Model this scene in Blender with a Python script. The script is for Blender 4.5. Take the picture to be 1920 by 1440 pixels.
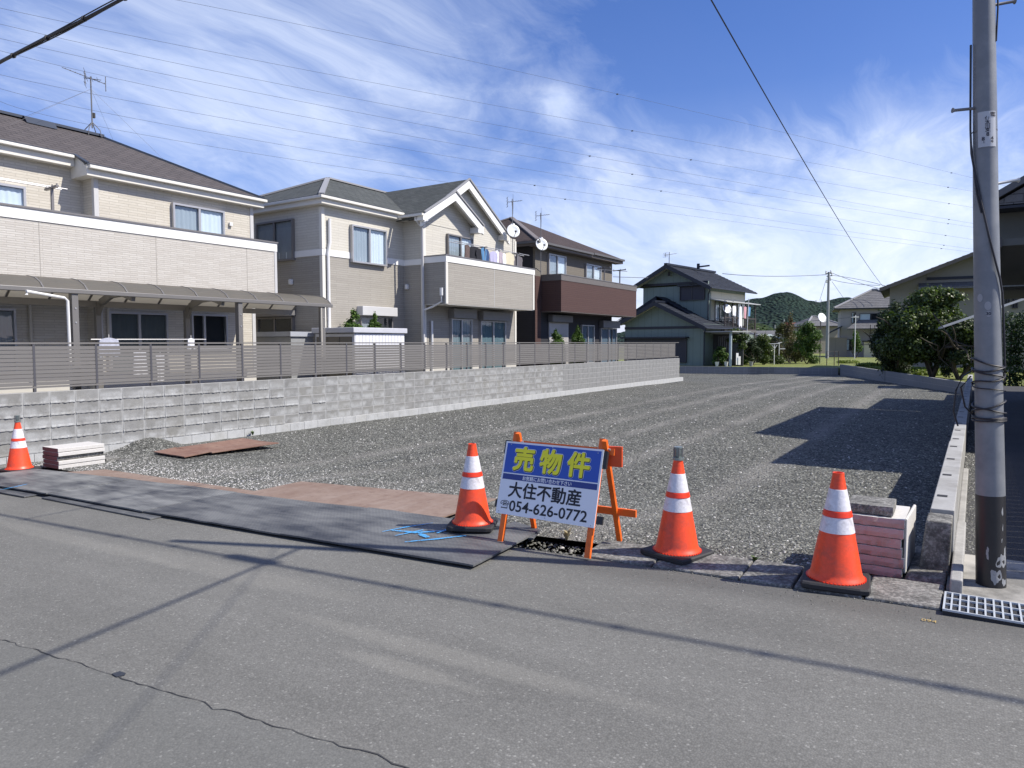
import bpy, math, random
import numpy as np
from mathutils import Vector, Matrix
R = math.radians
random.seed(7); rng = np.random.default_rng(7)
for o in list(bpy.data.objects): bpy.data.objects.remove(o)
sc = bpy.context.scene
col = sc.collection

# ---------------------------------------------------------------- camera
FPX, PITCH, ROLL, YAW = 1339.525, .0571143, -.00193697, .576507
EYE = np.array([0, 0, 1.6])
_h = np.array([-math.sin(YAW)*math.cos(PITCH), math.cos(YAW)*math.cos(PITCH), -math.sin(PITCH)])
_r0 = np.array([math.cos(YAW), math.sin(YAW), 0]); _u0 = np.cross(_r0, _h)
_r = _r0*math.cos(ROLL)+_u0*math.sin(ROLL); _u = -_r0*math.sin(ROLL)+_u0*math.cos(ROLL)
cam = bpy.data.objects.new('camera', bpy.data.cameras.new('camera')); col.objects.link(cam)
cam.data.sensor_width = 36; cam.data.sensor_fit = 'HORIZONTAL'; cam.data.lens = 36*FPX/1920
cam.data.clip_start = .05; cam.data.clip_end = 6000
M = Matrix(((_r[0], _u[0], -_h[0], 0), (_r[1], _u[1], -_h[1], 0), (_r[2], _u[2], -_h[2], 1.6), (0, 0, 0, 1)))
cam.matrix_world = M
sc.camera = cam

# ---------------------------------------------------------------- light
SUN = Vector((1, .34, 1.17)).normalized()
sun_el = math.asin(SUN.z); sun_az = math.atan2(SUN.x, SUN.y)
sl = bpy.data.lights.new('sun', 'SUN'); sl.energy = 4.6; sl.angle = R(.5); sl.color = (1, .94, .85)
so = bpy.data.objects.new('sun', sl); col.objects.link(so)
so.rotation_euler = SUN.to_track_quat('Z', 'Y').to_euler()
sc.view_settings.view_transform = 'Standard'; sc.view_settings.look = 'None'
sc.view_settings.exposure = 0.48; sc.view_settings.gamma = 1; sc.view_settings.use_curve_mapping = False

def pix_dir(px, py): return _h+(px-960)/FPX*_r-(py-720)/FPX*_u
def hX(px, py, X): d = pix_dir(px, py); return EYE+d*(X/d[0])
def hY(px, py, Y): d = pix_dir(px, py); return EYE+d*(Y/d[1])
def hZ(px, py, z): d = pix_dir(px, py); return EYE+d*((z-1.6)/d[2])
def hD(px, py, D): return EYE+pix_dir(px, py)*D

class NT:
    """small node helper"""
    def __init__(s, nt): s.nt = nt; nt.nodes.clear()
    def n(s, t, **k):
        nd = s.nt.nodes.new(t)
        for a, v in k.items():
            if a.startswith('_'): setattr(nd, a[1:], v)
            else: s.set(nd, a, v)
        return nd
    def set(s, nd, a, v):
        i = nd.inputs[int(a[1:])] if (a[0] == 'i' and a[1:].isdigit()) else nd.inputs[a.replace('__', ' ')]
        if isinstance(v, bpy.types.NodeSocket): s.nt.links.new(v, i)
        elif isinstance(v, bpy.types.Node): s.nt.links.new(v.outputs[0], i)
        else: i.default_value = v
    def math(s, op, a, b=0.0, c=0.0, clamp=False):
        nd = s.nt.nodes.new('ShaderNodeMath'); nd.operation = op; nd.use_clamp = clamp
        for k, v in enumerate((a, b, c)):
            s.set(nd, 'i%d' % k, v)
        return nd.outputs[0]
    def vmath(s, op, a, b=(0, 0, 0)):
        nd = s.nt.nodes.new('ShaderNodeVectorMath'); nd.operation = op
        s.set(nd, 'i0', a); s.set(nd, 'i1', b)
        return nd.outputs['Value'] if op in ('DOT_PRODUCT', 'LENGTH', 'DISTANCE') else nd.outputs[0]
    def mix(s, f, a, b, mode='MIX'):
        nd = s.nt.nodes.new('ShaderNodeMix'); nd.data_type = 'RGBA'; nd.blend_type = mode
        s.set(nd, 'i0', f); s.set(nd, 'i6', a); s.set(nd, 'i7', b); return nd.outputs[2]
    def ramp(s, f, stops, interp='LINEAR'):
        nd = s.nt.nodes.new('ShaderNodeValToRGB'); s.set(nd, 'i0', f); cr = nd.color_ramp; cr.interpolation = interp
        while len(cr.elements) < len(stops): cr.elements.new(.5)
        for e, (p, c) in zip(cr.elements, stops):
            e.position = p; e.color = (c, c, c, 1) if not isinstance(c, (tuple, list)) else (*c[:3], 1)
        return nd.outputs[0]
    def noise(s, vec, scale, detail=3, rough=.5, dist=0, out=0):
        nd = s.n('ShaderNodeTexNoise', Vector=vec, Scale=scale, Detail=detail, Roughness=rough, Distortion=dist); return nd.outputs[out]
    def comb(s, x, y, z):
        nd = s.nt.nodes.new('ShaderNodeCombineXYZ'); s.set(nd, 'i0', x); s.set(nd, 'i1', y); s.set(nd, 'i2', z); return nd.outputs[0]
    def sep(s, v):
        nd = s.nt.nodes.new('ShaderNodeSeparateXYZ'); s.set(nd, 'i0', v); return nd.outputs

# ---------------------------------------------------------------- sky
w = bpy.data.worlds.new('World'); sc.world = w; w.use_nodes = True
t = NT(w.node_tree)
sky = t.n('ShaderNodeTexSky', _sky_type='NISHITA', _sun_disc=False, _sun_elevation=sun_el, _sun_rotation=sun_az,
          _altitude=0.0, _air_density=1.0, _dust_density=.35, _ozone_density=2.2)
tc = t.n('ShaderNodeTexCoord')
d = t.vmath('NORMALIZE', tc.outputs['Generated'])
sx, sy, sz = t.sep(d)
zc = t.math('MAXIMUM', sz, 0.0)
den = t.math('ADD', zc, .22)
cu = t.math('DIVIDE', sx, den); cv = t.math('DIVIDE', sy, den)
cp = t.comb(cu, cv, 0.0)
# broad cloud cover, wispy streaks and small flecks, laid out on a cloud sheet overhead
rot = t.n('ShaderNodeMapping', Vector=cp, Rotation=(0, 0, R(-28)), Scale=(1.0, .42, 1)).outputs[0]
warp = t.noise(cp, 1.1, 3, .5, 0, 1)
rotw = t.vmath('ADD', rot, t.vmath('MULTIPLY', warp, (.55, .55, 0)))
n1 = t.noise(rotw, 1.5, 9, .6)
n2 = t.noise(rotw, 4.6, 8, .66)
n3 = t.noise(cp, .7, 3, .5)
def lobe(px, py, sharp):
    v = pix_dir(px, py); v = v/np.linalg.norm(v)
    return t.math('POWER', t.math('MAXIMUM', t.vmath('DOT_PRODUCT', d, tuple(v)), 0.0), sharp)
cov = t.math('ADD', t.math('MULTIPLY', n1, .62), t.math('MULTIPLY', n2, .30))
cov = t.math('ADD', cov, t.math('MULTIPLY', n3, .12))
for (px, py, sh, wt) in [(330, 130, 18, .095), (620, 230, 40, .04), (1420, 500, 40, .27), (1700, 450, 50, .24), (1050, 190, 3000, .16), (1150, 300, 260, .06), (1750, 370, 300, .07), (820, 40, 120, .07), (1130, 420, 90, .10),
                         (760, 330, 330, -.10), (1330, 190, 50, -.13), (1650, 90, 26, -.15), (1230, 60, 120, -.05), (480, 345, 600, -.07), (1650, 545, 260, .05)]:
    cov = t.math('ADD', cov, t.math('MULTIPLY', lobe(px, py, sh), wt))
mask = t.ramp(cov, [(.45, 0), (.56, .26), (.67, .66), (.82, .95)])
# thin veil near the horizon
veil = t.math('MULTIPLY', t.ramp(sz, [(.0, .62), (.12, .34), (.32, .04), (.6, 0)]), t.ramp(n3, [(.3, .5), (.6, 1)]))
mask = t.math('MAXIMUM', mask, veil)
hs = t.n('ShaderNodeHueSaturation', Saturation=1.27, Value=1.0, Color=sky.outputs[0]).outputs[0]
hs = t.mix(1.0, hs, (1.12, .97, 1.30, 1), 'MULTIPLY')
cloud = t.mix(t.ramp(n2, [(.3, 0), (.7, 1)]), (6.0, 7.2, 9.9, 1), (8.6, 9.3, 10.7, 1))
skyc = t.mix(t.math('MULTIPLY', mask, .93), hs, cloud)
bg = t.n('ShaderNodeBackground', Color=skyc, Strength=.085)
out = t.n('ShaderNodeOutputWorld', Surface=bg)
w.node_tree.nodes[-1].is_active_output = True

# ---------------------------------------------------------------- helpers: objects
def tagp(o, label=None, cat=None, group=None, kind=None):
    if label: o['label'] = label
    if cat: o['category'] = cat
    if group: o['group'] = group
    if kind: o['kind'] = kind
    return o
ROOTM = {}
def thing(name, label, cat, loc, group=None, rot=0.0, kind=None):
    o = bpy.data.objects.new(name, None); col.objects.link(o)
    o.location = loc; o.rotation_euler = (0, 0, rot); o.empty_display_size = .2
    ROOTM[o.name] = np.linalg.inv(np.array(Matrix.Translation(Vector([float(a) for a in loc])) @ Matrix.Rotation(rot, 4, 'Z')))
    return tagp(o, label, cat, group, kind)
def rootmat(p):
    while p is not None:
        if p.name in ROOTM: return ROOTM[p.name]
        p = p.parent
    return None
def mesh_np(name, V, F, mats, parent=None, mi=None, smooth=False):
    """V (n,3) world coordinates; F list of tuples or (m,k) array"""
    V = np.asarray(V, float)
    rm = rootmat(parent) if parent is not None else None
    if rm is not None: V = V @ rm[:3, :3].T + rm[:3, 3]
    me = bpy.data.meshes.new(name)
    if isinstance(F, np.ndarray):
        k = F.shape[1]; m = len(F)
        me.vertices.add(len(V)); me.vertices.foreach_set('co', V.astype(np.float32).ravel())
        me.loops.add(m*k); me.loops.foreach_set('vertex_index', F.astype(np.int32).ravel())
        me.polygons.add(m); me.polygons.foreach_set('loop_start', np.arange(0, m*k, k, dtype=np.int32))
        me.polygons.foreach_set('loop_total', np.full(m, k, dtype=np.int32))
        me.update(calc_edges=True)
    else:
        me.from_pydata([tuple(v) for v in V], [], F)
    for m_ in (mats if isinstance(mats, (list, tuple)) else [mats]): me.materials.append(m_)
    if mi is not None: me.polygons.foreach_set('material_index', np.asarray(mi, dtype=np.int32))
    if smooth: me.polygons.foreach_set('use_smooth', np.ones(len(me.polygons), dtype=bool))
    me.update()
    o = bpy.data.objects.new(name, me); col.objects.link(o)
    if parent is not None: o.parent = parent
    return o
class MB:
    def __init__(s): s.v = []; s.f = []; s.mi = []; s.sm = False
    def face(s, pts, m=0):
        b = len(s.v); s.v += [tuple(p) for p in pts]; s.f.append(tuple(range(b, b+len(pts)))); s.mi.append(m); return s
    def box(s, x0, x1, y0, y1, z0, z1, m=0):
        return s.hexa([(x0, y0, z0), (x1, y0, z0), (x1, y1, z0), (x0, y1, z0), (x0, y0, z1), (x1, y0, z1), (x1, y1, z1), (x0, y1, z1)], m)
    def hexa(s, p, m=0):
        b = len(s.v); s.v += [tuple(q) for q in p]
        for f in ((0, 3, 2, 1), (4, 5, 6, 7), (0, 1, 5, 4), (1, 2, 6, 5), (2, 3, 7, 6), (3, 0, 4, 7)):
            s.f.append(tuple(b+i for i in f)); s.mi.append(m)
        return s
    def obox(s, o, U, V, W, m=0):
        """box from corner o with edge vectors"""
        o, U, V, W = (np.array(q, float) for q in (o, U, V, W))
        return s.hexa([o, o+U, o+U+V, o+V, o+W, o+U+W, o+U+V+W, o+V+W], m)
    def bar(s, a, b, w, h=None, up=(0, 0, 1), m=0):
        """square bar from a to b"""
        a, b = np.array(a, float), np.array(b, float); h = h or w
        d = b-a; d /= np.linalg.norm(d); up = np.array(up, float)
        if abs(d@up) > .98: up = np.array([0, 1., 0])
        sx = np.cross(d, up); sx /= np.linalg.norm(sx); sy = np.cross(sx, d)
        p = []
        for q in (a, b):
            for (i, j) in ((-1, -1), (1, -1), (1, 1), (-1, 1)): p.append(q+sx*i*w/2+sy*j*h/2)
        b0 = len(s.v); s.v += [tuple(q) for q in p]
        for f in ((0, 1, 2, 3), (7, 6, 5, 4), (0, 4, 5, 1), (1, 5, 6, 2), (2, 6, 7, 3), (3, 7, 4, 0)):
            s.f.append(tuple(b0+i for i in f)); s.mi.append(m)
        return s
    def tube(s, pts, r, n=6, m=0, caps=True):
        pts = [np.array(p, float) for p in pts]; b0 = len(s.v); k = len(pts)
        rr = r if isinstance(r, (list, tuple)) else [r]*k
        ref = np.array([0, 0, 1.])
        for i, p in enumerate(pts):
            d = pts[min(i+1, k-1)]-pts[max(i-1, 0)]; d /= (np.linalg.norm(d)+1e-9)
            up = ref if abs(d@ref) < .95 else np.array([0, 1., 0])
            a = np.cross(d, up); a /= np.linalg.norm(a); c = np.cross(a, d)
            for j in range(n):
                t_ = 2*math.pi*j/n; s.v.append(tuple(p+rr[i]*(math.cos(t_)*a+math.sin(t_)*c)))
        for i in range(k-1):
            for j in range(n):
                a_, b_ = b0+i*n+j, b0+i*n+(j+1) % n
                s.f.append((a_, b_, b_+n, a_+n)); s.mi.append(m)
        if caps:
            s.f.append(tuple(b0+j for j in range(n))[::-1]); s.mi.append(m)
            s.f.append(tuple(b0+(k-1)*n+j for j in range(n))); s.mi.append(m)
        return s
    def lathe(s, c, prof, n=24, m=0):
        """prof: (r,z) list, ms may be a list per segment"""
        b0 = len(s.v)
        for (r, z) in prof:
            for j in range(n):
                a = 2*math.pi*j/n; s.v.append((c[0]+r*math.cos(a), c[1]+r*math.sin(a), c[2]+z))
        for i in range(len(prof)-1):
            for j in range(n):
                a_, b_ = b0+i*n+j, b0+i*n+(j+1) % n
                s.f.append((a_, b_, b_+n, a_+n)); s.mi.append(m[i] if isinstance(m, (list, tuple)) else m)
        return s
    def extr(s, prof, axis, a0, a1, m=0):
        """closed profile (list of 2D) extruded along an axis; profile is in the two other axes in order"""
        def P(p, a): q = list(p); q.insert(axis, a); return tuple(q)
        n = len(prof); b0 = len(s.v)
        s.v += [P(p, a0) for p in prof]+[P(p, a1) for p in prof]
        for i in range(n):
            j = (i+1) % n; s.f.append((b0+i, b0+j, b0+n+j, b0+n+i)); s.mi.append(m)
        s.f.append(tuple(b0+i for i in range(n))[::-1]); s.mi.append(m)
        s.f.append(tuple(b0+n+i for i in range(n))); s.mi.append(m)
        return s
    def slab(s, pts, th, m=0, m2=None):
        """plate with polygon top pts (3D), thickness th downward along z"""
        n = len(pts); b0 = len(s.v)
        s.v += [tuple(p) for p in pts]+[(p[0], p[1], p[2]-th) for p in pts]
        s.f.append(tuple(b0+i for i in range(n))); s.mi.append(m)
        s.f.append(tuple(b0+n+i for i in range(n))[::-1]); s.mi.append(m if m2 is None else m2)
        for i in range(n):
            j = (i+1) % n; s.f.append((b0+i, b0+n+i, b0+n+j, b0+j)); s.mi.append(m if m2 is None else m2)
        return s
    def build(s, name, mats, parent=None, label=None, smooth=False, kind=None, bevel=0, cat=None, group=None):
        o = mesh_np(name, s.v, s.f, mats, parent, s.mi, smooth)
        if bevel:
            md = o.modifiers.new('b', 'BEVEL'); md.width = bevel; md.segments = 2; md.limit_method = 'ANGLE'
        if smooth:
            try: o.data.set_sharp_from_angle(angle=R(40))
            except Exception: pass
        return tagp(o, label, cat, group, kind)
def cp_tree(o, parent=None):
    c = o.copy(); col.objects.link(c); c.parent = parent
    for ch in list(o.children): cp_tree(ch, c)
    return c

# ---------------------------------------------------------------- helpers: materials
MC = {}
def mat(name, base, rough=.7, var=.12, scale=6., bump=0, bscale=80., metal=0, spec=.5, rnd=0, coat=0, dirt=None, dscale=1.2, dcov=.55, grime=0):
    """painted / plain surface with soft tone variation, optional dirt patches and fine bump"""
    if name in MC: return MC[name]
    m = bpy.data.materials.new(name); m.use_nodes = True; t = NT(m.node_tree)
    tc = t.n('ShaderNodeTexCoord'); v = tc.outputs['Object']
    if rnd:
        oi = t.n('ShaderNodeObjectInfo'); v = t.vmath('ADD', v, t.vmath('MULTIPLY', t.comb(oi.outputs['Random'], oi.outputs['Random'], oi.outputs['Random']), (37, 23, 51)))
    nz = t.noise(v, scale, 4, .6)
    c = t.mix(nz, tuple(b*(1-var) for b in base)+(1,), tuple(min(1, b*(1+var)) for b in base)+(1,))
    if rnd:
        k = t.math('ADD', t.math('MULTIPLY', oi.outputs['Random'], 2*rnd), 1-rnd)
        c = t.mix(1.0, c, t.comb(k, k, k), 'MULTIPLY')
    if dirt:
        dn = t.ramp(t.noise(v, dscale, 6, .65), [(dcov-.1, 0), (dcov+.12, 1)])
        c = t.mix(dn, c, (*dirt, 1))
    if grime:
        g2 = t.ramp(t.noise(v, 40, 3, .7), [(.45, 1-grime), (.62, 1)])
        c = t.mix(1.0, c, g2, 'MULTIPLY')
    p = t.n('ShaderNodeBsdfPrincipled', Base__Color=c, Roughness=rough, Metallic=metal)
    p.inputs['Specular IOR Level'].default_value = spec
    if coat: p.inputs['Coat Weight'].default_value = coat
    if bump:
        bn = t.n('ShaderNodeBump', Strength=bump, Distance=.004, Height=t.noise(v, bscale, 3, .6)); t.set(p, 'Normal', bn)
    t.n('ShaderNodeOutputMaterial', Surface=p); MC[name] = m
    return m
def siding(name, c1, c2, cm, bw=.32, bh=.055, mortar=.005, bump=.6, var=.15, rough=.75, seam=0, speck=0):
    """cladding boards in courses; u runs along the wall, v up it"""
    m = bpy.data.materials.new(name); m.use_nodes = True; t = NT(m.node_tree)
    tc = t.n('ShaderNodeTexCoord'); x, y, z = t.sep(tc.outputs['Object'])
    u = t.math('ADD', x, y); v = t.comb(u, z, 0.0)
    b = t.n('ShaderNodeTexBrick', Vector=v, Color1=(*c1, 1), Color2=(*c2, 1), Mortar=(*cm, 1), Scale=1.0)
    b.offset = .5; b.inputs['Mortar Size'].default_value = mortar; b.inputs['Mortar Smooth'].default_value = .4
    b.inputs['Brick Width'].default_value = bw; b.inputs['Row Height'].default_value = bh; b.inputs['Bias'].default_value = 0
    nz = t.noise(v, 3.0, 5, .6); c = t.mix(t.math('MULTIPLY', nz, var*2), b.outputs['Color'], t.mix(1.0, b.outputs['Color'], (.72, .70, .66, 1), 'MULTIPLY'))
    str_ = t.noise(t.comb(t.math('MULTIPLY', u, 9), t.math('MULTIPLY', z, 60), 0.0), 1.0, 3, .7)
    c = t.mix(t.math('MULTIPLY', t.ramp(str_, [(.4, 0), (.75, 1)]), .3), c, (*[q*.55 for q in c1], 1))
    if seam:
        s_ = t.math('LESS_THAN', t.math('ABSOLUTE', t.math('SUBTRACT', t.math('PINGPONG', u, seam), 0.0)), .006)
        c = t.mix(s_, c, (*[q*.45 for q in cm], 1))
    bump = bump*.45
    hgt = t.math('ADD', t.math('MULTIPLY', t.math('SUBTRACT', 1.0, b.outputs['Fac']), 1.0), t.math('MULTIPLY', str_, .5))
    bp = t.n('ShaderNodeBump', Strength=bump, Distance=.012, Height=hgt)
    p = t.n('ShaderNodeBsdfPrincipled', Base__Color=c, Roughness=rough, Normal=bp); p.inputs['Specular IOR Level'].default_value = .3
    t.n('ShaderNodeOutputMaterial', Surface=p); return m
def roofmat(name, c1, c2, cm, bw=.3, bh=.085, var=.25):
    m = bpy.data.materials.new(name); m.use_nodes = True; t = NT(m.node_tree)
    tc = t.n('ShaderNodeTexCoord'); x, y, z = t.sep(tc.outputs['Object'])
    g = t.n('ShaderNodeNewGeometry'); nx, ny, nzz = t.sep(g.outputs['True Normal'])
    f = t.math('GREATER_THAN', t.math('ABSOLUTE', nx), t.math('ABSOLUTE', ny))
    u = t.math('ADD', t.math('MULTIPLY', f, y), t.math('MULTIPLY', t.math('SUBTRACT', 1.0, f), x))
    v = t.comb(u, z, 0.0)
    b = t.n('ShaderNodeTexBrick', Vector=v, Color1=(*c1, 1), Color2=(*c2, 1), Mortar=(*cm, 1), Scale=1.0)
    b.inputs['Mortar Size'].default_value = .008; b.inputs['Mortar Smooth'].default_value = .5
    b.inputs['Brick Width'].default_value = bw; b.inputs['Row Height'].default_value = bh
    nz = t.noise(tc.outputs['Object'], 2.2, 6, .65)
    c = t.mix(t.math('MULTIPLY', nz, var*2), b.outputs['Color'], (*[q*.6 for q in c1], 1))
    sp = t.noise(tc.outputs['Object'], 45, 2, .7); c = t.mix(t.math('MULTIPLY', t.ramp(sp, [(.35, 1), (.6, 0)]), .35), c, (*[q*.5 for q in c1], 1))
    bp = t.n('ShaderNodeBump', Strength=.8, Distance=.02, Height=t.math('SUBTRACT', 1.0, b.outputs['Fac']))
    p = t.n('ShaderNodeBsdfPrincipled', Base__Color=c, Roughness=.82, Normal=bp); p.inputs['Specular IOR Level'].default_value = .25
    t.n('ShaderNodeOutputMaterial', Surface=p); return m
def glassmat():
    m = bpy.data.materials.new('window_glass'); m.use_nodes = True; t = NT(m.node_tree)
    fr = t.n('ShaderNodeLayerWeight', Blend=.5); tcn = t.n('ShaderNodeTexCoord')
    bp = t.n('ShaderNodeBump', Strength=.08, Distance=.02, Height=t.noise(tcn.outputs['Object'], 2.5, 2, .5))
    gl = t.n('ShaderNodeBsdfGlossy', Color=(.95, .97, 1, 1), Roughness=.015, Normal=bp)
    tr = t.n('ShaderNodeBsdfTransparent', Color=(.84, .90, .93, 1))
    f = t.math('ADD', t.math('MULTIPLY', t.math('POWER', fr.outputs['Facing'], 4.0), .9), .06, clamp=True)
    mx = t.n('ShaderNodeMixShader', i0=f, i1=tr.outputs[0], i2=gl.outputs[0]); t.n('ShaderNodeOutputMaterial', Surface=mx); return m
def leafmat(name, dark, light, rough=.55, trans=.25):
    m = bpy.data.materials.new(name); m.use_nodes = True; t = NT(m.node_tree)
    g = t.n('ShaderNodeNewGeometry'); tc = t.n('ShaderNodeTexCoord')
    nz = t.noise(tc.outputs['Object'], 1.6, 3, .6)
    f = t.math('ADD', t.math('MULTIPLY', g.outputs['Random Per Island'], .65), t.math('MULTIPLY', t.math('SUBTRACT', nz, .5), .9), clamp=True)
    c = t.mix(f, (*dark, 1), (*light, 1))
    p = t.n('ShaderNodeBsdfPrincipled', Base__Color=c, Roughness=rough); p.inputs['Specular IOR Level'].default_value = .35
    tl = t.n('ShaderNodeBsdfTranslucent', Color=t.mix(1.0, c, (1.3, 1.5, .5, 1), 'MULTIPLY'))
    mx = t.n('ShaderNodeMixShader', i0=trans, i1=p.outputs[0], i2=tl.outputs[0]); t.n('ShaderNodeOutputMaterial', Surface=mx); return m

# ---------------------------------------------------------------- noise on the CPU
def vn(x, y, s=0):
    """value noise 0..1 for arrays"""
    x = np.asarray(x, float); y = np.asarray(y, float)
    xi = np.floor(x).astype(np.int64); yi = np.floor(y).astype(np.int64); xf = x-xi; yf = y-yi
    xf = xf*xf*(3-2*xf); yf = yf*yf*(3-2*yf)
    def hsh(a, b):
        n = (a*374761393+b*668265263+s*1442695041) & 0xffffffff
        n = ((n ^ (n >> 13))*1274126177) & 0xffffffff
        return ((n ^ (n >> 16)) & 0xffff)/65535.0
    return (hsh(xi, yi)*(1-xf)+hsh(xi+1, yi)*xf)*(1-yf)+(hsh(xi, yi+1)*(1-xf)+hsh(xi+1, yi+1)*xf)*yf
def fbm(x, y, s=0, o=4):
    a = 0; k = .5
    for i in range(o): a = a+k*vn(x*2**i+i*17.3, y*2**i-i*9.1, s+i); k *= .5
    return a
def zr(x): return .1+.027*np.clip(x, -14, .35)                      # the road falls away to one side
MND = hZ(275, 848, -.3)
def zl(x, y):
    f = np.clip((y-5.05)/3.6, 0, 1); f = f*f*(3-2*f)
    z = (1-f)*(zr(x)-.015)+f*(-.3)
    r2 = ((x-MND[0]-.1)**2/.16+(y-MND[1])**2/.22)
    z = z+.21*np.exp(-r2)+.05*np.exp(-((x+11.6)**2/.5+(y-7.6)**2/3))
    z = z-.06*np.exp(-np.clip(x+12.9, 0, 9)/.5)*(1-np.exp(-r2))
    z = z+.035*(fbm(x*.9, y*.6, 3)-.5)+.02*(fbm(x*3, y*3, 5)-.5)
    z = z-.013*np.clip(y-30, 0, 40)
    # ruts that run up the plot
    for c, a in ((-8.9, .012), (-7.5, .014), (-6.3, .012), (-4.9, .012)):
        z = z-a*np.exp(-((x-c-.25*np.sin(y*.14))/.16)**2)
    return z
def grid(name, x0, x1, y0, y1, nx, ny, zf, m, ypow=1.0, **k):
    X = np.linspace(x0, x1, nx); Y = y0+(y1-y0)*np.linspace(0, 1, ny)**ypow
    gx, gy = np.meshgrid(X, Y); gz = zf(gx, gy)+0*gx
    V = np.stack([gx.ravel(), gy.ravel(), gz.ravel()], 1)
    i = np.arange(nx-1)[None, :]+nx*np.arange(ny-1)[:, None]; i = i.ravel()
    F = np.stack([i, i+1, i+1+nx, i+nx], 1)
    return tagp(mesh_np(name, V, F, m, smooth=True), **k)

# ---------------------------------------------------------------- ground materials
def m_asphalt(name, base, seam=None, big=.30, wet=None):
    m = bpy.data.materials.new(name); m.use_nodes = True; t = NT(m.node_tree)
    tc = t.n('ShaderNodeTexCoord'); v = tc.outputs['Object']; x, y, z = t.sep(v)
    n1 = t.noise(v, .55, 5, .6); n2 = t.noise(v, 3.2, 5, .65); n3 = t.noise(v, 130, 2, .8); n4 = t.noise(v, 26, 3, .6)
    st = t.noise(t.comb(t.math('MULTIPLY', x, .30), t.math('MULTIPLY', y, 2.2), 0.0), 1.0, 4, .55)   # traffic-worn bands along the road
    k = t.math('ADD', t.math('ADD', t.math('MULTIPLY', n1, big), t.math('MULTIPLY', n2, .14)), t.math('MULTIPLY', st, .38))
    k = t.math('ADD', k, t.math('ADD', .29, t.math('MULTIPLY', n4, .16)))
    c = t.mix(1.0, (*base, 1), t.comb(k, k, k), 'MULTIPLY')
    vo = t.n('ShaderNodeTexVoronoi', Vector=v, Scale=105.0)
    cr, cg, cb = t.sep(vo.outputs['Color'])
    stone = t.ramp(cr, [(.0, .84), (.35, .95), (.8, 1.04), (.96, 1.14), (.994, 1.6)])
    edge = t.ramp(vo.outputs['Distance'], [(.35, 1), (.75, .82)])
    c = t.mix(1.0, t.mix(1.0, c, stone, 'MULTIPLY'), edge, 'MULTIPLY')
    if seam:
        e_ = t.math('ADD', t.math('MULTIPLY', t.math('SUBTRACT', y, 3.75), 1.15), t.math('MULTIPLY', t.math('SUBTRACT', n1, .5), .9))
        e_ = t.math('MULTIPLY', t.ramp(e_, [(.35, 0), (.8, 1)]), t.ramp(t.math('ADD', t.math('MULTIPLY', x, .1), 1.0), [(.62, 0), (.78, 1)]))
        c = t.mix(t.math('MULTIPLY', e_, .5), c, (base[0]*.34, base[1]*.34, base[2]*.35, 1))
        (ax, ay), (bx, by) = seam; L = math.hypot(bx-ax, by-ay); nx, ny = (by-ay)/L, -(bx-ax)/L
        s_ = t.math('ADD', t.math('ADD', t.math('MULTIPLY', x, nx), t.math('MULTIPLY', y, ny)), -(ax*nx+ay*ny))
        s_ = t.math('ADD', s_, t.math('MULTIPLY', t.math('SUBTRACT', n2, .5), .05))
        c = t.mix(t.math('MULTIPLY', t.math('GREATER_THAN', s_, 0.0), .30), c, (base[0]*.50, base[1]*.53, base[2]*.55, 1))
    if wet:
        for (px_, py_, rx, ry, a) in wet:
            q = t.math('ADD', t.math('POWER', t.math('ABSOLUTE', t.math('DIVIDE', t.math('SUBTRACT', x, px_), rx)), 2.0), t.math('POWER', t.math('ABSOLUTE', t.math('DIVIDE', t.math('SUBTRACT', y, py_), ry)), 2.0))
            q = t.math('ADD', q, t.math('MULTIPLY', t.math('SUBTRACT', n2, .5), 1.6))
            c = t.mix(t.math('MULTIPLY', t.ramp(q, [(.3, 1), (1.3, 0)]), a), c, (base[0]*1.8, base[1]*1.75, base[2]*1.65, 1))
    bh = t.math('ADD', t.math('MULTIPLY', t.math('SUBTRACT', 1.0, vo.outputs['Distance']), .9), t.math('MULTIPLY', n3, .35))
    bp = t.n('ShaderNodeBump', Strength=.35, Distance=.004, Height=bh)
    p = t.n('ShaderNodeBsdfPrincipled', Base__Color=c, Roughness=.86, Normal=bp); p.inputs['Specular IOR Level'].default_value = .35
    t.n('ShaderNodeOutputMaterial', Surface=p); return m
s0, s1 = hZ(0, 1192, 0), hZ(690, 1440, 0)
M_ROAD = m_asphalt('asphalt', (.205, .203, .186), seam=((s0[0], s0[1]), (s1[0], s1[1])),
                   wet=[(hZ(760, 1270, 0)[0], hZ(760, 1270, 0)[1], .5, .08, .16), (-4.6, 3.1, 1.6, .16, .12), (-2.2, 2.75, 1.3, .10, .14), (-6.6, 3.0, 1.8, .12, .12)])
M_PARK = m_asphalt('dark_asphalt', (.075, .075, .078))
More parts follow.
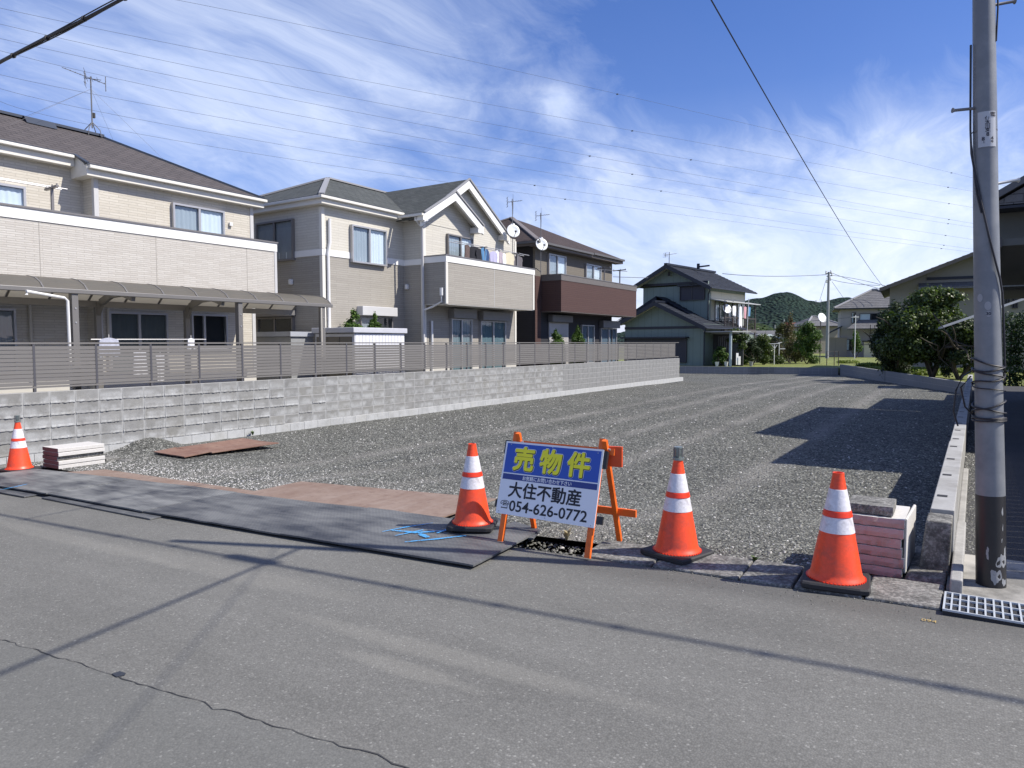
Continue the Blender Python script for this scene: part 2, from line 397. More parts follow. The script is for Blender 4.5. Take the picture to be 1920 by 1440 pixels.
def m_gravel():
    m = bpy.data.materials.new('crushed_gravel'); m.use_nodes = True; t = NT(m.node_tree)
    tc = t.n('ShaderNodeTexCoord'); v = tc.outputs['Object']; x, y, z = t.sep(v)
    vo = t.n('ShaderNodeTexVoronoi', Vector=v, Scale=26.0); vo2 = t.n('ShaderNodeTexVoronoi', Vector=v, Scale=62.0)
    a = t.sep(vo.outputs['Color'])[0]; b = t.sep(vo2.outputs['Color'])[1]
    s1_ = t.ramp(a, [(0, .32), (.5, .85), (.86, 1.25), (1, 2.1)]); s2_ = t.ramp(b, [(0, .4), (.5, .95), (.9, 1.35), (1, 2.2)])
    c = t.mix(1.0, (.172, .176, .156, 1), s1_, 'MULTIPLY'); c = t.mix(1.0, c, s2_, 'MULTIPLY')
    c = t.mix(1.0, c, t.ramp(vo.outputs['Distance'], [(.25, 1.12), (.7, .42)]), 'MULTIPLY')
    n1 = t.noise(v, .5, 5, .6); n2 = t.noise(v, 2.6, 5, .65)
    # pale fines pressed into the wheel tracks
    xs = t.math('SUBTRACT', x, t.math('MULTIPLY', t.math('SINE', t.math('MULTIPLY', y, .14)), .25))
    tr = 0.0
    for cx_, w_ in ((-8.9, .20), (-7.5, .22), (-6.3, .18), (-4.9, .2), (-2.9, .22)):
        tr = t.math('ADD', tr, t.math('EXPONENT' if False else 'POWER', 2.718, t.math('MULTIPLY', t.math('POWER', t.math('DIVIDE', t.math('SUBTRACT', xs, cx_), w_), 2.0), -1.0)))
    f = t.math('ADD', t.math('MULTIPLY', tr, .75), t.math('MULTIPLY', t.ramp(n2, [(.42, 0), (.7, 1)]), .35))
    f = t.math('MULTIPLY', f, t.ramp(n1, [(.3, .5), (.6, 1.0)]), clamp=True)
    c = t.mix(t.math('MULTIPLY', f, .85), c, t.mix(b, (.16, .155, .142, 1), (.27, .26, .24, 1)))
    c = t.mix(1.0, c, t.ramp(n1, [(.25, .82), (.7, 1.12)]), 'MULTIPLY')
    h = t.math('ADD', t.math('MULTIPLY', t.math('SUBTRACT', 1.0, vo.outputs['Distance']), t.math('ADD', .4, a)), t.math('MULTIPLY', t.math('SUBTRACT', 1.0, vo2.outputs['Distance']), .35))
    bp = t.n('ShaderNodeBump', Strength=1.0, Distance=.022, Height=h)
    p = t.n('ShaderNodeBsdfPrincipled', Base__Color=c, Roughness=.85, Normal=bp); p.inputs['Specular IOR Level'].default_value = .3
    t.n('ShaderNodeOutputMaterial', Surface=p); return m
M_GRAV = m_gravel()
def m_stone():
    m = bpy.data.materials.new('gravel_stone'); m.use_nodes = True; t = NT(m.node_tree)
    g = t.n('ShaderNodeNewGeometry'); tc = t.n('ShaderNodeTexCoord')
    c = t.ramp(g.outputs['Random Per Island'], [(0, (.072, .074, .069)), (.4, (.133, .136, .122)), (.8, (.205, .206, .186)), (.94, (.30, .297, .28)), (1, (.58, .57, .55))])
    c = t.mix(1.0, c, t.ramp(t.noise(tc.outputs['Object'], 90, 2, .6), [(.3, .75), (.7, 1.2)]), 'MULTIPLY')
    x, y, z = t.sep(tc.outputs['Object']); q = t.math('MULTIPLY', t.ramp(t.math('DIVIDE', y, 10.0), [(.56, 1), (.72, 0)]), t.ramp(t.math('MULTIPLY', x, -.1), [(.35, 0), (.55, 1)]))
    c = t.mix(t.math('MULTIPLY', q, t.math('GREATER_THAN', g.outputs['Random Per Island'], .62)), c, (.50, .49, .47, 1))
    p = t.n('ShaderNodeBsdfPrincipled', Base__Color=c, Roughness=.8); p.inputs['Specular IOR Level'].default_value = .3
    t.n('ShaderNodeOutputMaterial', Surface=p); return m
def m_grass():
    m = bpy.data.materials.new('field_grass'); m.use_nodes = True; t = NT(m.node_tree)
    tc = t.n('ShaderNodeTexCoord'); v = tc.outputs['Object']
    c = t.mix(t.ramp(t.noise(v, 1.4, 5, .7), [(.3, 0), (.7, 1)]), (.10, .13, .025, 1), (.24, .26, .06, 1))
    bp = t.n('ShaderNodeBump', Strength=.8, Distance=.1, Height=t.noise(v, 14, 3, .7))
    p = t.n('ShaderNodeBsdfPrincipled', Base__Color=c, Roughness=.8, Normal=bp); t.n('ShaderNodeOutputMaterial', Surface=p); return m
M_GRASS = m_grass()
M_EARTH = mat('dry_earth', (.14, .13, .10), .9, .3, 1.5, .5, 30)
M_CONC = mat('pale_concrete', (.36, .355, .34), .85, .14, 5, .35, 120, dirt=(.26, .255, .24), dscale=2.2, dcov=.56, grime=.12)
M_CONCD = mat('weathered_concrete', (.30, .295, .275), .9, .28, 14, .9, 60, dirt=(.11, .108, .10), dscale=7, dcov=.53, grime=.55)
M_WHITE = mat('white_paint', (.80, .80, .785), .5, .03, 4)
M_STEEL = mat('galvanised_steel', (.42, .44, .46), .42, .12, 9, .05, 50, metal=.55)
M_BLACK = mat('black_rubber', (.022, .022, .024), .7, .25, 14, .3, 90)
M_CABLE = mat('cable_black', (.018, .018, .022), .5)

# ---------------------------------------------------------------- setting: ground, road, plot
g = MB(); g.slab([(-2500, -1500, -.75), (2500, -1500, -.75), (2500, 3000, -.75), (-2500, 3000, -.75)], .3)
g.build('ground', M_EARTH, kind='structure')
grid('road', -60, 40, -12, 4.612, 201, 60, lambda x, y: zr(x)-.006*np.clip((y-4.2)/.41, 0, 1), M_ROAD, kind='structure')
grid('gravel_lot', -21, -.2, 5.03, 56, 190, 420, zl, M_GRAV, ypow=1.7, kind='structure')
ch = MB(); ch.box(-3.6, -.2, 4.60, 5.2, -.50, -.17)
for xa_ in range(-14, -3): ch.hexa([(xa_, 4.6, -.6), (xa_+.4 if xa_ == -4 else xa_+1, 4.6, -.6), (xa_+.4 if xa_ == -4 else xa_+1, 5.2, -.6), (xa_, 5.2, -.6), (xa_, 4.6, float(zr(xa_))-.05), (xa_+.4 if xa_ == -4 else xa_+1, 4.6, float(zr(xa_+1))-.055), (xa_+.4 if xa_ == -4 else xa_+1, 5.2, float(zr(xa_+1))-.055), (xa_, 5.2, float(zr(xa_))-.05)])
ch.build('drain_channel', M_CONCD, kind='structure')
# raised ground of the houses behind the block wall
pl = MB(); pl.box(-60, -13.06, 3.0, 35.84, -.7, .52); pl.build('house_ground', M_EARTH, kind='structure')
fa = MB(); fa.slab([(-60, 41.7, -.14), (-18, 50.75, -.14), (-7.75, 52.95, -.14), (-.1, 30.8, -.14), (60, 30.8, -.14), (400, 260, -.14), (-500, 260, -.14), (-500, 41, -.14)], .3)
fa.build('grass_field', M_GRASS, kind='structure')
pk = MB(); pk.box(-.09, 14, 5.95, 30.7, -.5, .05); pk.build('parking_ground', M_PARK, kind='structure')
ap = MB(); ap.box(-.115, 14, 4.892, 5.948, -.4, .098); ap.build('concrete_apron', mat('apron_concrete', (.40, .385, .35), .85, .2, 4, .35, 90, dirt=(.17, .165, .15), dscale=2.5, dcov=.5), kind='structure')
# long ragged joint across the road
pts = []
for i in range(90):
    f = -.2+1.5*i/89; p = s0+(s1-s0)*f; n_ = np.array([(s1-s0)[1], -(s1-s0)[0]]); n_ /= np.linalg.norm(n_)
    j = .03*(fbm(np.array(i*.35), np.array(1.), 4)-.5)*2+rng.normal(0, .003); pts.append((p[:2]+n_*j, n_, .0010+.0030*rng.random()**1.4))
V = []; 
for p, n_, w_ in pts: V += [(*(p-n_*w_), zr(p[0])+.003), (*(p+n_*w_), zr(p[0])+.003)]
mesh_np('road_crack', V, [(2*i, 2*i+1, 2*i+3, 2*i+2) for i in range(89)], mat('crack_black', (.045, .045, .045), .9))['kind'] = 'structure'
bpy.data.objects['road_crack'].visible_shadow = True
fl = hZ(224, 1268, 0); b = MB()
b.slab([(fl[0]+dx, fl[1]+dy, zr(fl[0])+.006) for dx, dy in ((-.03, -.02), (.02, -.025), (.035, .005), (.02, .02), (-.025, .015))], .004)
b.build('fallen_leaf', mat('dark_leaf', (.03, .035, .045), .6), label='small dark leaf lying beside the long crack in the road', cat='leaf')
# a few weeds rooted in cracks and along the foot of the walls
def weed(label, x, y, z, s, m):
    r = thing('weed', label, 'weed', (x, y, z)); V = []; F = []
    for k in range(26):
        a = rng.random()*6.28; L = s*(.5+.7*rng.random()); l = .35+.5*rng.random(); w_ = .006+.006*rng.random(); c_, s_ = math.cos(a), math.sin(a); b0 = len(V)
        V += [(x-s_*w_, y+c_*w_, z), (x+s_*w_, y-c_*w_, z), (x+c_*L*l*.5+s_*w_, y+s_*L*l*.5-c_*w_, z+L*.7), (x+c_*L*l*.5-s_*w_, y+s_*L*l*.5+c_*w_, z+L*.7), (x+c_*L*l, y+s_*L*l, z+L*.85)]
        F += [(b0, b0+1, b0+2, b0+3), (b0+3, b0+2, b0+4)]
    mesh_np('blades', V, F, m, r)
M_WEED = mat('weed_green', (.09, .14, .035), .6, .3, 30); M_STRAW = mat('dry_straw', (.34, .29, .17), .8, .2, 30)
for lb, x, y, z, s, m_ in (('dry straw coloured weed between the left cone and the slab pile', -11.75, 5.2, -.25, .16, M_STRAW), ('tiny green weed at the edge of the dark parking ground behind the pole', .42, 5.97, .05, .07, M_WEED),
                           ('small green weed at the foot of the block wall past the gravel mound', -12.78, 9.6, -.33, .10, M_WEED), ('dry weed tuft lying at the edge of the open drain under the sign', -2.75, 5.04, .0, .10, M_STRAW), ('small green tuft in the kerb joint between the two right cones', -1.255, 5.03, .07, .05, M_WEED)):
    weed(lb, x, y, z, s, m_)
# kerb slabs
kerb = thing('kerb', None, None, (-1.2, 4.85, .08), kind='structure')
for x0, x1 in ((-2.40, -1.86), (-1.85, -1.26), (-1.25, -.93), (-.915, -.53), (-.515, -.125)):
    b = MB(); z0, z1 = float(zr(x0)), float(zr(x1))
    b.hexa([(x0, 4.62, z0-.2), (x1, 4.62, z1-.2), (x1, 5.035, z1-.2), (x0, 5.035, z0-.2), (x0, 4.625, z0+.008), (x1, 4.62, z1+.010), (x1, 5.035, z1+.026), (x0, 5.035, z0+.028)])
    b.build('kerb_slab', M_CONCD, kerb, bevel=.012)

# gravel stones, near part of the plot
def stones(name, n, xr, yf, smin, smax, zf, m, avoid=()):
    x = rng.uniform(xr[0], xr[1], n); u = rng.random(n); y = yf(u)
    ok = np.ones(n, bool)
    for (a0, a1, b0, b1) in avoid: ok &= ~((x > a0) & (x < a1) & (y > b0) & (y < b1))
    x, y = x[ok], y[ok]; n = len(x)
    s = smin+(smax-smin)*rng.random(n)**2.6*np.clip(y/9, .75, 1.6)
    base = np.array([(1, 0, 0), (-.5, .86, 0), (-.5, -.86, 0), (.35, .5, .75), (-.6, 0, .62), (.3, -.55, .7)])
    ang = rng.uniform(0, 6.283, n); ca, sa = np.cos(ang), np.sin(ang)
    B = base[None]*(1+rng.uniform(-.32, .32, (n, 6, 3)))*np.stack([s, s*rng.uniform(.6, 1, n), s*rng.uniform(.4, .85, n)], 1)[:, None, :]
    tx = rng.normal(0, .35, n)
    X = B[..., 0]*ca[:, None]-B[..., 1]*sa[:, None]; Y = B[..., 0]*sa[:, None]+B[..., 1]*ca[:, None]; Z = B[..., 2]+X*tx[:, None]*.7
    V = np.stack([X+x[:, None], Y+y[:, None], Z+zf(x, y)[:, None]-s[:, None]*.18], -1).reshape(-1, 3)
    f0 = np.array([(0, 1, 3), (1, 4, 3), (1, 2, 4), (2, 5, 4), (2, 0, 5), (0, 3, 5), (3, 4, 5)])
    F = (f0[None]+6*np.arange(n)[:, None, None]).reshape(-1, 3)
    return mesh_np(name, V, F, m)
M_STONE = m_stone()
y0_, y1_ = 5.05, 34.
yf = lambda u: 1/(1/y0_-u*(1/y0_-1/y1_))
o = stones('loose_gravel', 135000, (-12.75, -.32), yf, .006, .026, zl, M_STONE, avoid=[(-6.82, -4.05, 5.0, 6.02), (-11.3, -10.15, 6.45, 8.2)])
tagp(o, 'grey crushed stone gravel covering the empty building plot', 'gravel', kind='stuff')
o = stones('roadside_gravel', 5000, (-.085, .1), lambda u: 5.95+u*9, .006, .02, lambda x, y: x*0+.05, M_STONE); tagp(o, 'dark loose stones along the outer foot of the low concrete wall', 'gravel', kind='stuff')

o = stones('drain_gravel', 900, (-3.5, -2.36), lambda u: 4.66+u*.4, .008, .03, lambda x, y: x*0-.165+.12*np.clip((y-4.72)/.3, 0, 1), M_STONE); tagp(o, 'loose stones spilled into the open drain under the sale sign', 'gravel', kind='stuff')
o = stones('road_grit', 900, (-3.0, -.15), lambda u: 4.63-.26*u**3, .002, .008, lambda x, y: zr(x), M_STONE); tagp(o, 'grit and small stones scattered along the road edge by the kerb', 'grit', kind='stuff')

# ---------------------------------------------------------------- long block wall with joints you can count
def m_block(name, base, ef, var):
    m = bpy.data.materials.new(name); m.use_nodes = True; t = NT(m.node_tree)
    tc = t.n('ShaderNodeTexCoord'); oi = t.n('ShaderNodeObjectInfo'); v = tc.outputs['Object']
    r_ = oi.outputs['Random']; off = t.comb(t.math('MULTIPLY', r_, 91), t.math('MULTIPLY', r_, 47), t.math('MULTIPLY', r_, 33)); v2 = t.vmath('ADD', v, off)
    x, y, z = t.sep(v)
    n1 = t.noise(v2, 5.5, 5, .6); n2 = t.noise(v2, 90, 3, .7)
    k = t.math('ADD', t.math('MULTIPLY', n1, .55), t.math('ADD', t.math('MULTIPLY', r_, var), .62-var/2))
    c = t.mix(1.0, (*base, 1), t.comb(k, k, k), 'MULTIPLY')
    c = t.mix(t.math('MULTIPLY', t.ramp(t.noise(v2, 1.0, 2, .5), [(.45, 0), (.7, 1)]), .28), c, (base[0]*.92, base[1]*.88, base[2]*.76, 1))
    # lime bloom washed down over the lower arris
    lo = t.ramp(t.math('ADD', z, t.math('MULTIPLY', t.math('SUBTRACT', n1, .5), .12)), [(-.085+.5-.5, 1), (.0, 1), (.055, 0)])
    e = t.math('MULTIPLY', lo, t.ramp(t.noise(v2, 3.2, 4, .6), [(.40, 0), (.62, 1)]))
    ed = t.ramp(t.math('ABSOLUTE', y), [(.165, 0), (.193, 1)])
    e = t.math('MAXIMUM', t.math('MULTIPLY', e, .75), t.math('MULTIPLY', ed, .55))
    c = t.mix(e, c, (*ef, 1))
    c = t.mix(1.0, c, t.ramp(n2, [(.3, .84), (.7, 1.12)]), 'MULTIPLY')
    bp = t.n('ShaderNodeBump', Strength=.5, Distance=.004, Height=n2)
    p = t.n('ShaderNodeBsdfPrincipled', Base__Color=c, Roughness=.9, Normal=bp); p.inputs['Specular IOR Level'].default_value = .2
    t.n('ShaderNodeOutputMaterial', Surface=p); return m
M_BLK = m_block('concrete_block', (.255, .257, .252), (.40, .41, .41), .13)
M_BLKF = mat('far_block_concrete', (.215, .218, .215), .9, .35, 7, .3, 60)
M_BLK2 = m_block('base_course_block', (.42, .43, .43), (.46, .47, .47), .08)
M_MORT = mat('mortar', (.44, .44, .43), .9, .1, 8, .3, 100)
WT = .813; WX = -12.9; WY0 = 5.34-.4*5; NJ = 81
wall = thing('block_wall', 'long grey concrete block wall beside the gravel plot, carrying the slat fence', 'wall', (WX, 20, -.3))
mb = MB(); mb.box(WX-.15, WX-.004, WY0, WY0+.4*NJ+.02, -.5, WT-.004); mb.build('mortar_bed', M_MORT, wall)
def block_mesh(seed, lip):
    """face built of strips, lower arris swelling out unevenly; origin at the face centre, x outwards"""
    rg = random.Random(seed); n = 15; V = []; F = []
    ys = [-.1945+.389*i/(n-1) for i in range(n)]
    for i, y in enumerate(ys):
        e = lip*(.15+1.1*rg.random()**1.5)+(.004 if lip > .01 else 0)
        dz = -(.009*rg.random()**2 if lip > .01 else 0)
        V += [(-.01, y, .095), (0, y, .093), (.001+e*.15, y, -.06), (e, y, -.0935+dz), (-.01, y, -.096+dz*.6)]
    for i in range(n-1):
        for j in range(4): a = i*5+j; F.append((a, a+1, a+6, a+5))
    F += [(0, 4, 3, 2, 1), tuple((n-1)*5+j for j in range(5))]
    F = [tuple(reversed(f)) for f in F]
    me = bpy.data.meshes.new('block'); me.from_pydata(V, [], F); me.materials.append(M_BLK); me.update(); return me
bm_l = [block_mesh(i, .017) for i in range(8)]; bm_f = [block_mesh(20+i, .0) for i in range(3)]
def addpart(name, me, parent, loc, s=None):
    o = bpy.data.objects.new(name, me); col.objects.link(o); o.parent = parent
    L = rootmat(parent); p = L[:3, :3] @ np.array(loc, float)+L[:3, 3]; o.location = p
    if s: o.scale = s
    return o
farV, farF = [], []
def addfar(me, loc, VV, FF):
    b0 = len(VV); VV += [tuple(np.array(v.co)+np.array(loc)) for v in me.vertices]; FF += [tuple(b0+i for i in p.vertices) for p in me.polygons]
for n in range(NJ):
    for r in range(5):
        y = WY0+.4*n+.2; z = WT-.1-.2*r
        lipped = (n < 17+rng.integers(0, 2)) or (n < 21 and r > 1 and rng.random() < .3)
        me = bm_l[rng.integers(0, 8)] if lipped else bm_f[rng.integers(0, 3)]
        dx = rng.uniform(-.001, .0015)
        if 3 <= n < 50: addpart('block', me, wall, (WX+dx, y, z))
        else: addfar(me, (WX+dx, y, z), farV, farF)
o = mesh_np('far_block', farV, farF, M_BLKF, wall); o['kind'] = 'stuff'
# smoother footing course standing proud
me = bpy.data.meshes.new('footing_block'); 
b = MB(); b.box(-.12, 0, -.196, .196, -.2, .0); me.from_pydata(b.v, [], b.f); me.materials.append(M_BLK2); me.update()
fb = MB()
for n in range(NJ+1):
    y = WY0+.4*n+.32
    if n < 48: addpart('footing_block', me, wall, (WX+.035, y, WT-1.008))
    else: fb.box(WX-.085, WX+.035, y-.196, y+.196, WT-1.208, WT-1.008)
o = fb.build('far_footing_block', M_BLK2, wall, kind='stuff')

# ---------------------------------------------------------------- slat fence on the wall
M_FEN = mat('fence_aluminium', (.165, .158, .150), .42, .06, 3, spec=.5, rnd=.04)
M_FEND = mat('fence_post_aluminium', (.075, .075, .085), .45, .06, 3)
fen = thing('slat_fence', 'grey brown aluminium fence of horizontal slats on top of the long block wall', 'fence', (WX-.07, 20, WT))
FX = WX-.07
me = bpy.data.meshes.new('slat'); b = MB(); b.box(-.008, .008, -.49, .49, -.029, .029); me.from_pydata(b.v, [], b.f); me.materials.append(M_FEN); me.update()
mp = bpy.data.meshes.new('post'); b = MB(); b.box(-.025, .025, -.018, .018, 0, .785); mp.from_pydata(b.v, [], b.f); mp.materials.append(M_FEND); mp.update()
fs = MB()
for k in range(-3, 31):
    y = 5.55+.99*k
    if y < 35.8: addpart('fence_post', mp, fen, (FX-.0, y, WT))
    for j in range(10):
        z = .945+.0655*j; yc = y+.495
        if k < 25: addpart('slat', me, fen, (FX+.012, yc, z))
        elif yc < 35.6: fs.box(FX+.004, FX+.020, yc-.49, yc+.49, z-.0275, z+.0275)
fs.build('far_slat', M_FEN, fen, kind='stuff')
b = MB(); b.box(FX-.022, FX+.03, 2.4, 35.75, 1.60, 1.628); b.build('top_rail', M_FEN, fen)
b = MB(); b.box(FX-.016, FX+.026, 2.4, 35.75, .875, .905); b.build('bottom_rail', M_FEN, fen)

# ---------------------------------------------------------------- house materials
M_GLASS = glassmat()
M_S1 = siding('cream_stone_siding', (.53, .495, .425), (.60, .57, .50), (.44, .41, .35), .42, .058, .007, .7)
M_S1B = siding('pale_greige_siding', (.50, .475, .435), (.57, .55, .51), (.43, .405, .365), .30, .042, .006, .9)
M_S2U = siding('ivory_siding', (.56, .54, .48), (.62, .60, .535), (.46, .435, .385), .8, .075, .006, .5)
M_S2L = siding('greige_siding', (.335, .315, .28), (.375, .355, .315), (.26, .245, .22), .9, .060, .006, .6)
M_S3U = siding('taupe_siding', (.175, .158, .132), (.19, .172, .145), (.13, .118, .10), 1.2, .08, .005, .4)
M_S3B = siding('red_brown_siding', (.082, .047, .042), (.09, .052, .046), (.055, .03, .028), 1.5, .075, .006, .5)
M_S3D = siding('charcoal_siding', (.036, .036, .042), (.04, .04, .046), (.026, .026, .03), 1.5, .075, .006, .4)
M_R1 = roofmat('brown_grey_shingle', (.092, .082, .082), (.118, .104, .102), (.045, .040, .041))
M_R2 = roofmat('grey_green_shingle', (.075, .082, .078), (.11, .118, .112), (.035, .04, .038))
M_R3 = roofmat('dark_brown_shingle', (.062, .046, .042), (.080, .060, .054), (.03, .023, .021))
M_CAPD = mat('dark_blue_cap', (.035, .045, .065), .45, .1)
M_CAPG = mat('grey_cap', (.28, .28, .285), .5, .08)
M_TRIM = mat('ivory_trim', (.66, .64, .58), .55, .04)
M_TRIMG = mat('grey_trim', (.50, .50, .50), .55, .05)
M_BAND = mat('white_band', (.76, .755, .73), .6, .02)
M_ALU = mat('bronze_aluminium', (.20, .19, .185), .4, .05, metal=.3)
M_ALUL = mat('silver_aluminium', (.42, .42, .43), .4, .05, metal=.4)
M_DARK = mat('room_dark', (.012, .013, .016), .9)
M_PVC = mat('white_pvc', (.68, .68, .67), .4, .03)
M_PVCB = mat('beige_pvc', (.48, .45, .39), .45, .04)
M_CURT = mat('pale_curtain', (.70, .73, .76), .9, .08, 3)
M_CURTG = mat('grey_curtain', (.30, .31, .33), .9, .1, 3)
M_FOUND = mat('foundation_render', (.52, .51, .48), .85, .08, 3, .2, 60)

class Face:
    def __init__(s, o, u, n): s.o = np.array(o, float); s.u = np.array(u, float); s.n = np.array(n, float)
    def P(s, u, z, d=0): return s.o+s.u*u+s.n*d+np.array([0, 0, z])
    def box(s, mb, u0, u1, z0, z1, d0, d1, m=0):
        p = s.P; mb.hexa([p(u0, z0, d1), p(u1, z0, d1), p(u1, z0, d0), p(u0, z0, d0), p(u0, z1, d1), p(u1, z1, d1), p(u1, z1, d0), p(u0, z1, d0)], m)
    def hit(s, px, py):
        dd = pix_dir(px, py); k = ((s.o-EYE)@s.n)/(dd@s.n); q = EYE+dd*k
        return (q-s.o)@s.u, q[2]
def FXp(X): return Face((X, 0, 0), (0, 1, 0), (1, 0, 0))
def FYm(Y): return Face((0, Y, 0), (1, 0, 0), (0, -1, 0))
def curtain_mesh(fc, u0, u1, z0, z1, d, amp=.022, per=.11, seed=0):
    rg = random.Random(seed); n = max(8, int((u1-u0)/.018)); V = []; F = []; ph = rg.random()*6
    for i in range(n+1):
        u = u0+(u1-u0)*i/n; q = d+amp*(math.sin(u/per*6.28+ph+1.1*math.sin(u*7+ph))*.6+.4*math.sin(u/per*2.7+ph))
        V += [fc.P(u, z0, q), fc.P(u, z1, q*.5+d*.5)]
    for i in range(n): F.append((2*i, 2*i+2, 2*i+3, 2*i+1))
    return V, F
WN = [0]
def window(parent, fc, u0, u1, z0, z1, frame=None, cur='both', curm=None, split=.5, shutter=0, bars=0, dep=.10, shade=None, sill=True, pm=None):
    """sliding window standing a little proud: frame with mullion, two panes, curtains, dark room behind"""
    frame = frame or M_ALU; curm = curm or M_CURT; WN[0] += 1
    if u0 > u1: u0, u1 = u1, u0
    if z0 > z1: z0, z1 = z1, z0
    b = MB(); w_ = .045; um = u0+(u1-u0)*split
    fc.box(b, u0, u0+w_, z0, z1, .0, dep); fc.box(b, u1-w_, u1, z0, z1, .0, dep)
    fc.box(b, u0+w_, u1-w_, z1-w_, z1, .0, dep); fc.box(b, u0+w_, u1-w_, z0, z0+w_, .0, dep+.008)
    if split: fc.box(b, um-.028, um+.028, z0+w_, z1-w_, dep*.45, dep*.95)
    fr = b.build('window', frame, parent)
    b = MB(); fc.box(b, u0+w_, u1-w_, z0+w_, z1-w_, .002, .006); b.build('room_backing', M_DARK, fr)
    parts = [(u0+w_, um-.028, dep*.55), (um+.028, u1-w_, dep*.75)] if split else [(u0+w_, u1-w_, dep*.6)]
    for a_, b_, dd in parts:
        g = MB(); g.face([fc.P(a_, z0+w_, dd), fc.P(b_, z0+w_, dd), fc.P(b_, z1-w_, dd), fc.P(a_, z1-w_, dd)])
        g.build('pane', pm or M_GLASS, fr)
    L = u1-u0
    rngs = {'both': [(0, .5), (.52, 1)], 'all': [(0, 1)], 'left': [(0, .45)], 'right': [(.5, 1)], 'sides': [(0, .3), (.7, 1)], None: []}[cur]
    for k, (a_, b_) in enumerate(rngs):
        V, F = curtain_mesh(fc, u0+w_+(L-2*w_)*a_, u0+w_+(L-2*w_)*b_, z0+w_+.01, z1-w_-.01, dep*.28, amp=dep*.13, seed=WN[0]*3+k)
        mesh_np('curtain', V, F, mat('mid_curtain', (.36, .39, .42), .9, .08, 3) if (cur == 'both' and k == 0 and curm is M_CURT) else curm, fr, smooth=True)
    if bars:
        b = MB()
        for k in range(bars): uu = u0+(um-u0)*(k+1)/(bars+1); fc.box(b, uu-.01, uu+.01, z0+.05, z1-.05, dep+.03, dep+.045)
        b.build('window_grille', frame, fr)
    if shutter:
        b = MB(); fc.box(b, u0-.06, u1+.06, z1+.01, z1+shutter, .0, dep+.14); b.build('shutter_box', shade or M_ALU, parent, bevel=.015)
    return fr
def wpix(parent, fc, p0, p1, **k):
    """window from two opposite corners seen in the survey photo, on a known wall plane"""
    a, b = fc.hit(*p0), fc.hit(*p1); return window(parent, fc, a[0], b[0], a[1], b[1], **k)
def downpipe(parent, pts, r=.035, m=None): return MB().tube(pts, r, 8).build('downspout', m or M_PVC, parent, smooth=True)

# ---------------------------------------------------------------- house 1: long cream house with the wide balcony
h1 = thing('detached_house', 'long cream house with brown hip roof and wide pale balcony over a curved carport', 'house', (-18, 6, .5))
XR, XL = -16.12, -16.60; YC = 8.22; YE = 12.25; ZT = 5.38
b = MB(); b.box(-23, XL, -3, YC, .85, 5.5); b.box(-23, XR, YC, YE, .85, ZT-.12); b.build('wall', M_S1, h1)
b = MB(); b.box(-22.95, XL+.01, -3, YC, .5, .85); b.box(-22.95, XR+.01, YC-.01, YE+.01, .5, .85); b.build('foundation', M_FOUND, h1)
b = MB()
for (x, y) in ((XR, YC), (XR, YE)):
    s_ = .08; b.box(x-s_ if y == YC else x-s_, x+.018, y-.018 if y == YC else y-s_, y+s_ if y == YC else y+.018, .86, ZT-.1)
b.build('corner_trim', M_TRIMG, h1)
fR, fL = FXp(XR), FXp(XL)
wpix(h1, fR, (320, 380), (418, 446+2), cur='both', frame=M_ALUL)
wpix(h1, fL, (-70, 333), (46, 394), cur='right', frame=M_ALUL)
wpix(h1, fL, (-60, 576), (31, 700), cur='right', curm=M_CURTG, frame=M_ALUL)
wpix(h1, fR, (200, 584), (314, 700), cur='both', curm=mat('dim_curtain', (.11, .12, .12), .9), frame=M_ALUL)
wpix(h1, fR, (355, 588), (424, 655), cur=None, frame=M_ALUL, split=.35)
# big front balcony
BX = -14.83
bal = MB(); bal.box(BX-.14, BX, -1.5, 11.95, 2.87, 3.90); bal.box(XR+.02, BX-.14, 11.81, 11.95, 2.87, 3.90); pb = bal.build('balcony', M_S1B, h1)
b = MB(); b.box(XL+.02, BX-.15, -1.5, 11.80, 2.85, 2.99); b.build('balcony_floor', M_TRIMG, pb)
b = MB(); b.box(BX-.16, BX+.02, -1.5, 11.97, 3.901, 4.105); b.box(XR+.02, BX-.16, 11.79, 11.97, 3.901, 4.105); b.build('white_band', M_BAND, pb)
b = MB(); b.box(BX-.19, BX+.04, -1.5, 11.99, 4.106, 4.142); b.box(XR+.02, BX-.19, 11.77, 11.99, 4.106, 4.142); b.build('coping', M_ALU, pb)
for y in (hX(75, 480, BX)[1], hX(293, 480, BX)[1], hX(463, 490, BX)[1]): b = MB(); b.box(BX+.001, BX+.004, y-.005, y+.005, 2.87, 3.90); b.build('panel_joint', mat('joint_grey', (.34, .32, .29), .9), pb)
b = MB(); b.box(BX-.05, BX+.012, 11.89, 11.962, 2.87, 3.90); b.build('corner_trim', M_TRIMG, pb)
# roof: hip, with the front slope running over both wall planes
sl_ = (6.37-5.07)/2.55
def hip_roof(parent, xe, y0, y1, xb, ze, a, s, th, m, soff):
    """rectangular hip roof: front eave xe, back eave xb, ends y0,y1; a = half depth"""
    za = ze+a*s; p = [(xe, y0, ze), (xe, y1, ze), (xb, y1, ze), (xb, y0, ze)]
    r0, r1 = (xe-a, y0+a, za), (xe-a, y1-a, za)
    b = MB(); b.face([p[0], p[1], r1, r0]); b.face([p[1], p[2], r1]); b.face([p[2], p[3], r0, r1]); b.face([p[3], p[0], r0])
    o = b.build('roof', m, parent)
    c = MB(); c.face([(x, y, z-.0) for x, y, z in p][::-1]); 
    return o, r0, r1, p
EX, EXL, EY1, EYM, EZ = -15.91, -16.39, 12.49, 7.98, 5.417; sl_ = .505; A1_ = 2.74
def rz_(x): return EZ+(EX-x)*sl_
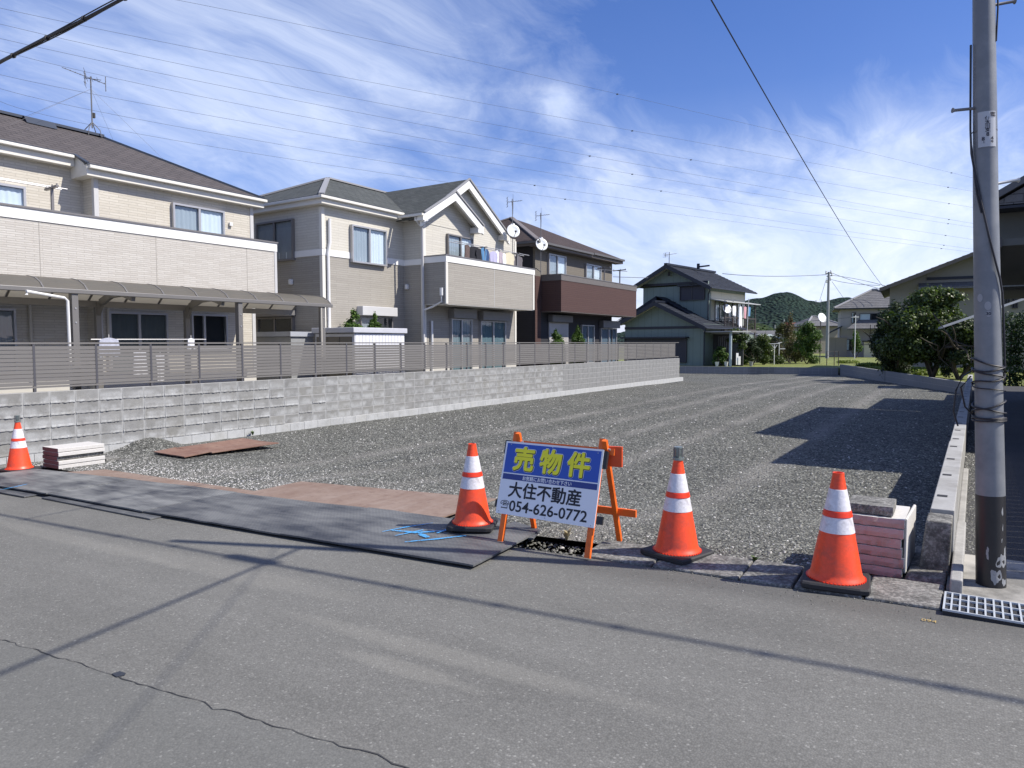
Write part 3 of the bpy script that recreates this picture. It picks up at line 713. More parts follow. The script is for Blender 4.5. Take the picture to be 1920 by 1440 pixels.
b = MB(); rx = EX-A1_; zr1 = rz_(rx); ryN = EY1-A1_; r0 = (rx, -4.0, zr1); r1 = (rx, ryN, zr1)
b.face([(EX, EYM, EZ), (EX, EY1, EZ), r1, (rx, EYM, zr1)]); b.face([(EXL, -4.5, rz_(EXL)), (EXL, EYM, rz_(EXL)), (rx, EYM, zr1), r0])
b.face([(EX, EY1, EZ), (EX-2*A1_, EY1, EZ), r1]); b.face([(EX-2*A1_, EY1, EZ), (EX-2*A1_, -4.5, EZ), r0, r1]); b.face([(EX-2*A1_, -4.5, EZ), (EXL, -4.5, rz_(EXL)), r0])
rf = b.build('roof', M_R1, h1); pp = [(EX, -4.5, EZ), (EX, EY1, EZ), (EX-2*A1_, EY1, EZ), (EX-2*A1_, -4.5, EZ)]
# lower eave tail in front of the recessed wall is cut back: draw eave assembly in two lengths
b = MB(); b.bar(r1, pp[1], .16, .05); b.bar(r1, pp[2], .16, .05); b.build('hip_cap', M_CAPD, rf)
b = MB(); b.bar((r0[0], r0[1], r0[2]+.02), (r1[0], r1[1], r1[2]+.02), .22, .06); b.build('ridge_cap', M_CAPD, rf)
for py0 in (2.2, 8.0):
    b = MB(); b.hexa([(r1[0]+.02, py0-.05, r1[2]-.02), (r1[0]+.34, py0-.1, r1[2]-.15), (r1[0]+.34, py0+.55, r1[2]-.15), (r1[0]+.02, py0+.5, r1[2]-.02), (r1[0]-.1, py0-.05, r1[2]+.1), (r1[0]+.2, py0-.1, r1[2]+.02), (r1[0]+.2, py0+.55, r1[2]+.02), (r1[0]-.1, py0+.5, r1[2]+.1)]); b.build('ridge_vent', M_CAPD, rf)
ZL_ = rz_(EXL)
b = MB(); b.box(EX-.12, EX-.01, EYM, EY1-.02, 5.18, 5.40); b.box(XR+.001, EX-.12, EYM, EY1-.02, 5.18, 5.21); b.hexa([(XL+.001, EYM+.001, 5.181), (EX-.12, EYM+.001, 5.181), (EX-.12, YC-.02, 5.181), (XL+.001, YC-.02, 5.181), (XL+.001, EYM+.001, rz_(XL)-.04), (EX-.12, EYM+.001, rz_(EX-.12)-.04), (EX-.12, YC-.02, rz_(EX-.12)-.04), (XL+.001, YC-.02, rz_(XL)-.04)]); b.build('soffit', M_TRIM, rf)
b = MB(); b.box(EXL-.12, EXL-.01, -4.5, EYM-.01, 5.41, ZL_-.02); b.box(XL+.001, EXL-.12, -4.5, EYM-.01, 5.41, 5.44); b.build('soffit', M_TRIM, rf)
b = MB(); b.box(EX, EX+.09, EYM+.02, EY1+.02, 5.32, 5.39); b.build('gutter', M_TRIM, rf, bevel=.012)
b = MB(); b.box(EXL, EXL+.09, -4.5, EYM-.05, ZL_-.09, ZL_-.025); b.build('gutter', M_TRIM, rf, bevel=.012)
b = MB(); b.bar((EX+.02, EYM, EZ+.01), (EXL-.02, EYM, ZL_+.01), .08, .04); b.build('edge_flashing', M_CAPD, rf)
b = MB(); b.box(EX-.02, EX+.02, EYM, EY1, EZ-.015, EZ+.012); b.bar((EX, EY1, EZ), (EX-2*A1_, EY1, EZ), .04); b.box(EXL-.02, EXL+.02, -4.5, EYM, ZL_-.015, ZL_+.012); b.build('drip_edge', M_CAPD, rf)
b = MB(); b.box(XR, XR+.07, 11.52, 11.61, 4.60, 4.69); b.build('wall_vent', M_PVC, h1, bevel=.01)
downpipe(h1, [hX(172/1.0+30, 0, -14.9)*0+np.array([XR+.06, 8.4, 2.8]), (XR+.06, 8.4, .9)], .035, M_PVCB)
downpipe(h1, [(XL+.07, 7.05, 2.8), (XL+.07, 7.05, .9)], .035, M_PVCB)
# clothes-pole brackets on the balcony
def pole_stand(parent, x, y, zb, zt, arm=.25, sgn=1, m=None):
    b = MB(); b.bar((x, y, zb), (x, y, zt), .045); b.bar((x-arm, y, zt), (x+arm*.9, y, zt+.02), .05, .04)
    for dx in (-arm+.03, 0.02, arm*.8): b.bar((x+dx, y, zt+.02), (x+dx, y, zt+.07), .02)
    return b.build('pole_bracket', m or M_ALU, parent)
q = hX(99, 400, BX-.2); pole_stand(h1, BX-.2, q[1], 4.14, hX(97, 353, BX-.2)[2])
zt = hX(97, 353, BX-.2)[2]
for dx, dz in ((-.22, .05), (.0, .03)):
    o = MB().tube([(BX-.2+dx, 4.0, zt+dz), (BX-.2+dx, q[1]+.28, zt+dz)], .012, 8).build('drying_pole', M_ALUL, None, smooth=True)
    tagp(o, 'thin metal clothes pole over the wide cream balcony, %s the house wall' % ('nearer' if dx < -.1 else 'farther from'), 'clothes pole', 'clothes poles on the cream balcony')
    o.name = 'clothes_pole'

# carport roof in front of house 1
M_CP = mat('carport_frame', (.155, .15, .145), .42, .06, 3)
m = bpy.data.materials.new('smoke_polycarbonate'); m.use_nodes = True; t = NT(m.node_tree)
pr_ = t.n('ShaderNodeBsdfPrincipled', Base__Color=(.17, .165, .155, 1), Roughness=.35); tl = t.n('ShaderNodeBsdfTranslucent', Color=(.80, .74, .60, 1)); mx = t.n('ShaderNodeMixShader', i0=.55, i1=pr_.outputs[0], i2=tl.outputs[0]); t.n('ShaderNodeOutputMaterial', Surface=mx); M_POLY = m
cpt = thing('carport', 'grey carport with curved smoked panels standing before the cream house', 'carport', (-14, 8, .52))
prof = [(-13.36, 2.545), (-13.48, 2.66), (-13.66, 2.745), (-13.9, 2.79), (-14.2, 2.785), (-14.45, 2.70), (-14.65, 2.58), (-14.79, 2.46)]
CY0, CY1 = 1.2, 12.42
ribs = [CY1-.02-.72*i for i in range(16)]
for i in range(15):
    b = MB(); ya, yb = ribs[i+1]+.018, ribs[i]-.018
    for j in range(len(prof)-1):
        (xa, za), (xb, zb) = prof[j], prof[j+1]; b.face([(xa, ya, za), (xa, yb, za), (xb, yb, zb), (xb, ya, zb)])
    b.build('roof_panel', M_POLY, cpt, smooth=True)
for y in ribs:
    b = MB()
    for j in range(len(prof)-1):
        (xa, za), (xb, zb) = prof[j], prof[j+1]; b.bar((xa, y, za-.006), (xb, y, zb-.006), .026, .03)
    b.build('roof_rib', M_CP, cpt)
b = MB(); b.box(-13.42, -13.33, CY0, CY1, 2.485, 2.565); b.build('front_beam', M_CP, cpt, bevel=.01)
b = MB(); b.box(-14.80, -14.73, CY0, CY1, 2.33, 2.45); b.build('rear_beam', M_CP, cpt)
for x_ in (-13.8, -14.3):
    z_ = np.interp(-x_, [-p[0] for p in prof], [p[1] for p in prof])-.035
    b = MB(); b.bar((x_, CY0, z_), (x_, CY1, z_), .035, .04); b.build('purlin', M_ALU, cpt)
for y in (2.9, 6.42, 9.80, 12.14):
    b = MB(); b.box(-13.48, -13.36, y-.055, y+.055, .5, 2.50); ps = b.build('front_post', M_CP, cpt, bevel=.006)
    c = MB(); c.box(-13.485, -13.355, y-.06, y+.06, 2.501, 2.53); c.build('post_cap', M_ALUL, ps)
    for zz in (1.98, 2.23): MB().tube([(-13.36, y, zz), (-13.35, y, zz)], .014, 8).build('bolt', M_ALUL, ps)
for y in (3.8, 7.5, 9.42):
    b = MB(); b.box(-14.79, -14.70, y-.05, y+.05, .5, 2.33); b.build('rear_post', M_CP, cpt)
    b = MB(); pa = [(-14.75, y, 2.2), (-14.6, y, 2.42), (-14.2, y, 2.56), (-13.8, y, 2.58), (-13.42, y, 2.47)]
    for a_, c_ in zip(pa, pa[1:]): b.bar(a_, c_, .07, .13)
    b.build('curved_brace', M_CP, cpt)
q = hX(50, 546, -13.3); b = MB(); b.tube([(-13.31, q[1], q[2]-.06), (-13.31, q[1], q[2]), (-13.31, 6.22, 2.40), (-13.31, 6.27, 2.35), (-13.31, 6.28, .55)], .026, 8)
b.build('downspout', M_PVC, cpt, smooth=True)
b = MB(); b.tube([(-13.31, 12.02, 2.46), (-13.31, 12.02, .55)], .022, 8).build('downspout', M_PVCB, cpt, smooth=True)

# laundry beside the lower windows
hg = MB().tube([hX(170, 636.5, -13.75), hX(386, 636.5, -13.75)], .012, 8).build('drying_pole', M_ALUL, None, smooth=True)
tagp(hg, 'pale clothes pole just above the slat fence under the carport', 'clothes pole')
def garment(name, label, cat, c, wdt, hgt, m, ax=(0, 1, 0), group=None, seed=0, sleeves=False, hook=True):
    """cloth hanging from a hanger: shoulders slope from the hook, folds run down"""
    rg = random.Random(seed); ax = np.array(ax, float); nrm = np.cross(ax, (0, 0, 1)); nx, nz = 13, 9; V = []; F = []
    ph = rg.random()*6
    for sgn in (1, -1):
        for j in range(nz):
            v = j/(nz-1)
            for i in range(nx):
                u = -1+2*i/(nx-1); half = wdt/2*(1+.08*math.sin(v*3+ph)) if not sleeves else wdt/2*(1 if v > .3 else (1.15-.5*abs(v-.3)))
                top = -.09*abs(u)**1.2*hgt*1.2
                q = np.array(c)+ax*u*half+nrm*(sgn*(.012+.035*v*(1-abs(u)))+.018*math.sin(u*7+ph+v*2)*v)+np.array([0, 0, top*(1-v*.5)-v*hgt*(1+.04*math.sin(u*4+ph))])
                V.append(q)
    for s_ in range(2):
        o0 = s_*nx*nz
        for j in range(nz-1):
            for i in range(nx-1): a = o0+j*nx+i; F.append((a, a+1, a+nx+1, a+nx) if s_ == 0 else (a, a+nx, a+nx+1, a+1))
    r = thing(name, label, cat, (c[0], c[1], c[2]-hgt), group)
    mesh_np('cloth', V, F, m, r, smooth=True)
    if hook: MB().tube([np.array(c)+(0, 0, 0), np.array(c)+(0, 0, .06)], .006, 6).build('hook', M_PVC, r)
    return r
M_CW = mat('white_cloth', (.72, .73, .78), .9, .06, 6); M_CL = mat('lavender_cloth', (.45, .44, .62), .9, .08, 6); M_CB = mat('black_cloth', (.012, .013, .02), .9)
M_CN = mat('navy_cloth', (.02, .06, .16), .9, .2); M_CC = mat('cream_cloth', (.62, .57, .42), .9, .08); M_CG = mat('grey_cloth', (.13, .12, .13), .9, .2, 8); M_CBR = mat('brown_patterned_cloth', (.10, .07, .065), .9, .7, 22)
M_CSK = mat('sky_blue_cloth', (.10, .25, .45), .9, .1)
zz = hX(200, 636.5, -13.75)[2]
garment('hanging_shirt', 'pale blue grey shirt on a hanger just above the slat fence', 'shirt', hX(204, 633, -13.75), .36, .34, mat('pale_shirt', (.40, .42, .50), .9, .3, 20), group=None, seed=2)
garment('hanging_towel', 'white cloth pegged under the carport left of the small window', 'cloth', hX(358, 634, -13.75), .16, .22, M_CW, seed=5)
garment('hanging_shirt', 'white shirt seen through the slats below the big lower window', 'shirt', hX(262, 655, -13.75), .26, .5, M_CW, seed=6)
garment('hanging_towel', 'white towel seen through the slats right of the shirt', 'towel', hX(300, 662, -13.75), .16, .55, M_CW, seed=7)

# television aerial on the roof
def yagi(parent, p, L=.9, dirv=(1, .3, .0), n=9, el=.28, r=.006, vert=False, m=None):
    b = MB(); d_ = np.array(dirv, float); d_ /= np.linalg.norm(d_); sd = np.cross(d_, (0, 0, 1)); sd /= np.linalg.norm(sd)
    if vert: sd = np.array([0, 0, 1.])
    a = np.array(p)-d_*L*.35; e = np.array(p)+d_*L*.65; b.tube([a, e], r*1.5, 5)
    for i in range(n): q = a+(e-a)*(i+.3)/n; k = el*(1-.45*i/n); b.tube([q-sd*k/2, q+sd*k/2], r*.8, 5)
    rr = a+np.array([0, 0, .0]); 
    for zo in (-.16, -.06, .06, .16): b.tube([rr-sd*el*.55+(0, 0, zo), rr+sd*el*.55+(0, 0, zo)], r*.8, 5)
    b.tube([rr+(0, 0, -.18), rr+(0, 0, .18)], r*1.6, 5)
    return b.build('aerial_head', m or M_STEELD, parent)
M_STEELD = mat('dull_steel', (.16, .16, .165), .5, .1, metal=.3)
an = thing('roof_aerial', 'tall roof aerial guyed on the ridge of the cream house', 'aerial', (r1[0], 8.3, r1[2]))
base = np.array([r1[0], hX(173, 235, r1[0])[1], r1[2]+.05]); top = np.array([base[0], base[1], hD(169, 146, (base-EYE)@_h)[2]])
b = MB(); b.tube([base+(0, 0, .12), top], .017, 8); b.build('mast', M_STEELD, an, smooth=True)
for a_ in range(4):
    dx, dy = .22*math.cos(a_*1.57+.7), .22*math.sin(a_*1.57+.7); MB().tube([base+(dx, dy, -.1), base+(dx*.8, dy*.8, .08), base+(0, 0, .27)], .011, 6).build('leg', M_STEELD, an)
b = MB(); b.box(base[0]-.03, base[0]+.03, base[1]+.02, base[1]+.07, base[2]+.38, base[2]+.5); b.build('booster_box', M_BLACK, an)
yagi(an, top+(0, 0, -.04), .95, (-.35, -.9, .22), 9, .12); yagi(an, top+(0, 0, -.05), .35, (.5, .8, 0), 3, .5, vert=False)
for dx, dy in ((.9, 1.3), (.9, -2.2), (-.9, 1.3), (-.9, -2.2)):
    MB().tube([top+(0, 0, -.3), base+(dx, dy, -.5)], .0025, 4, caps=False).build('guy_wire', M_STEELD, an)

# ---------------------------------------------------------------- house 2: pale two-tone house with the double gable
h2 = thing('detached_house', 'ivory and greige house with double front gable, laundry on its balcony', 'house', (-18, 18, .5))
XM, XG = -15.2, -14.4; Y0, YI, Y1 = 13.80, 17.15, 22.41; ZB0, ZB1 = 4.02, 4.21
body = [(-22.5, XM, Y0, YI), (-22.5, XG, YI, Y1)]
b = MB(); b.box(-22.5, XM, Y0, YI, .86, ZB0+.01); b.box(-22.5, XG, YI, Y1, .86, ZB0+.01); b.build('lower_wall', M_S2L, h2)
b = MB(); b.box(-22.5, XM, Y0, YI, ZB1, 5.5); b.box(-22.5, XG, YI, Y1, ZB1, 5.42); b.build('upper_wall', M_S2U, h2)
b = MB(); b.box(-22.48, XM+.02, Y0-.02, YI-.02, ZB0+.012, ZB1-.002); b.box(-22.48, XG+.02, YI-.02, Y1+.02, ZB0+.012, ZB1-.002); b.build('white_band', M_BAND, h2)
b = MB(); b.box(-22.45, XM+.012, Y0-.012, YI, .5, .859); b.box(-22.45, XG+.012, YI-.012, Y1+.012, .5, .859); b.build('foundation', M_FOUND, h2)
for x, y, s_ in ((XM, Y0, 1), (XG, YI, 1), (XG, Y1, -1)):
    b = MB()
    for (za, zb) in ((.87, ZB0+.005), (ZB1+.005, 5.35)): b.box(x-.09, x+.02, min(y-.02*s_, y+.09*s_), max(y-.02*s_, y+.09*s_), za, zb)
    b.build('corner_trim', M_TRIM, h2)
f2, fG, fS = FXp(XM), FXp(XG), FYm(Y0)
wpix(h2, f2, (655, 421), (721, 500), cur='both', frame=M_ALUL, dep=.12)
wpix(h2, fS, (484, 420), (554, 488), cur='both', curm=M_CURTG)
wpix(h2, fS, (486, 596), (555, 700), cur=None, shutter=.35)
wpix(h2, f2, (672, 592), (733, 640), cur='left', curm=M_CURTG, shutter=.28, shade=M_TRIMG)
wpix(h2, fG, (836, 438), (884, 530), cur='both', frame=M_ALU)
wpix(h2, fG, (843, 597), (882, 720), cur='both', frame=M_ALUL, curm=mat('teal_curtain', (.14, .2, .22), .9), shutter=.32, shade=mat('grey_shutter', (.2, .195, .19), .5))
wpix(h2, fG, (898, 601), (945, 720), cur='both', frame=M_ALUL, curm=mat('teal_curtain', (.14, .2, .22), .9), shutter=.32, shade=mat('grey_shutter', (.2, .195, .19), .5))
BX2 = -13.52; YB0, YB1 = 17.15, 22.28
b = MB(); b.box(BX2-.13, BX2, YB0, YB1, 2.80, 4.06); b.box(XG+.022, BX2-.13, YB0, YB0+.12, 2.80, 4.06); b.box(XG+.022, BX2-.13, YB1-.12, YB1, 2.80, 4.06); bl2 = b.build('balcony', M_S2L, h2)
b = MB(); b.box(XG+.022, BX2-.01, YB0+.01, YB1-.01, 2.78, 2.84); b.build('balcony_floor', M_TRIM, bl2)
b = MB(); b.box(BX2-.15, BX2+.02, YB0-.02, YB1+.02, 4.061, 4.25); b.box(XG+.022, BX2-.15, YB0-.02, YB0+.14, 4.061, 4.25); b.box(XG+.022, BX2-.15, YB1-.14, YB1+.02, 4.061, 4.25); b.build('white_band', M_BAND, bl2)
b = MB(); b.box(BX2-.17, BX2+.035, YB0-.035, YB1+.035, 4.251, 4.285); b.box(XG+.022, BX2-.17, YB0-.035, YB0+.16, 4.251, 4.285); b.build('coping', M_ALU, bl2)
b = MB()
for y in (YB0+.03, YB1-.05): b.box(BX2-.03, BX2+.014, y-.05, y+.05, 2.8, 4.06)
b.build('corner_trim', M_TRIM, bl2)
b = MB(); y = hX(927, 550, BX2)[1]; b.box(BX2+.001, BX2+.004, y-.008, y+.008, 2.8, 4.06); b.build('panel_joint', M_TRIMG, bl2)
# roofs of house 2
xe, ye, ze, a2, s2 = -14.95, 13.58, 5.62, 3.0, .45
b = MB(); za = ze+a2*s2
A = (xe, ye, ze); Bp = (xe, 17.2, ze); r0 = (xe-a2, ye+a2, za); r1 = (xe-a2, 20.0, za); Cc = (xe-2*a2-1, ye, ze); Cd = (xe-2*a2, 20.0, ze)
b.face([A, Bp, (xe, 20, ze), r1, r0]); b.face([A, r0, (xe-2*a2, ye, ze)]); b.face([(xe-2*a2, ye, ze), r0, r1, Cd]); rf2 = b.build('roof', M_R2, h2)
b = MB(); b.bar((A[0], A[1], A[2]+.02), (r0[0], r0[1], r0[2]+.02), .15, .05); b.bar((xe-2*a2, ye, ze+.02), (r0[0], r0[1], r0[2]+.02), .15, .05); b.build('hip_cap', M_CAPG, rf2)
b = MB(); b.bar((r0[0], r0[1], r0[2]+.02), (r1[0], r1[1], r1[2]+.02), .18, .05); b.build('ridge_cap', M_CAPG, rf2)
b = MB(); b.box(XM+.001, xe-.02, ye+.02, YI-.02, 5.40, 5.43); b.box(xe-.1, xe-.02, ye+.02, 16.9, 5.43, 5.59); b.box(-21.5, xe-.1, ye+.02, ye+.1, 5.43, 5.59); b.box(-21.5, XM, ye+.02, Y0-.001, 5.40, 5.43); b.build('soffit', M_TRIM, rf2)
b = MB(); b.box(xe-.01, xe+.07, ye-.07, 16.85, 5.53, 5.605); b.box(-21.5, xe-.01, ye-.07, ye+.01, 5.53, 5.605); b.build('gutter', M_TRIM, rf2, bevel=.012)
b = MB(); b.box(xe-.06, xe+.02, ye-.02, 16.9, 5.607, 5.632); b.box(-21.5, xe, ye-.02, ye+.03, 5.607, 5.632); b.build('drip_edge', M_CAPD, rf2)
def gable(parent, xf, xb, yc, zc, half, slope, wallx, zw, mwall, mroof, barge=.22, trim=None, wy0=None, wy1=None):
    """gable roof, ridge along X, face towards +X"""
    zl_ = zc-half*slope; th = .07
    b = MB()
    for s_ in (-1, 1):
        p = [(xf, yc, zc), (xb, yc, zc), (xb, yc+s_*half, zl_), (xf, yc+s_*half, zl_)]
        if s_ > 0: p = p[::-1]
        b.slab(p, th)
    rf = b.build('roof', mroof, parent)
    b = MB()
    for s_ in (-1, 1):
        b.hexa([(xf-.05, yc, zc-th-barge), (xf+.03, yc, zc-th-barge), (xf+.03, yc+s_*half, zl_-th-barge), (xf-.05, yc+s_*half, zl_-th-barge),
                (xf-.05, yc, zc-.03), (xf+.03, yc, zc-.03), (xf+.03, yc+s_*half, zl_-.03), (xf-.05, yc+s_*half, zl_-.03)])
    b.build('bargeboard', trim or M_BAND, rf)
    b = MB()
    for s_ in (-1, 1):
        b.hexa([(wallx, yc, zc-th-.06), (xf-.05, yc, zc-th-.06), (xf-.05, yc+s_*half, zl_-th-.06), (wallx, yc+s_*half, zl_-th-.06),
                (wallx, yc, zc-th-.035), (xf-.05, yc, zc-th-.035), (xf-.05, yc+s_*half, zl_-th-.035), (wallx, yc+s_*half, zl_-th-.035)])
    b.build('soffit', M_TRIM, rf)
    b = MB(); b.bar((xf+.04, yc-half, zl_+.015), (xf+.04, yc, zc+.015), .05, .05); b.bar((xf+.04, yc, zc+.015), (xf+.04, yc+half, zl_+.015), .05, .05)
    b.build('verge_flashing', M_CAPG, rf)
    wy0 = yc-half+.1 if wy0 is None else wy0; wy1 = yc+half-.1 if wy1 is None else wy1
    b = MB(); pts = [(wy0, zw), (wy1, zw)]
    def zt_(y): return zc-abs(y-yc)*slope-.08
    pts = [(wy0, zw), (wy1, zw), (wy1, max(zw+.01, zt_(wy1))), (yc, zt_(yc)), (wy0, max(zw+.01, zt_(wy0)))]
    b.extr(pts, 0, wallx-.3, wallx); b.build('gable_wall', mwall, parent)
    return rf
gable(h2, -14.20, -19.2, 19.24, 6.99, 2.42, .645, XG-.001, 5.40, M_S2U, M_R2, wy0=YI+.01, wy1=Y1-.3)
gable(h2, -14.06, -17.0, 18.32, 6.42, 1.54, .575, XG+.012, 5.30, M_S2U, M_R2, wy0=YI+.01, wy1=19.3)
b = MB(); b.box(XG-.3, -14.15, 21.25, 21.6, 5.25, 5.43); b.build('eave_return', M_TRIM, h2)
b = MB(); b.box(XG+.02, -14.036, 16.72, 16.95, 5.30, 5.48); b.build('eave_return', M_BAND, h2); b = MB(); b.box(XG+.02, -14.036, 19.55, 19.82, 5.28, 5.46); b.build('eave_return', M_BAND, h2)
b = MB(); b.box(-15.0, -14.0, 16.62, 16.72, 5.42, 5.49); b.build('gutter', M_TRIM, h2)
downpipe(h2, [(-14.3, 16.68, 5.42), (-14.33, 16.80, 5.28), (-14.33, 17.02, 5.10), (-14.33, 17.06, .55)], .036, M_TRIMG)
downpipe(h2, [(XM+.07, 14.02, 5.05), (XM+.07, 14.02, 4.4), (XM+.07, 13.95, 4.1), (XM+.07, 13.95, .6)], .045, M_PVC)
downpipe(h2, [(XM+.07, 14.25, 1.95), (XM+.07, 14.25, .6)], .05, M_PVC)
b = MB(); b.tube([(-14.0, 17.1, 2.72), (-13.66, 17.1, 2.86), (-13.66, 17.1, 3.05)], .032, 8); b.tube([(-13.66, 17.1, 3.05), (-13.66, 17.1, 3.28)], .06, 8); b.tube([(-14.33, 17.06, 2.62), (-14.0, 17.1, 2.72)], .032, 8)
b.build('rain_head', M_PVC, h2, smooth=True)
b = MB(); b.tube([(-14.33, 17.45, 2.3), (-14.33, 17.45, .6)], .04, 8); b.build('drain_pipe', M_PVC, h2, smooth=True)
for (px, py, f_) in ((548, 529, fS), (765, 538, FYm(YI))):
    u_, z_ = f_.hit(px, py); b = MB(); f_.box(b, u_-.055, u_+.055, z_-.08, z_+.08, 0, .11); b.build('wall_vent', M_PVC, h2, bevel=.03)

# laundry on the balcony of house 2
zp = hX(930, 468, -13.85)[2]
for k, (xx) in enumerate((-13.78, -14.0)):
    o = MB().tube([(xx, 17.9, zp), (xx, 22.35, zp)], .013, 6).build('clothes_pole', M_ALUL, None, smooth=True)
    tagp(o, 'clothes pole over the laundry balcony of the ivory house, %s' % ('the outer one' if k == 0 else 'the one nearer the window'), 'clothes pole', 'poles on the laundry balcony')
for y in (19.55, 21.55): 
    b = MB(); b.bar((-13.8, y, 4.285), (-13.8, y, zp-.02), .06); b.bar((-14.15, y, zp), (-13.68, y, zp-.01), .05, .03); b.build('pole_bracket', M_ALU, h2)
clo = [(876, 'jacket', 'brown patterned jacket, first item at the window end of the laundry', M_CBR, .30, .55, False), (888, 'shirt', 'wide black shirt hanging beside the brown patterned jacket', M_CB, .45, .60, True),
       (899, 'shirt', 'second black shirt in the laundry, overlapping the wide one', M_CB, .42, .60, True), (906, 'shirt', 'sky blue shirt between the black and navy laundry', M_CSK, .20, .62, True), (913, 'shirt', 'navy shirt in the laundry next to the sky blue one', M_CN, .22, .66, False),
       (925, 'shirt', 'lavender shirt hanging mid balcony with dark trim beside it', M_CL, .26, .62, True), (932, 'towel', 'narrow white towel right of the lavender shirt', M_CW, .2, .6, False), (938, 'shirt', 'pale grey mottled shirt among the white laundry', mat('mottled_cloth', (.42, .36, .4), .9, .5, 30), .2, .55, False),
       (945, 'shirt', 'white shirt in the laundry next to the cream garment', M_CW, .26, .6, True), (953, 'shirt', 'cream shirt with sloping shoulders in the laundry', M_CC, .42, .65, True), (963, 'trousers', 'grey trousers pegged at the far end of the laundry', M_CG, .3, .62, False), (971, 'shirt', 'dark grey garment hanging last on the laundry pole', M_CG, .32, .5, True)]
for k, (px, nm, lb, m_, w_, hh, sl__) in enumerate(clo):
    c = hX(px, 466, -13.8); c[2] = zp-.02-.03*(k % 3)
    garment('hanging_'+nm, lb, nm, c, w_*1.25, hh, m_, ax=(.25, .95, 0) if k % 2 else (-.2, .97, 0), seed=k+10, sleeves=sl__, group='laundry on the ivory house balcony')
# dishes on masts
M_DISH = mat('dish_white', (.78, .80, .80), .35, .03)
def dish(parent, c, r=.23, az=(.75, -.65, .35), m=None):
    d_ = np.array(az, float); d_ /= np.linalg.norm(d_); a = np.cross(d_, (0, 0, 1)); a /= np.linalg.norm(a); e = np.cross(a, d_); V = [np.array(c)-d_*.05]; F = []
    n = 24; R_ = 4
    for i in range(1, R_+1):
        for j in range(n): t_ = 6.2832*j/n; rr = r*i/R_; V.append(np.array(c)+a*rr*math.cos(t_)+e*rr*1.08*math.sin(t_)-d_*.05*(1-(i/R_)**2))
    for j in range(n): F.append((0, 1+j, 1+(j+1) % n))
    for i in range(R_-1):
        for j in range(n): p, q = 1+i*n+j, 1+i*n+(j+1) % n; F.append((p, p+n, q+n, q))
    o = mesh_np('dish', V, F, m or M_DISH, parent, smooth=True)
    md = o.modifiers.new('s', 'SOLIDIFY'); md.thickness = .012
    b = MB(); b.tube([np.array(c)-e*r, np.array(c)-e*r*.75+d_*r*1.2], .012, 6); b.box(*(v for q in zip(np.array(c)-e*r*.7+d_*r*1.15-.03, np.array(c)-e*r*.7+d_*r*1.15+.03) for v in q)); b.build('feed_arm', M_STEELD, parent)
for k, (px, yt, yd, X_, lb) in enumerate(((961, 378, 434, -13.95, 'dish and aerial on a mast at the end of the laundry balcony'), (1014, 404, 459, -13.95, 'dish and aerial on a mast beside the brown hip roof corner'))):
    c = hX(px, yd, X_); top = hX(px, yt, X_); r = thing('dish_mast', lb, 'satellite dish', (c[0], c[1], 4.2))
    MB().tube([(c[0], c[1], 4.2), (c[0], c[1], top[2])], .014, 6).build('mast', M_STEELD, r)
    dish(r, c+np.array([.1, -.1, 0]), .235); yagi(r, top, .55, (.5, .5, .1), 6, .3); yagi(r, top+(0, 0, -.06), .3, (.3, -.7, .0), 4, .36, vert=True)
    b = MB(); b.box(c[0]-.04, c[0]+.06, c[1]-.05, c[1]+.05, c[2]+.2, c[2]+.28); b.build('mast_clamp', M_PVC, r)
    b = MB(); b.bar((c[0], c[1], 4.3), (XG+.01, c[1]-.0 if k == 0 else 23.85, 4.5), .03); b.build('mast_bracket', M_STEELD, r)

# ---------------------------------------------------------------- foliage
def leafcloud(name, blobs, n, size, m, parent=None, flat=.0, seed=0, shell=.55):
    """leaf sized quads spread through a set of ellipsoids (cx,cy,cz,rx,ry,rz[,weight])"""
    rg = np.random.default_rng(seed); B = np.array([list(b)[:6] for b in blobs], float)
    wts = np.array([b[6] if len(b) > 6 else b[3]*b[4]*b[5] for b in blobs]); wts = wts/wts.sum()
    k = rg.choice(len(B), n, p=wts); dirs = rg.normal(size=(n, 3)); dirs /= np.linalg.norm(dirs, axis=1)[:, None]
    rad = (shell+(1-shell)*rg.random(n))**.8*(1+.14*rg.normal(size=n))
    P = B[k, :3]+dirs*B[k, 3:6]*rad[:, None]
    nr = dirs+rg.normal(size=(n, 3))*.7+np.array([0, 0, .5]); nr /= np.linalg.norm(nr, axis=1)[:, None]
    a = np.cross(nr, rg.normal(size=(n, 3))); a /= np.linalg.norm(a, axis=1)[:, None]; b_ = np.cross(nr, a)
    s = size*(.6+.8*rg.random(n))[:, None]
    V = np.stack([P-a*s*.5, P+b_*s*.32+nr*s*.06, P+a*s*.5, P-b_*s*.32+nr*s*.06], 1).reshape(-1, 3)
    F = (np.arange(4)[None]+4*np.arange(n)[:, None])
    return mesh_np(name, V, F, m, parent)
M_LEAF = leafmat('broad_leaf', (.025, .045, .014), (.15, .20, .05), .4)
M_LEAFL = leafmat('light_leaf', (.035, .075, .015), (.13, .21, .045))
M_LEAFO = leafmat('olive_leaf', (.04, .05, .015), (.15, .15, .05))
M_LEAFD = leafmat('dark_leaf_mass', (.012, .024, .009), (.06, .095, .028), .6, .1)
M_LEAFR = leafmat('rusty_leaf', (.06, .05, .028), (.16, .125, .06))
M_CONI = leafmat('conifer_leaf', (.03, .07, .012), (.11, .19, .03), .6, .2)
M_BARK = mat('bark', (.07, .058, .045), .95, .3, 12, .8, 40)
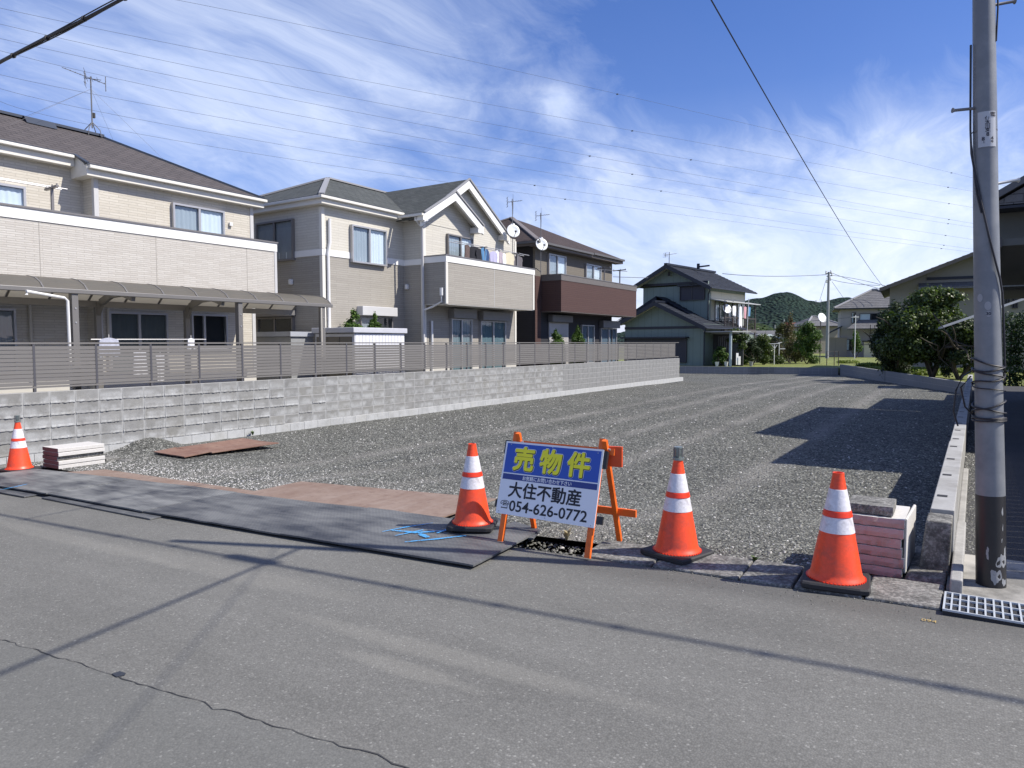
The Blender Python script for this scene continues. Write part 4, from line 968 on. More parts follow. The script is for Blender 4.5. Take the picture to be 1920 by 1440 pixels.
def branches(b, p, d, L, r, depth, rg, tips):
    p = np.array(p, float); d = np.array(d, float)/np.linalg.norm(d); q = p+d*L*.5+rg.normal(size=3)*L*.06; e = p+d*L+rg.normal(size=3)*L*.1
    b.tube([p, q, e], [r, r*.82, r*.6], 6, caps=False); tips.append(e)
    if depth:
        for i in range(rg.integers(2, 4)):
            nd = d*.75+rg.normal(size=3)*.55+np.array([0, 0, .15]); branches(b, e if i else q, nd, L*.68, r*.55, depth-1, rg, tips)
def tree(name, label, loc, H, crown, n, leaf, m, seed=0, r=.09, cat='tree', group=None, split=3, trunkH=.35, extra=None, depth=2):
    rg = np.random.default_rng(seed); t_ = thing(name, label, cat, loc, group); b = MB(); tips = []; loc = np.array(loc, float)
    for i in range(split):
        a = 6.28*i/split+rg.random(); dv = np.array([math.cos(a)*.55, math.sin(a)*.55, 1.0]) if split > 1 else np.array([.05, .05, 1])
        branches(b, loc-(0, 0, .05), dv, H*trunkH*1.15, r, depth, rg, tips)
    b.build('trunk', M_BARK, t_, smooth=True)
    rx, ry, z0, z1 = crown; bl = []
    for i in range(26):
        a = rg.random()*6.28; q = rg.random()**.5; zz_ = rg.random(); k = math.sin(math.pi*(.16+.78*zz_))
        bl.append((loc[0]+rx*q*k*math.cos(a)*.8, loc[1]+ry*q*k*math.sin(a)*.8, loc[2]+z0+(z1-z0)*(.08+.84*zz_), rx*.30*(.6+.8*rg.random()), ry*.30*(.6+.8*rg.random()), (z1-z0)*.15*(.6+.8*rg.random())))
    for e in (extra or []): bl.append(e)
    leafcloud('crown', bl, n, leaf, m, t_, seed=seed+1); return t_
def conifer(name, label, loc, H, R_, n, m, seed=0, group=None, pot=True, leaf=.06):
    rg = np.random.default_rng(seed); t_ = thing(name, label, 'conifer', loc, group); loc = np.array(loc, float)
    if pot: MB().lathe(loc, [(.11, 0), (.15, .26), (.16, .27), (.14, .25)], 12).build('pot', mat('clay_pot', (.16, .08, .05), .8), t_)
    MB().tube([loc, loc+(0, 0, H*.8)], [.03, .01], 6).build('trunk', M_BARK, t_)
    bl = []
    for i in range(90):
        v = rg.random()**1.1; z = .15+(H-.2)*v; rr = R_*(1-v)+.02; a = rg.random()*6.28
        rr = min(rr, .30); bl.append((loc[0]+rr*.6*math.cos(a), loc[1]+rr*.6*math.sin(a), loc[2]+z, .42*rr+.03, .42*rr+.03, .11+.05*rg.random(), .05+rr))
    leafcloud('crown', bl, n, leaf, m, t_, seed=seed+3, shell=.2); return t_

# ---------------------------------------------------------------- storage shed and conifers between the first two houses
sh = thing('storage_shed', 'low pale metal storage shed behind the slat fence, between the first two houses', 'shed', (-14.1, 14.2, .52))
sx0, sx1, sy0, sy1, sz1 = -15.05, -13.62, 13.42, 15.35, 1.98
sx0 = -15.1
M_SHED = mat('shed_white', (.70, .71, .74), .45, .03); M_SHEDD = mat('shed_door', (.16, .145, .12), .5, .08)
b = MB(); b.box(sx0, sx1, sy0, sy1, .55, 1.86); b.build('wall', M_SHED, sh)
b = MB()
for i in range(15): y = sy0+.09+(sy1-sy0-.18)*i/14; b.box(sx1+.001, sx1+.008, y-.055, y+.055, .6, 1.84)
b.build('ribbed_panel', M_SHED, sh)
b = MB(); b.box(sx0-.05, sx1+.07, sy0-.10, sy1+.06, 1.88, 2.02); rf = b.build('roof', mat('shed_roof', (.50, .51, .55), .4), sh, bevel=.015)
for i in range(3):
    xa = sx0+.06+i*.45; b = MB(); b.box(xa, xa+.43, sy0-.025-.01*(i % 2), sy0-.001, .62, 1.78); b.build('door', M_SHEDD, sh)
sh2 = thing('storage_shed', 'narrow grey storage box with three vents beside the pale ribbed shed', 'shed', (-15.9, 13.0, .52))
b = MB(); b.box(-16.9, -15.3, 12.75, 13.5, .55, 1.78); b.build('wall', mat('shed_grey', (.26, .27, .28), .5), sh2)
b = MB(); b.box(-16.95, -15.25, 12.70, 13.5, 1.79, 1.92); b.build('roof', mat('shed_roof2', (.36, .38, .42), .4), sh2)
for px, yt, w_, lb in ((664, 578, .30, 'taller of the two young conifers rising behind the pale shed'), (702, 586, .20, 'slimmer young conifer right behind the pale shed, by the window')):
    q = hX(px, yt, -14.75); 
    conifer('conifer', lb, (q[0], q[1], .52), q[2]-.52, w_*3.8, 15000, M_CONI, seed=px, group='young conifers behind the shed', pot=False)
for px, yt, w_, lb in ((1043, 618, .30, 'left one of the two small conifers before the brown house roller shutter'), (1083, 611, .24, 'slim small conifer before the narrow lower window of the brown house')):
    q = hX(px, yt, -13.75); conifer('conifer', lb, (q[0], q[1], .52), q[2]-.52, w_*3.6, 12000, M_CONI, seed=px, group='small conifers before the brown house', pot=False)

# ---------------------------------------------------------------- house 3: brown house
h3 = thing('detached_house', 'dark brown house with brown hip roof and a boxy red-brown balcony', 'house', (-18, 27, .5))
X3 = -14.4; A0, A1 = 23.80, 30.75
b = MB(); b.box(-22, X3, A0, A1, 2.9, 5.42); b.build('upper_wall', M_S3U, h3)
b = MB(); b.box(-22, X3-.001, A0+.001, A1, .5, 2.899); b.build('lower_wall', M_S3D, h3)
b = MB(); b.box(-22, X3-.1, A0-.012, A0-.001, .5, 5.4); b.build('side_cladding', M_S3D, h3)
b = MB(); b.box(X3+.001, X3+.012, A0-.005, A0+.42, .5, 4.2); b.build('brown_pier', M_S3B, h3)
f3 = FXp(X3)
wpix(h3, f3, (1026, 475), (1058, 520), cur='both', frame=M_ALUL); wpix(h3, f3, (1096, 494), (1124, 530), cur='both', frame=M_ALUL)
wpix(h3, f3, (1088, 609), (1111, 680), cur='both', frame=M_ALUL, curm=mat('blue_curtain', (.12, .16, .2), .9)); wpix(h3, f3, (1124, 615), (1153, 680), cur='both', frame=M_ALUL, curm=mat('blue_curtain', (.12, .16, .2), .9), shutter=.34, shade=mat('shutter_grey', (.15, .15, .155), .5))
u0, z0 = f3.hit(1028, 604); u1, z1 = f3.hit(1064, 599)
b = MB(); f3.box(b, u0, u1, .6, z0, .01, .05)
for i in range(22): f3.box(b, u0+.03, u1-.03, .62+i*.07, .675+i*.07, .05, .058)
rs = b.build('roller_shutter', mat('shutter_pale', (.42, .41, .40), .5), h3)
b = MB(); f3.box(b, u0-.05, u1+.05, z0+.005, z0+.3, .01, .25); b.build('shutter_box', mat('shutter_grey', (.15, .15, .155), .5), h3, bevel=.03)
BX3 = -13.5; C0, C1 = 24.25, 31.5
b = MB(); b.box(BX3-.12, BX3, C0, C1, 2.84, 4.02); b.box(X3+.002, BX3-.12, C0, C0+.12, 2.84, 4.02); b.box(X3+.002, BX3-.12, C1-.12, C1, 2.84, 4.02); b3 = b.build('balcony', M_S3B, h3)
b = MB(); b.box(X3+.002, BX3-.01, C0+.01, C1-.01, 2.81, 2.87); b.build('balcony_floor', mat('soffit_brown', (.14, .12, .11), .7), b3)
b = MB(); b.box(BX3-.14, BX3+.015, C0-.015, C1+.015, 4.021, 4.24); b.box(X3+.002, BX3-.14, C0-.015, C0+.13, 4.021, 4.24); b.build('balcony_band', mat('taupe_band', (.13, .118, .11), .6), b3)
b = MB(); b.box(BX3-.15, BX3+.03, C0-.03, C1+.03, 4.241, 4.27); b.box(X3+.002, BX3-.15, C0-.03, C0+.15, 4.241, 4.27); b.build('coping', M_ALU, b3)
ze3, a3, s3 = 5.48, 3.4, .48; xe3, ys, yt3 = -13.98, 23.32, 31.1; za3 = ze3+a3*s3
b = MB(); r0 = (xe3-a3, ys+a3, za3); r1 = (xe3-a3, yt3-a3+.4, za3-.05); q = [(xe3, ys, ze3), (xe3, yt3, ze3), (xe3-2*a3, yt3, ze3), (xe3-2*a3, ys, ze3)]
b.face([q[0], q[1], r1, r0]); b.face([q[1], q[2], r1]); b.face([q[2], q[3], r0, r1]); b.face([q[3], q[0], r0]); rf3 = b.build('roof', M_R3, h3)
b = MB(); b.bar((q[0][0], q[0][1], q[0][2]+.02), (r0[0], r0[1], r0[2]+.02), .18, .05); b.bar((q[3][0], q[3][1], q[3][2]+.02), (r0[0], r0[1], r0[2]+.02), .18, .05); b.build('hip_cap', mat('taupe_cap', (.17, .15, .14), .6), rf3)
b = MB(); b.box(xe3-.42, xe3-.02, ys+.02, yt3-.02, 5.28, 5.31); b.box(xe3-.1, xe3-.02, ys+.02, yt3-.02, 5.31, 5.46); b.box(-20.7, xe3-.1, ys+.02, ys+.1, 5.30, 5.46); b.build('soffit', mat('soffit_brown', (.14, .12, .11), .7), rf3)
b = MB(); b.box(xe3-.02, xe3+.07, ys-.05, 27.9, 5.38, 5.46); b.box(xe3-.02, xe3+.07, 27.95, yt3, 5.40, 5.48); b.box(-20.8, xe3-.02, ys-.07, ys+.01, 5.38, 5.46); b.build('gutter', mat('gutter_grey', (.11, .105, .10), .45), rf3)
for px, a_ in ((1164, .3), (1135, .3)):
    q = hX(px, 530, -13.6); zt = hX(px, 507 if px > 1150 else 503, -13.6)[2]; pole_stand(h3, -13.65, q[1], 4.27, zt, .33)
o = MB().tube([hX(1118, 505, -13.8), hX(1176, 509, -13.8)], .012, 6).build('clothes_pole', M_STEELD, None); tagp(o, 'clothes pole above the red-brown balcony', 'clothes pole')
downpipe(h3, [(X3+.3, 31.3, 2.8), (X3+.06, 30.65, 2.5), (X3+.06, 30.65, .6)], .03, mat('gutter_grey', (.11, .105, .10), .45))

# ---------------------------------------------------------------- low walls round the plot
def low_wall(name, label, a, b_, z0, z1, th, m, nb, rows=3, capm=None):
    a, b_ = np.array(a, float), np.array(b_, float); L = np.linalg.norm(b_-a); u = (b_-a)/L; n_ = np.array([-u[1], u[0]])
    w_ = thing(name, label, 'wall', (*((a+b_)/2), z0)); f = Face((*a, 0), (*u, 0), (*n_, 0))
    c = MB(); f.box(c, 0, L, z0, z1-.006, -th/2+.004, th/2-.004); c.build('mortar_bed', M_MORT, w_)
    hh = (z1-z0)/rows; bl = L/nb; tot = 0; fb_ = MB()
    for r_ in range(rows):
        for i in range(nb):
            c = MB(); f.box(c, i*bl+.004, (i+1)*bl-.004, z0+r_*hh+.003, z0+(r_+1)*hh-.003, -th/2, th/2)
            if nb*rows <= 110: c.build('block', m, w_)
            else: f.box(fb_, i*bl+.004, (i+1)*bl-.004, z0+r_*hh+.003, z0+(r_+1)*hh-.003, -th/2, th/2)
    if fb_.v: fb_.build('block', m, w_, kind='stuff')
    return w_
M_BLK3 = m_block('low_wall_block', (.20, .205, .21), (.27, .275, .28), .1)
RW1, BW1 = np.array([-.12, 30.75]), np.array([-7.7, 52.8]); BW0 = np.array([-18.2, 50.57])
low_wall('low_block_wall', 'low grey block wall slanting along the right far side of the plot, under the big tree', RW1, BW1, -.65, .12, .15, M_BLK3, 52, 3)
low_wall('low_block_wall', 'low grey block wall across the far end of the plot', BW1+np.array([-.15, -.1]), BW0, -.75, -.10, .15, M_BLK3, 26, 3)

# near right wall: precast concrete units with slots
nw = thing('low_concrete_wall', 'pale low precast concrete wall running back from the road beside the pole', 'wall', (-.16, 10, -.3))
ZT1 = .465
units = [5.62, 7.62, 9.62, 11.62, 13.62, 15.62, 17.62, 19.62, 21.62, 23.62, 25.62, 27.62, 30.6]
M_PRE = mat('precast_concrete', (.37, .37, .36), .82, .12, 4, .3, 120, dirt=(.26, .255, .24), dscale=2.2, dcov=.55, rnd=.05, grime=.08)
for a_, c_ in zip(units, units[1:]):
    b = MB(); zt = ZT1 if a_ < 9.5 else ZT1-.03
    b.hexa([(-.30 if a_ < 9 else -.27, a_+.004, -.45), (-.09, a_+.004, -.45), (-.09, c_-.004, -.45), (-.30 if a_ < 9 else -.27, c_-.004, -.45), (-.235, a_+.004, zt), (-.095, a_+.004, zt), (-.095, c_-.004, zt), (-.235, c_-.004, zt)])
    u_ = b.build('wall_unit', M_PRE, nw, bevel=.006)
    b = MB()
    for yy in (a_+.5, a_+1.5): b.box(-.215, -.15, yy-.035, yy+.035, zt+.001, zt+.003)
    b.build('lifting_slot', M_BLACK, u_)
b = MB(); b.hexa([(-.30, 5.30, -.1), (-.115, 5.30, -.1), (-.115, 5.61, -.1), (-.30, 5.61, -.1), (-.245, 5.34, .44), (-.10, 5.34, .44), (-.10, 5.61, .44), (-.245, 5.61, .44)])
b.build('end_block', M_CONCD, nw, bevel=.01)
b = MB(); b.hexa([(-.42, 5.05, -.1), (-.13, 5.02, -.1), (-.13, 5.9, -.1), (-.42, 5.9, -.1), (-.33, 5.16, .12), (-.12, 5.12, .12), (-.12, 5.9, .16), (-.33, 5.9, .12)]); b.build('footing', M_CONCD, nw, bevel=.012)
b = MB(); b.box(-.095, -.03, 4.94, 6.6, .0, .19); b.box(-.094, -.04, 5.25, 9.8, .0, .135); b.build('footing', M_CONC, nw, bevel=.01)

# ---------------------------------------------------------------- utility pole
PX, PY = .116, 5.277
M_POLE = mat('pole_grey', (.175, .188, .205), .5, .2, 3.5, .1, 60, metal=.15, dirt=(.235, .245, .255), dscale=3.5, dcov=.55)
M_POLEB = mat('pole_black_paint', (.018, .018, .02), .45, .3, 10, .1, 60)
up = thing('utility_pole', 'tall grey steel utility pole with black painted foot and tangled black cables', 'pole', (PX, PY, .1))
def plean(z): return np.array([float(np.interp(z, [0, .65, 1.6, 3.6, 6.4], [.119, .0966, .0543, -.030, -.10])), PY, z])
b = MB(); ps = [plean(z) for z in (.655, 2.5, 4.0, 6.4)]; b.tube(ps, [.0782, .066, .056, .041], 32); b.build('shaft', M_POLE, up, smooth=True)
b = MB(); ps = [plean(z) for z in (.04, .4, .66)]; b.tube(ps, [.0805, .080, .0790], 32); b.build('painted_foot', M_POLEB, up, smooth=True)
M_CHIP = mat('chipped_primer', (.27, .28, .29), .6, .1)
def on_pole(u, z, R_=None):   # u: angle from the camera side, to the right
    r = (R_ or float(np.interp(z, [.04, .96, 2.5, 4, 6.4], [.0805, .0765, .066, .056, .041])))
    c = plean(z); v = EYE[:2]-c[:2]; a0 = math.atan2(v[1], v[0]); a = a0+u
    return np.array([c[0]+r*math.cos(a), c[1]+r*math.sin(a), z])
def patch(name, u0, u1, z0, z1, m, off=.0015, seed=None, parent=up, n=10, round_=False):
    V = []; F = []; uc, zc_ = (u0+u1)/2, (z0+z1)/2
    rr = float(np.interp(zc_, [.04, .96, 2.5, 4, 6.4], [.0805, .0765, .066, .056, .041]))+off
    if round_ or seed is not None:
        rg = random.Random(seed or 0); k = 28; V.append(on_pole(uc, zc_, rr)); ph = [rg.random()*6 for _ in range(3)]
        for i in range(k):
            a = 6.283*i/k; w_ = 1 if seed is None else .75+.22*math.sin(2*a+ph[0])+.14*math.sin(3*a+ph[1])+.08*math.sin(7*a+ph[2])
            V.append(on_pole(uc+(u1-u0)/2*w_*math.cos(a), zc_+(z1-z0)/2*w_*math.sin(a), rr))
        F = [(0, 1+i, 1+(i+1) % k) for i in range(k)]
    else:
        for i in range(n+1):
            u = u0+(u1-u0)*i/n; V += [on_pole(u, z0, rr), on_pole(u, z1, rr)]
        F = [(2*i, 2*i+2, 2*i+3, 2*i+1) for i in range(n)]
    return mesh_np(name, V, F, m, parent)
for k, (u0, u1, z0, z1) in enumerate([(.35, 1.15, .20, .33), (-.05, .75, .10, .24), (.95, 1.3, .24, .36), (-.35, -.05, .27, .35), (.75, 1.2, .10, .17)]):
    patch('paint_chip', u0, u1, z0, z1, M_CHIP, seed=k+3)
for k, (u0, u1, z0, z1) in enumerate([(.8, .95, .53, .61), (.85, .93, .44, .50), (.75, .85, .38, .41)]): patch('paint_chip', u0, u1, z0, z1, M_CHIP, seed=k+13)
for (z, s_, m_, L) in ((3.63, 1.75, None, .16), (3.02, -1.75, None, .16), (2.56, 1.6, M_STEEL, .17)):
    p = plean(z); side = 1 if s_ > 0 else -1; q = p+np.array([_r0[0]*side, _r0[1]*side, .18 if side > 0 else -.10])*L*.85+np.array([_r0[0]*side, _r0[1]*side, 0])*.045
    MB().tube([p+_r0*side*.04, q, q+np.array([0, 0, 0])+_r0*side*.012], [.009, .009, .016], 8).build('step_bolt', m_ or M_STEELD, up, smooth=True)
# number plate
M_PLATE = mat('plate_white', (.45, .47, .50), .5, .03)
pz0, pz1 = hY(1846, 273, PY-.1)[2], hY(1846, 206, PY-.1)[2]
pl_ = patch('number_plate', -.55, .95, pz0, pz1, M_PLATE, off=.004)
patch('plate_band', -1.5, 1.5, (pz0+pz1)/2-.004, (pz0+pz1)/2+.004, M_STEELD, off=.003)
M_INK = mat('dark_ink', (.02, .025, .05), .6)
def text_mesh(txt, size, offset=0.0, space=1.0):
    """flat lettering from the built-in font: triangles in (x,y)"""
    cu = bpy.data.curves.new('t', 'FONT'); cu.body = txt; cu.size = size; cu.align_x = 'CENTER'; cu.align_y = 'CENTER'; cu.offset = offset; cu.resolution_u = 3; cu.space_character = space
    ob = bpy.data.objects.new('t', cu); col.objects.link(ob); dg = bpy.context.evaluated_depsgraph_get(); dg.update()
    me = bpy.data.meshes.new_from_object(ob.evaluated_get(dg)); V = np.array([v.co[:] for v in me.vertices]) if len(me.vertices) else np.zeros((0, 3)); F = [tuple(p.vertices) for p in me.polygons]
    bpy.data.objects.remove(ob); bpy.data.curves.remove(cu); bpy.data.meshes.remove(me); return V, F
def text_on_pole(txt, size, u, z, m=M_INK, off=.0065, parent=up):
    V, F = text_mesh(txt, size, .0006)
    r0_ = float(np.interp(z, [.04, .96, 2.5, 4, 6.4], [.0805, .0765, .066, .056, .041])); W = [on_pole(u+v[0]/r0_, z+v[1], r0_+off) for v in V]
    return mesh_np('lettering', W, F, m, parent)
H_ = pz1-pz0
for txt, fs_, u, fz in (('電', .030, .66, .90), ('伊', .026, .22, .79), ('太', .026, .22, .685), ('川', .026, .22, .575), ('支', .026, .22, .47), ('8', .032, .22, .345), ('8', .030, -.12, .225), ('4', .030, .55, .225), ('1', .015, -.08, .13), ('号', .015, .55, .13)):
    text_on_pole(txt, fs_, u, pz0+H_*fz)
z30 = hY(1850, 588, PY-.1)[2]; M_STK = mat('sticker_grey', (.30, .31, .33), .5)
patch('round_sticker', -.75, -.31, hY(1833, 558, PY-.1)[2]-.024, hY(1833, 558, PY-.1)[2]+.024, M_STK, off=.002, round_=True)
patch('round_sticker', -.20, .30, hY(1850, 573, PY-.1)[2]-.026, hY(1850, 573, PY-.1)[2]+.026, M_STK, off=.002, round_=True)
patch('round_sticker', -.12, .28, z30-.019, z30+.019, M_STK, off=.002, round_=True); text_on_pole('30', .026, .08, z30, off=.0035)
# cables round the pole
def coil(name, zs, amp, r, label=None, seed=0, u0=-2.6, u1=2.8, off=.012):
    rg = random.Random(seed); pts = []; n = 26; p1, p2 = rg.random()*6, rg.random()*6
    for i in range(n+1):
        f = i/n; u = u0+(u1-u0)*f; z = zs[0]+(zs[1]-zs[0])*f+amp*math.sin(f*6+p1)+amp*.6*math.sin(f*13+p2)
        pts.append(on_pole(u, z, float(np.interp(z, [.04, .96, 2.5], [.0805, .0765, .066]))+off))
    b = MB(); b.tube(pts, r, 6); return b.build(name, M_CABLE, up, smooth=True)
for k, (z0_, z1_, am) in enumerate([(1.52, 1.40, .012), (1.40, 1.47, .01), (1.44, 1.36, .012), (1.33, 1.42, .01), (1.34, 1.30, .006), (1.16, 1.25, .01), (1.13, 1.14, .004), (1.12, 1.125, .003), (1.145, 1.13, .004), (1.24, 1.14, .008)]):
    coil('cable_wrap', (z0_, z1_), am, .0055 if k not in (4,) else .004, seed=k)
b = MB(); b.tube([on_pole(-1.2, 6.0, .055), on_pole(1.3, 4.6, .065), on_pole(1.6, 3.6, .075), on_pole(1.3, 3.4, .066)], .005, 6); b.build('hanging_cable', M_CABLE, up, smooth=True)
b = MB(); ps = [(-1.1, 3.4), (-1.25, 3.05), (-1.3, 2.9), (-1.15, 2.75), (-.75, 2.62), (-.25, 2.42), (.15, 2.25), (.6, 2.08), (.95, 1.98), (1.2, 1.9), (1.35, 1.8), (1.45, 1.6), (1.5, 1.45)]
b.tube([on_pole(u, z, float(np.interp(z, [.04, .96, 2.5, 4], [.0805, .0765, .066, .056]))+.012) for u, z in ps], .006, 6); b.build('diagonal_cable', M_CABLE, up, smooth=True)
b = MB(); ps = [(-1.2, 2.95), (-1.1, 2.8), (-.9, 2.68), (-.62, 2.5), (-.3, 2.38)]
b.tube([on_pole(u, z, .078) for u, z in ps], .005, 6); b.build('diagonal_cable', M_CABLE, up, smooth=True)
b = MB(); c0 = on_pole(-1.4, 1.42, .09); lf = -_r0
b.tube([c0, c0+lf*.05+(0, 0, -.03), c0+lf*.09+(0, 0, -.12), c0+lf*.10+(0, 0, -.25), c0+lf*.07+(0, 0, -.34)], .005, 6)
b.tube([c0+(0, 0, -.03), c0+lf*.06+(0, 0, -.10), c0+lf*.03+(0, 0, -.22), c0+lf*(-.02)+(0, 0, -.27)], .005, 6)
b.tube([c0+(0, 0, .05), c0+lf*(.0)+(0, 0, .15), c0+lf*(.12)+(0, 0, .19), c0+lf*.25+(0, 0, .36)], .003, 6)
b.build('cable_loop', M_CABLE, up, smooth=True)

# drain grating
gr = thing('drain_grating', 'galvanised steel drain grating set in the ground at the foot of the utility pole', 'grating', (.4, 4.75, .1))
GX0, GX1, GY0, GY1, GZ = -.118, 1.6, 4.552, 4.886, .124
GX0b = GX0
b = MB(); b.box(GX0, GX1, GY0, GY0+.010, GZ-.008, GZ+.003); b.box(GX0, GX1, GY1-.010, GY1, GZ-.02, GZ+.003); b.box(GX0, GX0+.01, GY0+.01, GY1-.01, GZ-.02, GZ+.003); M_GRT = mat('grating_zinc', (.50, .54, .57), .45, .1, 9, metal=.15); b.build('frame', M_GRT, gr)
me = bpy.data.meshes.new('bar'); b = MB(); b.box(-.0045, .0045, GY0-4.719+.01, GY1-4.719-.01, -.006, .002); me.from_pydata(b.v, [], b.f); me.materials.append(M_GRT); me.update()
for i in range(1, 43): addpart('cross_bar', me, gr, (GX0+.04*i, 4.719, GZ))
for y in (GY0+.112, GY0+.224): b = MB(); b.box(GX0+.01, GX1, y-.0045, y+.0045, GZ-.009, GZ+.0025); b.build('long_bar', M_GRT, gr)
b = MB(); b.box(GX0, GX1, GY0, GY1, .05, .1145); b.build('gutter_shade_plate', M_BLACK, gr)  # black plate just under the bars, shade of the gutter depth as colour
yb = hZ(1742, 1163, .1)
V, F = text_mesh('094', .05); 
for q in (1,):
    P_ = [np.array([yb[0]+v[0], yb[1]+v[1], float(zr(yb[0]+v[0]))+.003]) for v in V]; o = mesh_np('road_marking', P_, F, mat('ochre_paint', (.42, .30, .10), .8, .2, 40)); tagp(o, 'small faded ochre digits sprayed on the road before the grating', 'marking')

# ---------------------------------------------------------------- slab stacks
def slab_mesh(name, x0, x1, y0, y1, z0, z1, m, seed, cut=.012, parent=None):
    """sawn slab with hammered, ragged ends"""
    rg = random.Random(seed); n = 14; V = []; F = []
    xs = [x0+(x1-x0)*i/(n-1) for i in range(n)]
    for i, x in enumerate(xs):
        e0, e1, e2 = (rg.random()*cut for _ in range(3))
        V += [(x, y0+e0, z0+.003), (x, y0+e1*.3-.002, z0+(z1-z0)*.5), (x, y0+e2, z1-.002-rg.random()*.003), (x, y1, z1-.002), (x, y1, z0+.003)]
    for i in range(n-1):
        for j in range(4): a = i*5+j; F.append((a, a+5, a+6, a+1))
        a = i*5; F.append((a+4, a+9, a+5, a))
    F += [(0, 1, 2, 3, 4), tuple((n-1)*5+j for j in (4, 3, 2, 1, 0))]
    return V, F
M_PINK = mat('pink_stone', (.45, .32, .30), .9, .16, 12, .5, 60, dirt=(.32, .22, .18), dscale=6, dcov=.6, rnd=.06)
M_SLAB = mat('pale_slab', (.60, .585, .555), .85, .08, 6, .3, 80, rnd=.04, grime=.1)
def slab(name, label, x0, x1, y0, y1, z0, z1, seed, group, ang=0, mt=None, me_=None):
    """pale slab whose narrow ragged face is pinkish"""
    V, F = slab_mesh(name, x0, x1, y0, y1, z0, z1, None, seed); cx, cy = (x0+x1)/2, (y0+y1)/2; ca, sa = math.cos(ang), math.sin(ang)
    V = [((x-cx)*ca-(y-cy)*sa+cx, (x-cx)*sa+(y-cy)*ca+cy, z) for x, y, z in V]
    mi = []
    for i in range(13): mi += [1, 1, 0, 0, 0]
    mi += [0, 0]
    o = mesh_np(name, V, F, [mt or M_SLAB, me_ or M_PINK], None, mi=mi); return tagp(o, label, 'slab', group)
ordn = ['lowest', 'second from the ground', 'third from the ground', 'fourth from the ground', 'fifth from the ground', 'sixth from the ground']
zb = .075
for i in range(6):
    slab('stone_slab', 'pink-edged pale slab, %s in the stack between the right cone and the low wall' % ordn[i], -.735+.012*math.sin(i*2.1), -.365+.01*math.sin(i*1.7), 5.16+.008*math.sin(i*3), 5.62, zb+.0645*i, zb+.0645*(i+1), 30+i, 'pink-edged slabs by the right cone')
o = slab('concrete_slab', 'weathered grey concrete slab lying on top of the pink-edged stack', -.70, -.43, 5.20, 5.50, zb+.389, zb+.455, 41, None, ang=.02, mt=M_CONCD, me_=M_CONCD)
b = MB(); b.slab([(-.362, 5.22, zb+.385), (-.345, 5.21, zb+.385), (-.325, 5.72, zb+.385), (-.345, 5.73, zb+.385)], .36)
o = b.build('slab_on_edge', M_SLAB, None, bevel=.008); o.name = 'stone_slab'; tagp(o, 'pale slab leaning on the far right side of the pink-edged stack', 'slab')
M_RED = mat('dark_red_stone', (.17, .085, .085), .9, .14, 10, .5, 60, rnd=.08)
ca = hZ(108, 882, -.22); zb = float(zr(-11.1))-.01
for i in range(5):
    n_ = 12; V = []; F = []; x0, x1, y0, y1 = -11.52, -11.07, 5.00, 5.66; dx = .012*math.sin(i*2.4); z0, z1 = zb+.061*i+.002, zb+.061*(i+1)-.004
    if i == 2: x1 -= .02
    b = MB(); b.hexa([(x0+dx, y0, z0), (x1+dx, y0+.008, z0), (x1+dx+.012, y1, z0), (x0+dx, y1, z0), (x0+dx, y0, z1), (x1+dx, y0+.008, z1), (x1+dx+.012, y1, z1), (x0+dx, y1, z1)])
    b.mi = [0, 0, 1, 0, 0, 0]
    o = b.build('stone_slab', [M_SLAB if i != 2 else M_CONCD, M_RED], bevel=.006); tagp(o, 'pale slab with dark red end, %s in the pile by the block wall' % ordn[i], 'slab', 'slabs piled by the block wall')
b = MB(); b.box(-11.7, -11.2, 5.75, 5.98, -.27, -.17); o = b.build('concrete_block', M_CONCD, bevel=.01); tagp(o, 'rough grey block on the gravel behind the left slab pile', 'block')
b = MB(); b.box(-11.2, -10.95, 5.9, 6.06, -.27, -.20); o = b.build('concrete_block', M_CONCD, bevel=.01); tagp(o, 'small flat grey block lying next to the mound of gravel', 'block')

# ---------------------------------------------------------------- steel plates and rubber mats
def m_rust(name, a, b_, c_):
    m = bpy.data.materials.new(name); m.use_nodes = True; t = NT(m.node_tree); tc = t.n('ShaderNodeTexCoord'); v = tc.outputs['Object']
    n1 = t.noise(v, 2.2, 6, .65); n2 = t.noise(v, 11, 5, .7); x, y, z = t.sep(v); st = t.noise(t.comb(t.math('MULTIPLY', x, 14), t.math('MULTIPLY', y, 1.6), 0.0), 1.0, 3, .6)
    c = t.mix(t.ramp(n1, [(.35, 0), (.65, 1)]), (*a, 1), (*b_, 1)); c = t.mix(t.math('MULTIPLY', t.ramp(n2, [(.5, 0), (.7, 1)]), .6), c, (*c_, 1)); c = t.mix(t.math('MULTIPLY', t.ramp(st, [(.5, 0), (.8, 1)]), .35), c, (.34, .29, .25, 1))
    p = t.n('ShaderNodeBsdfPrincipled', Base__Color=c, Roughness=.72, Normal=t.n('ShaderNodeBump', Strength=.4, Distance=.004, Height=n2)); t.n('ShaderNodeOutputMaterial', Surface=p); return m
M_RUST1 = m_rust('dusty_steel', (.20, .135, .10), (.26, .195, .155), (.14, .085, .065)); M_RUST2 = m_rust('rusty_steel', (.17, .085, .06), (.24, .15, .11), (.11, .055, .045))
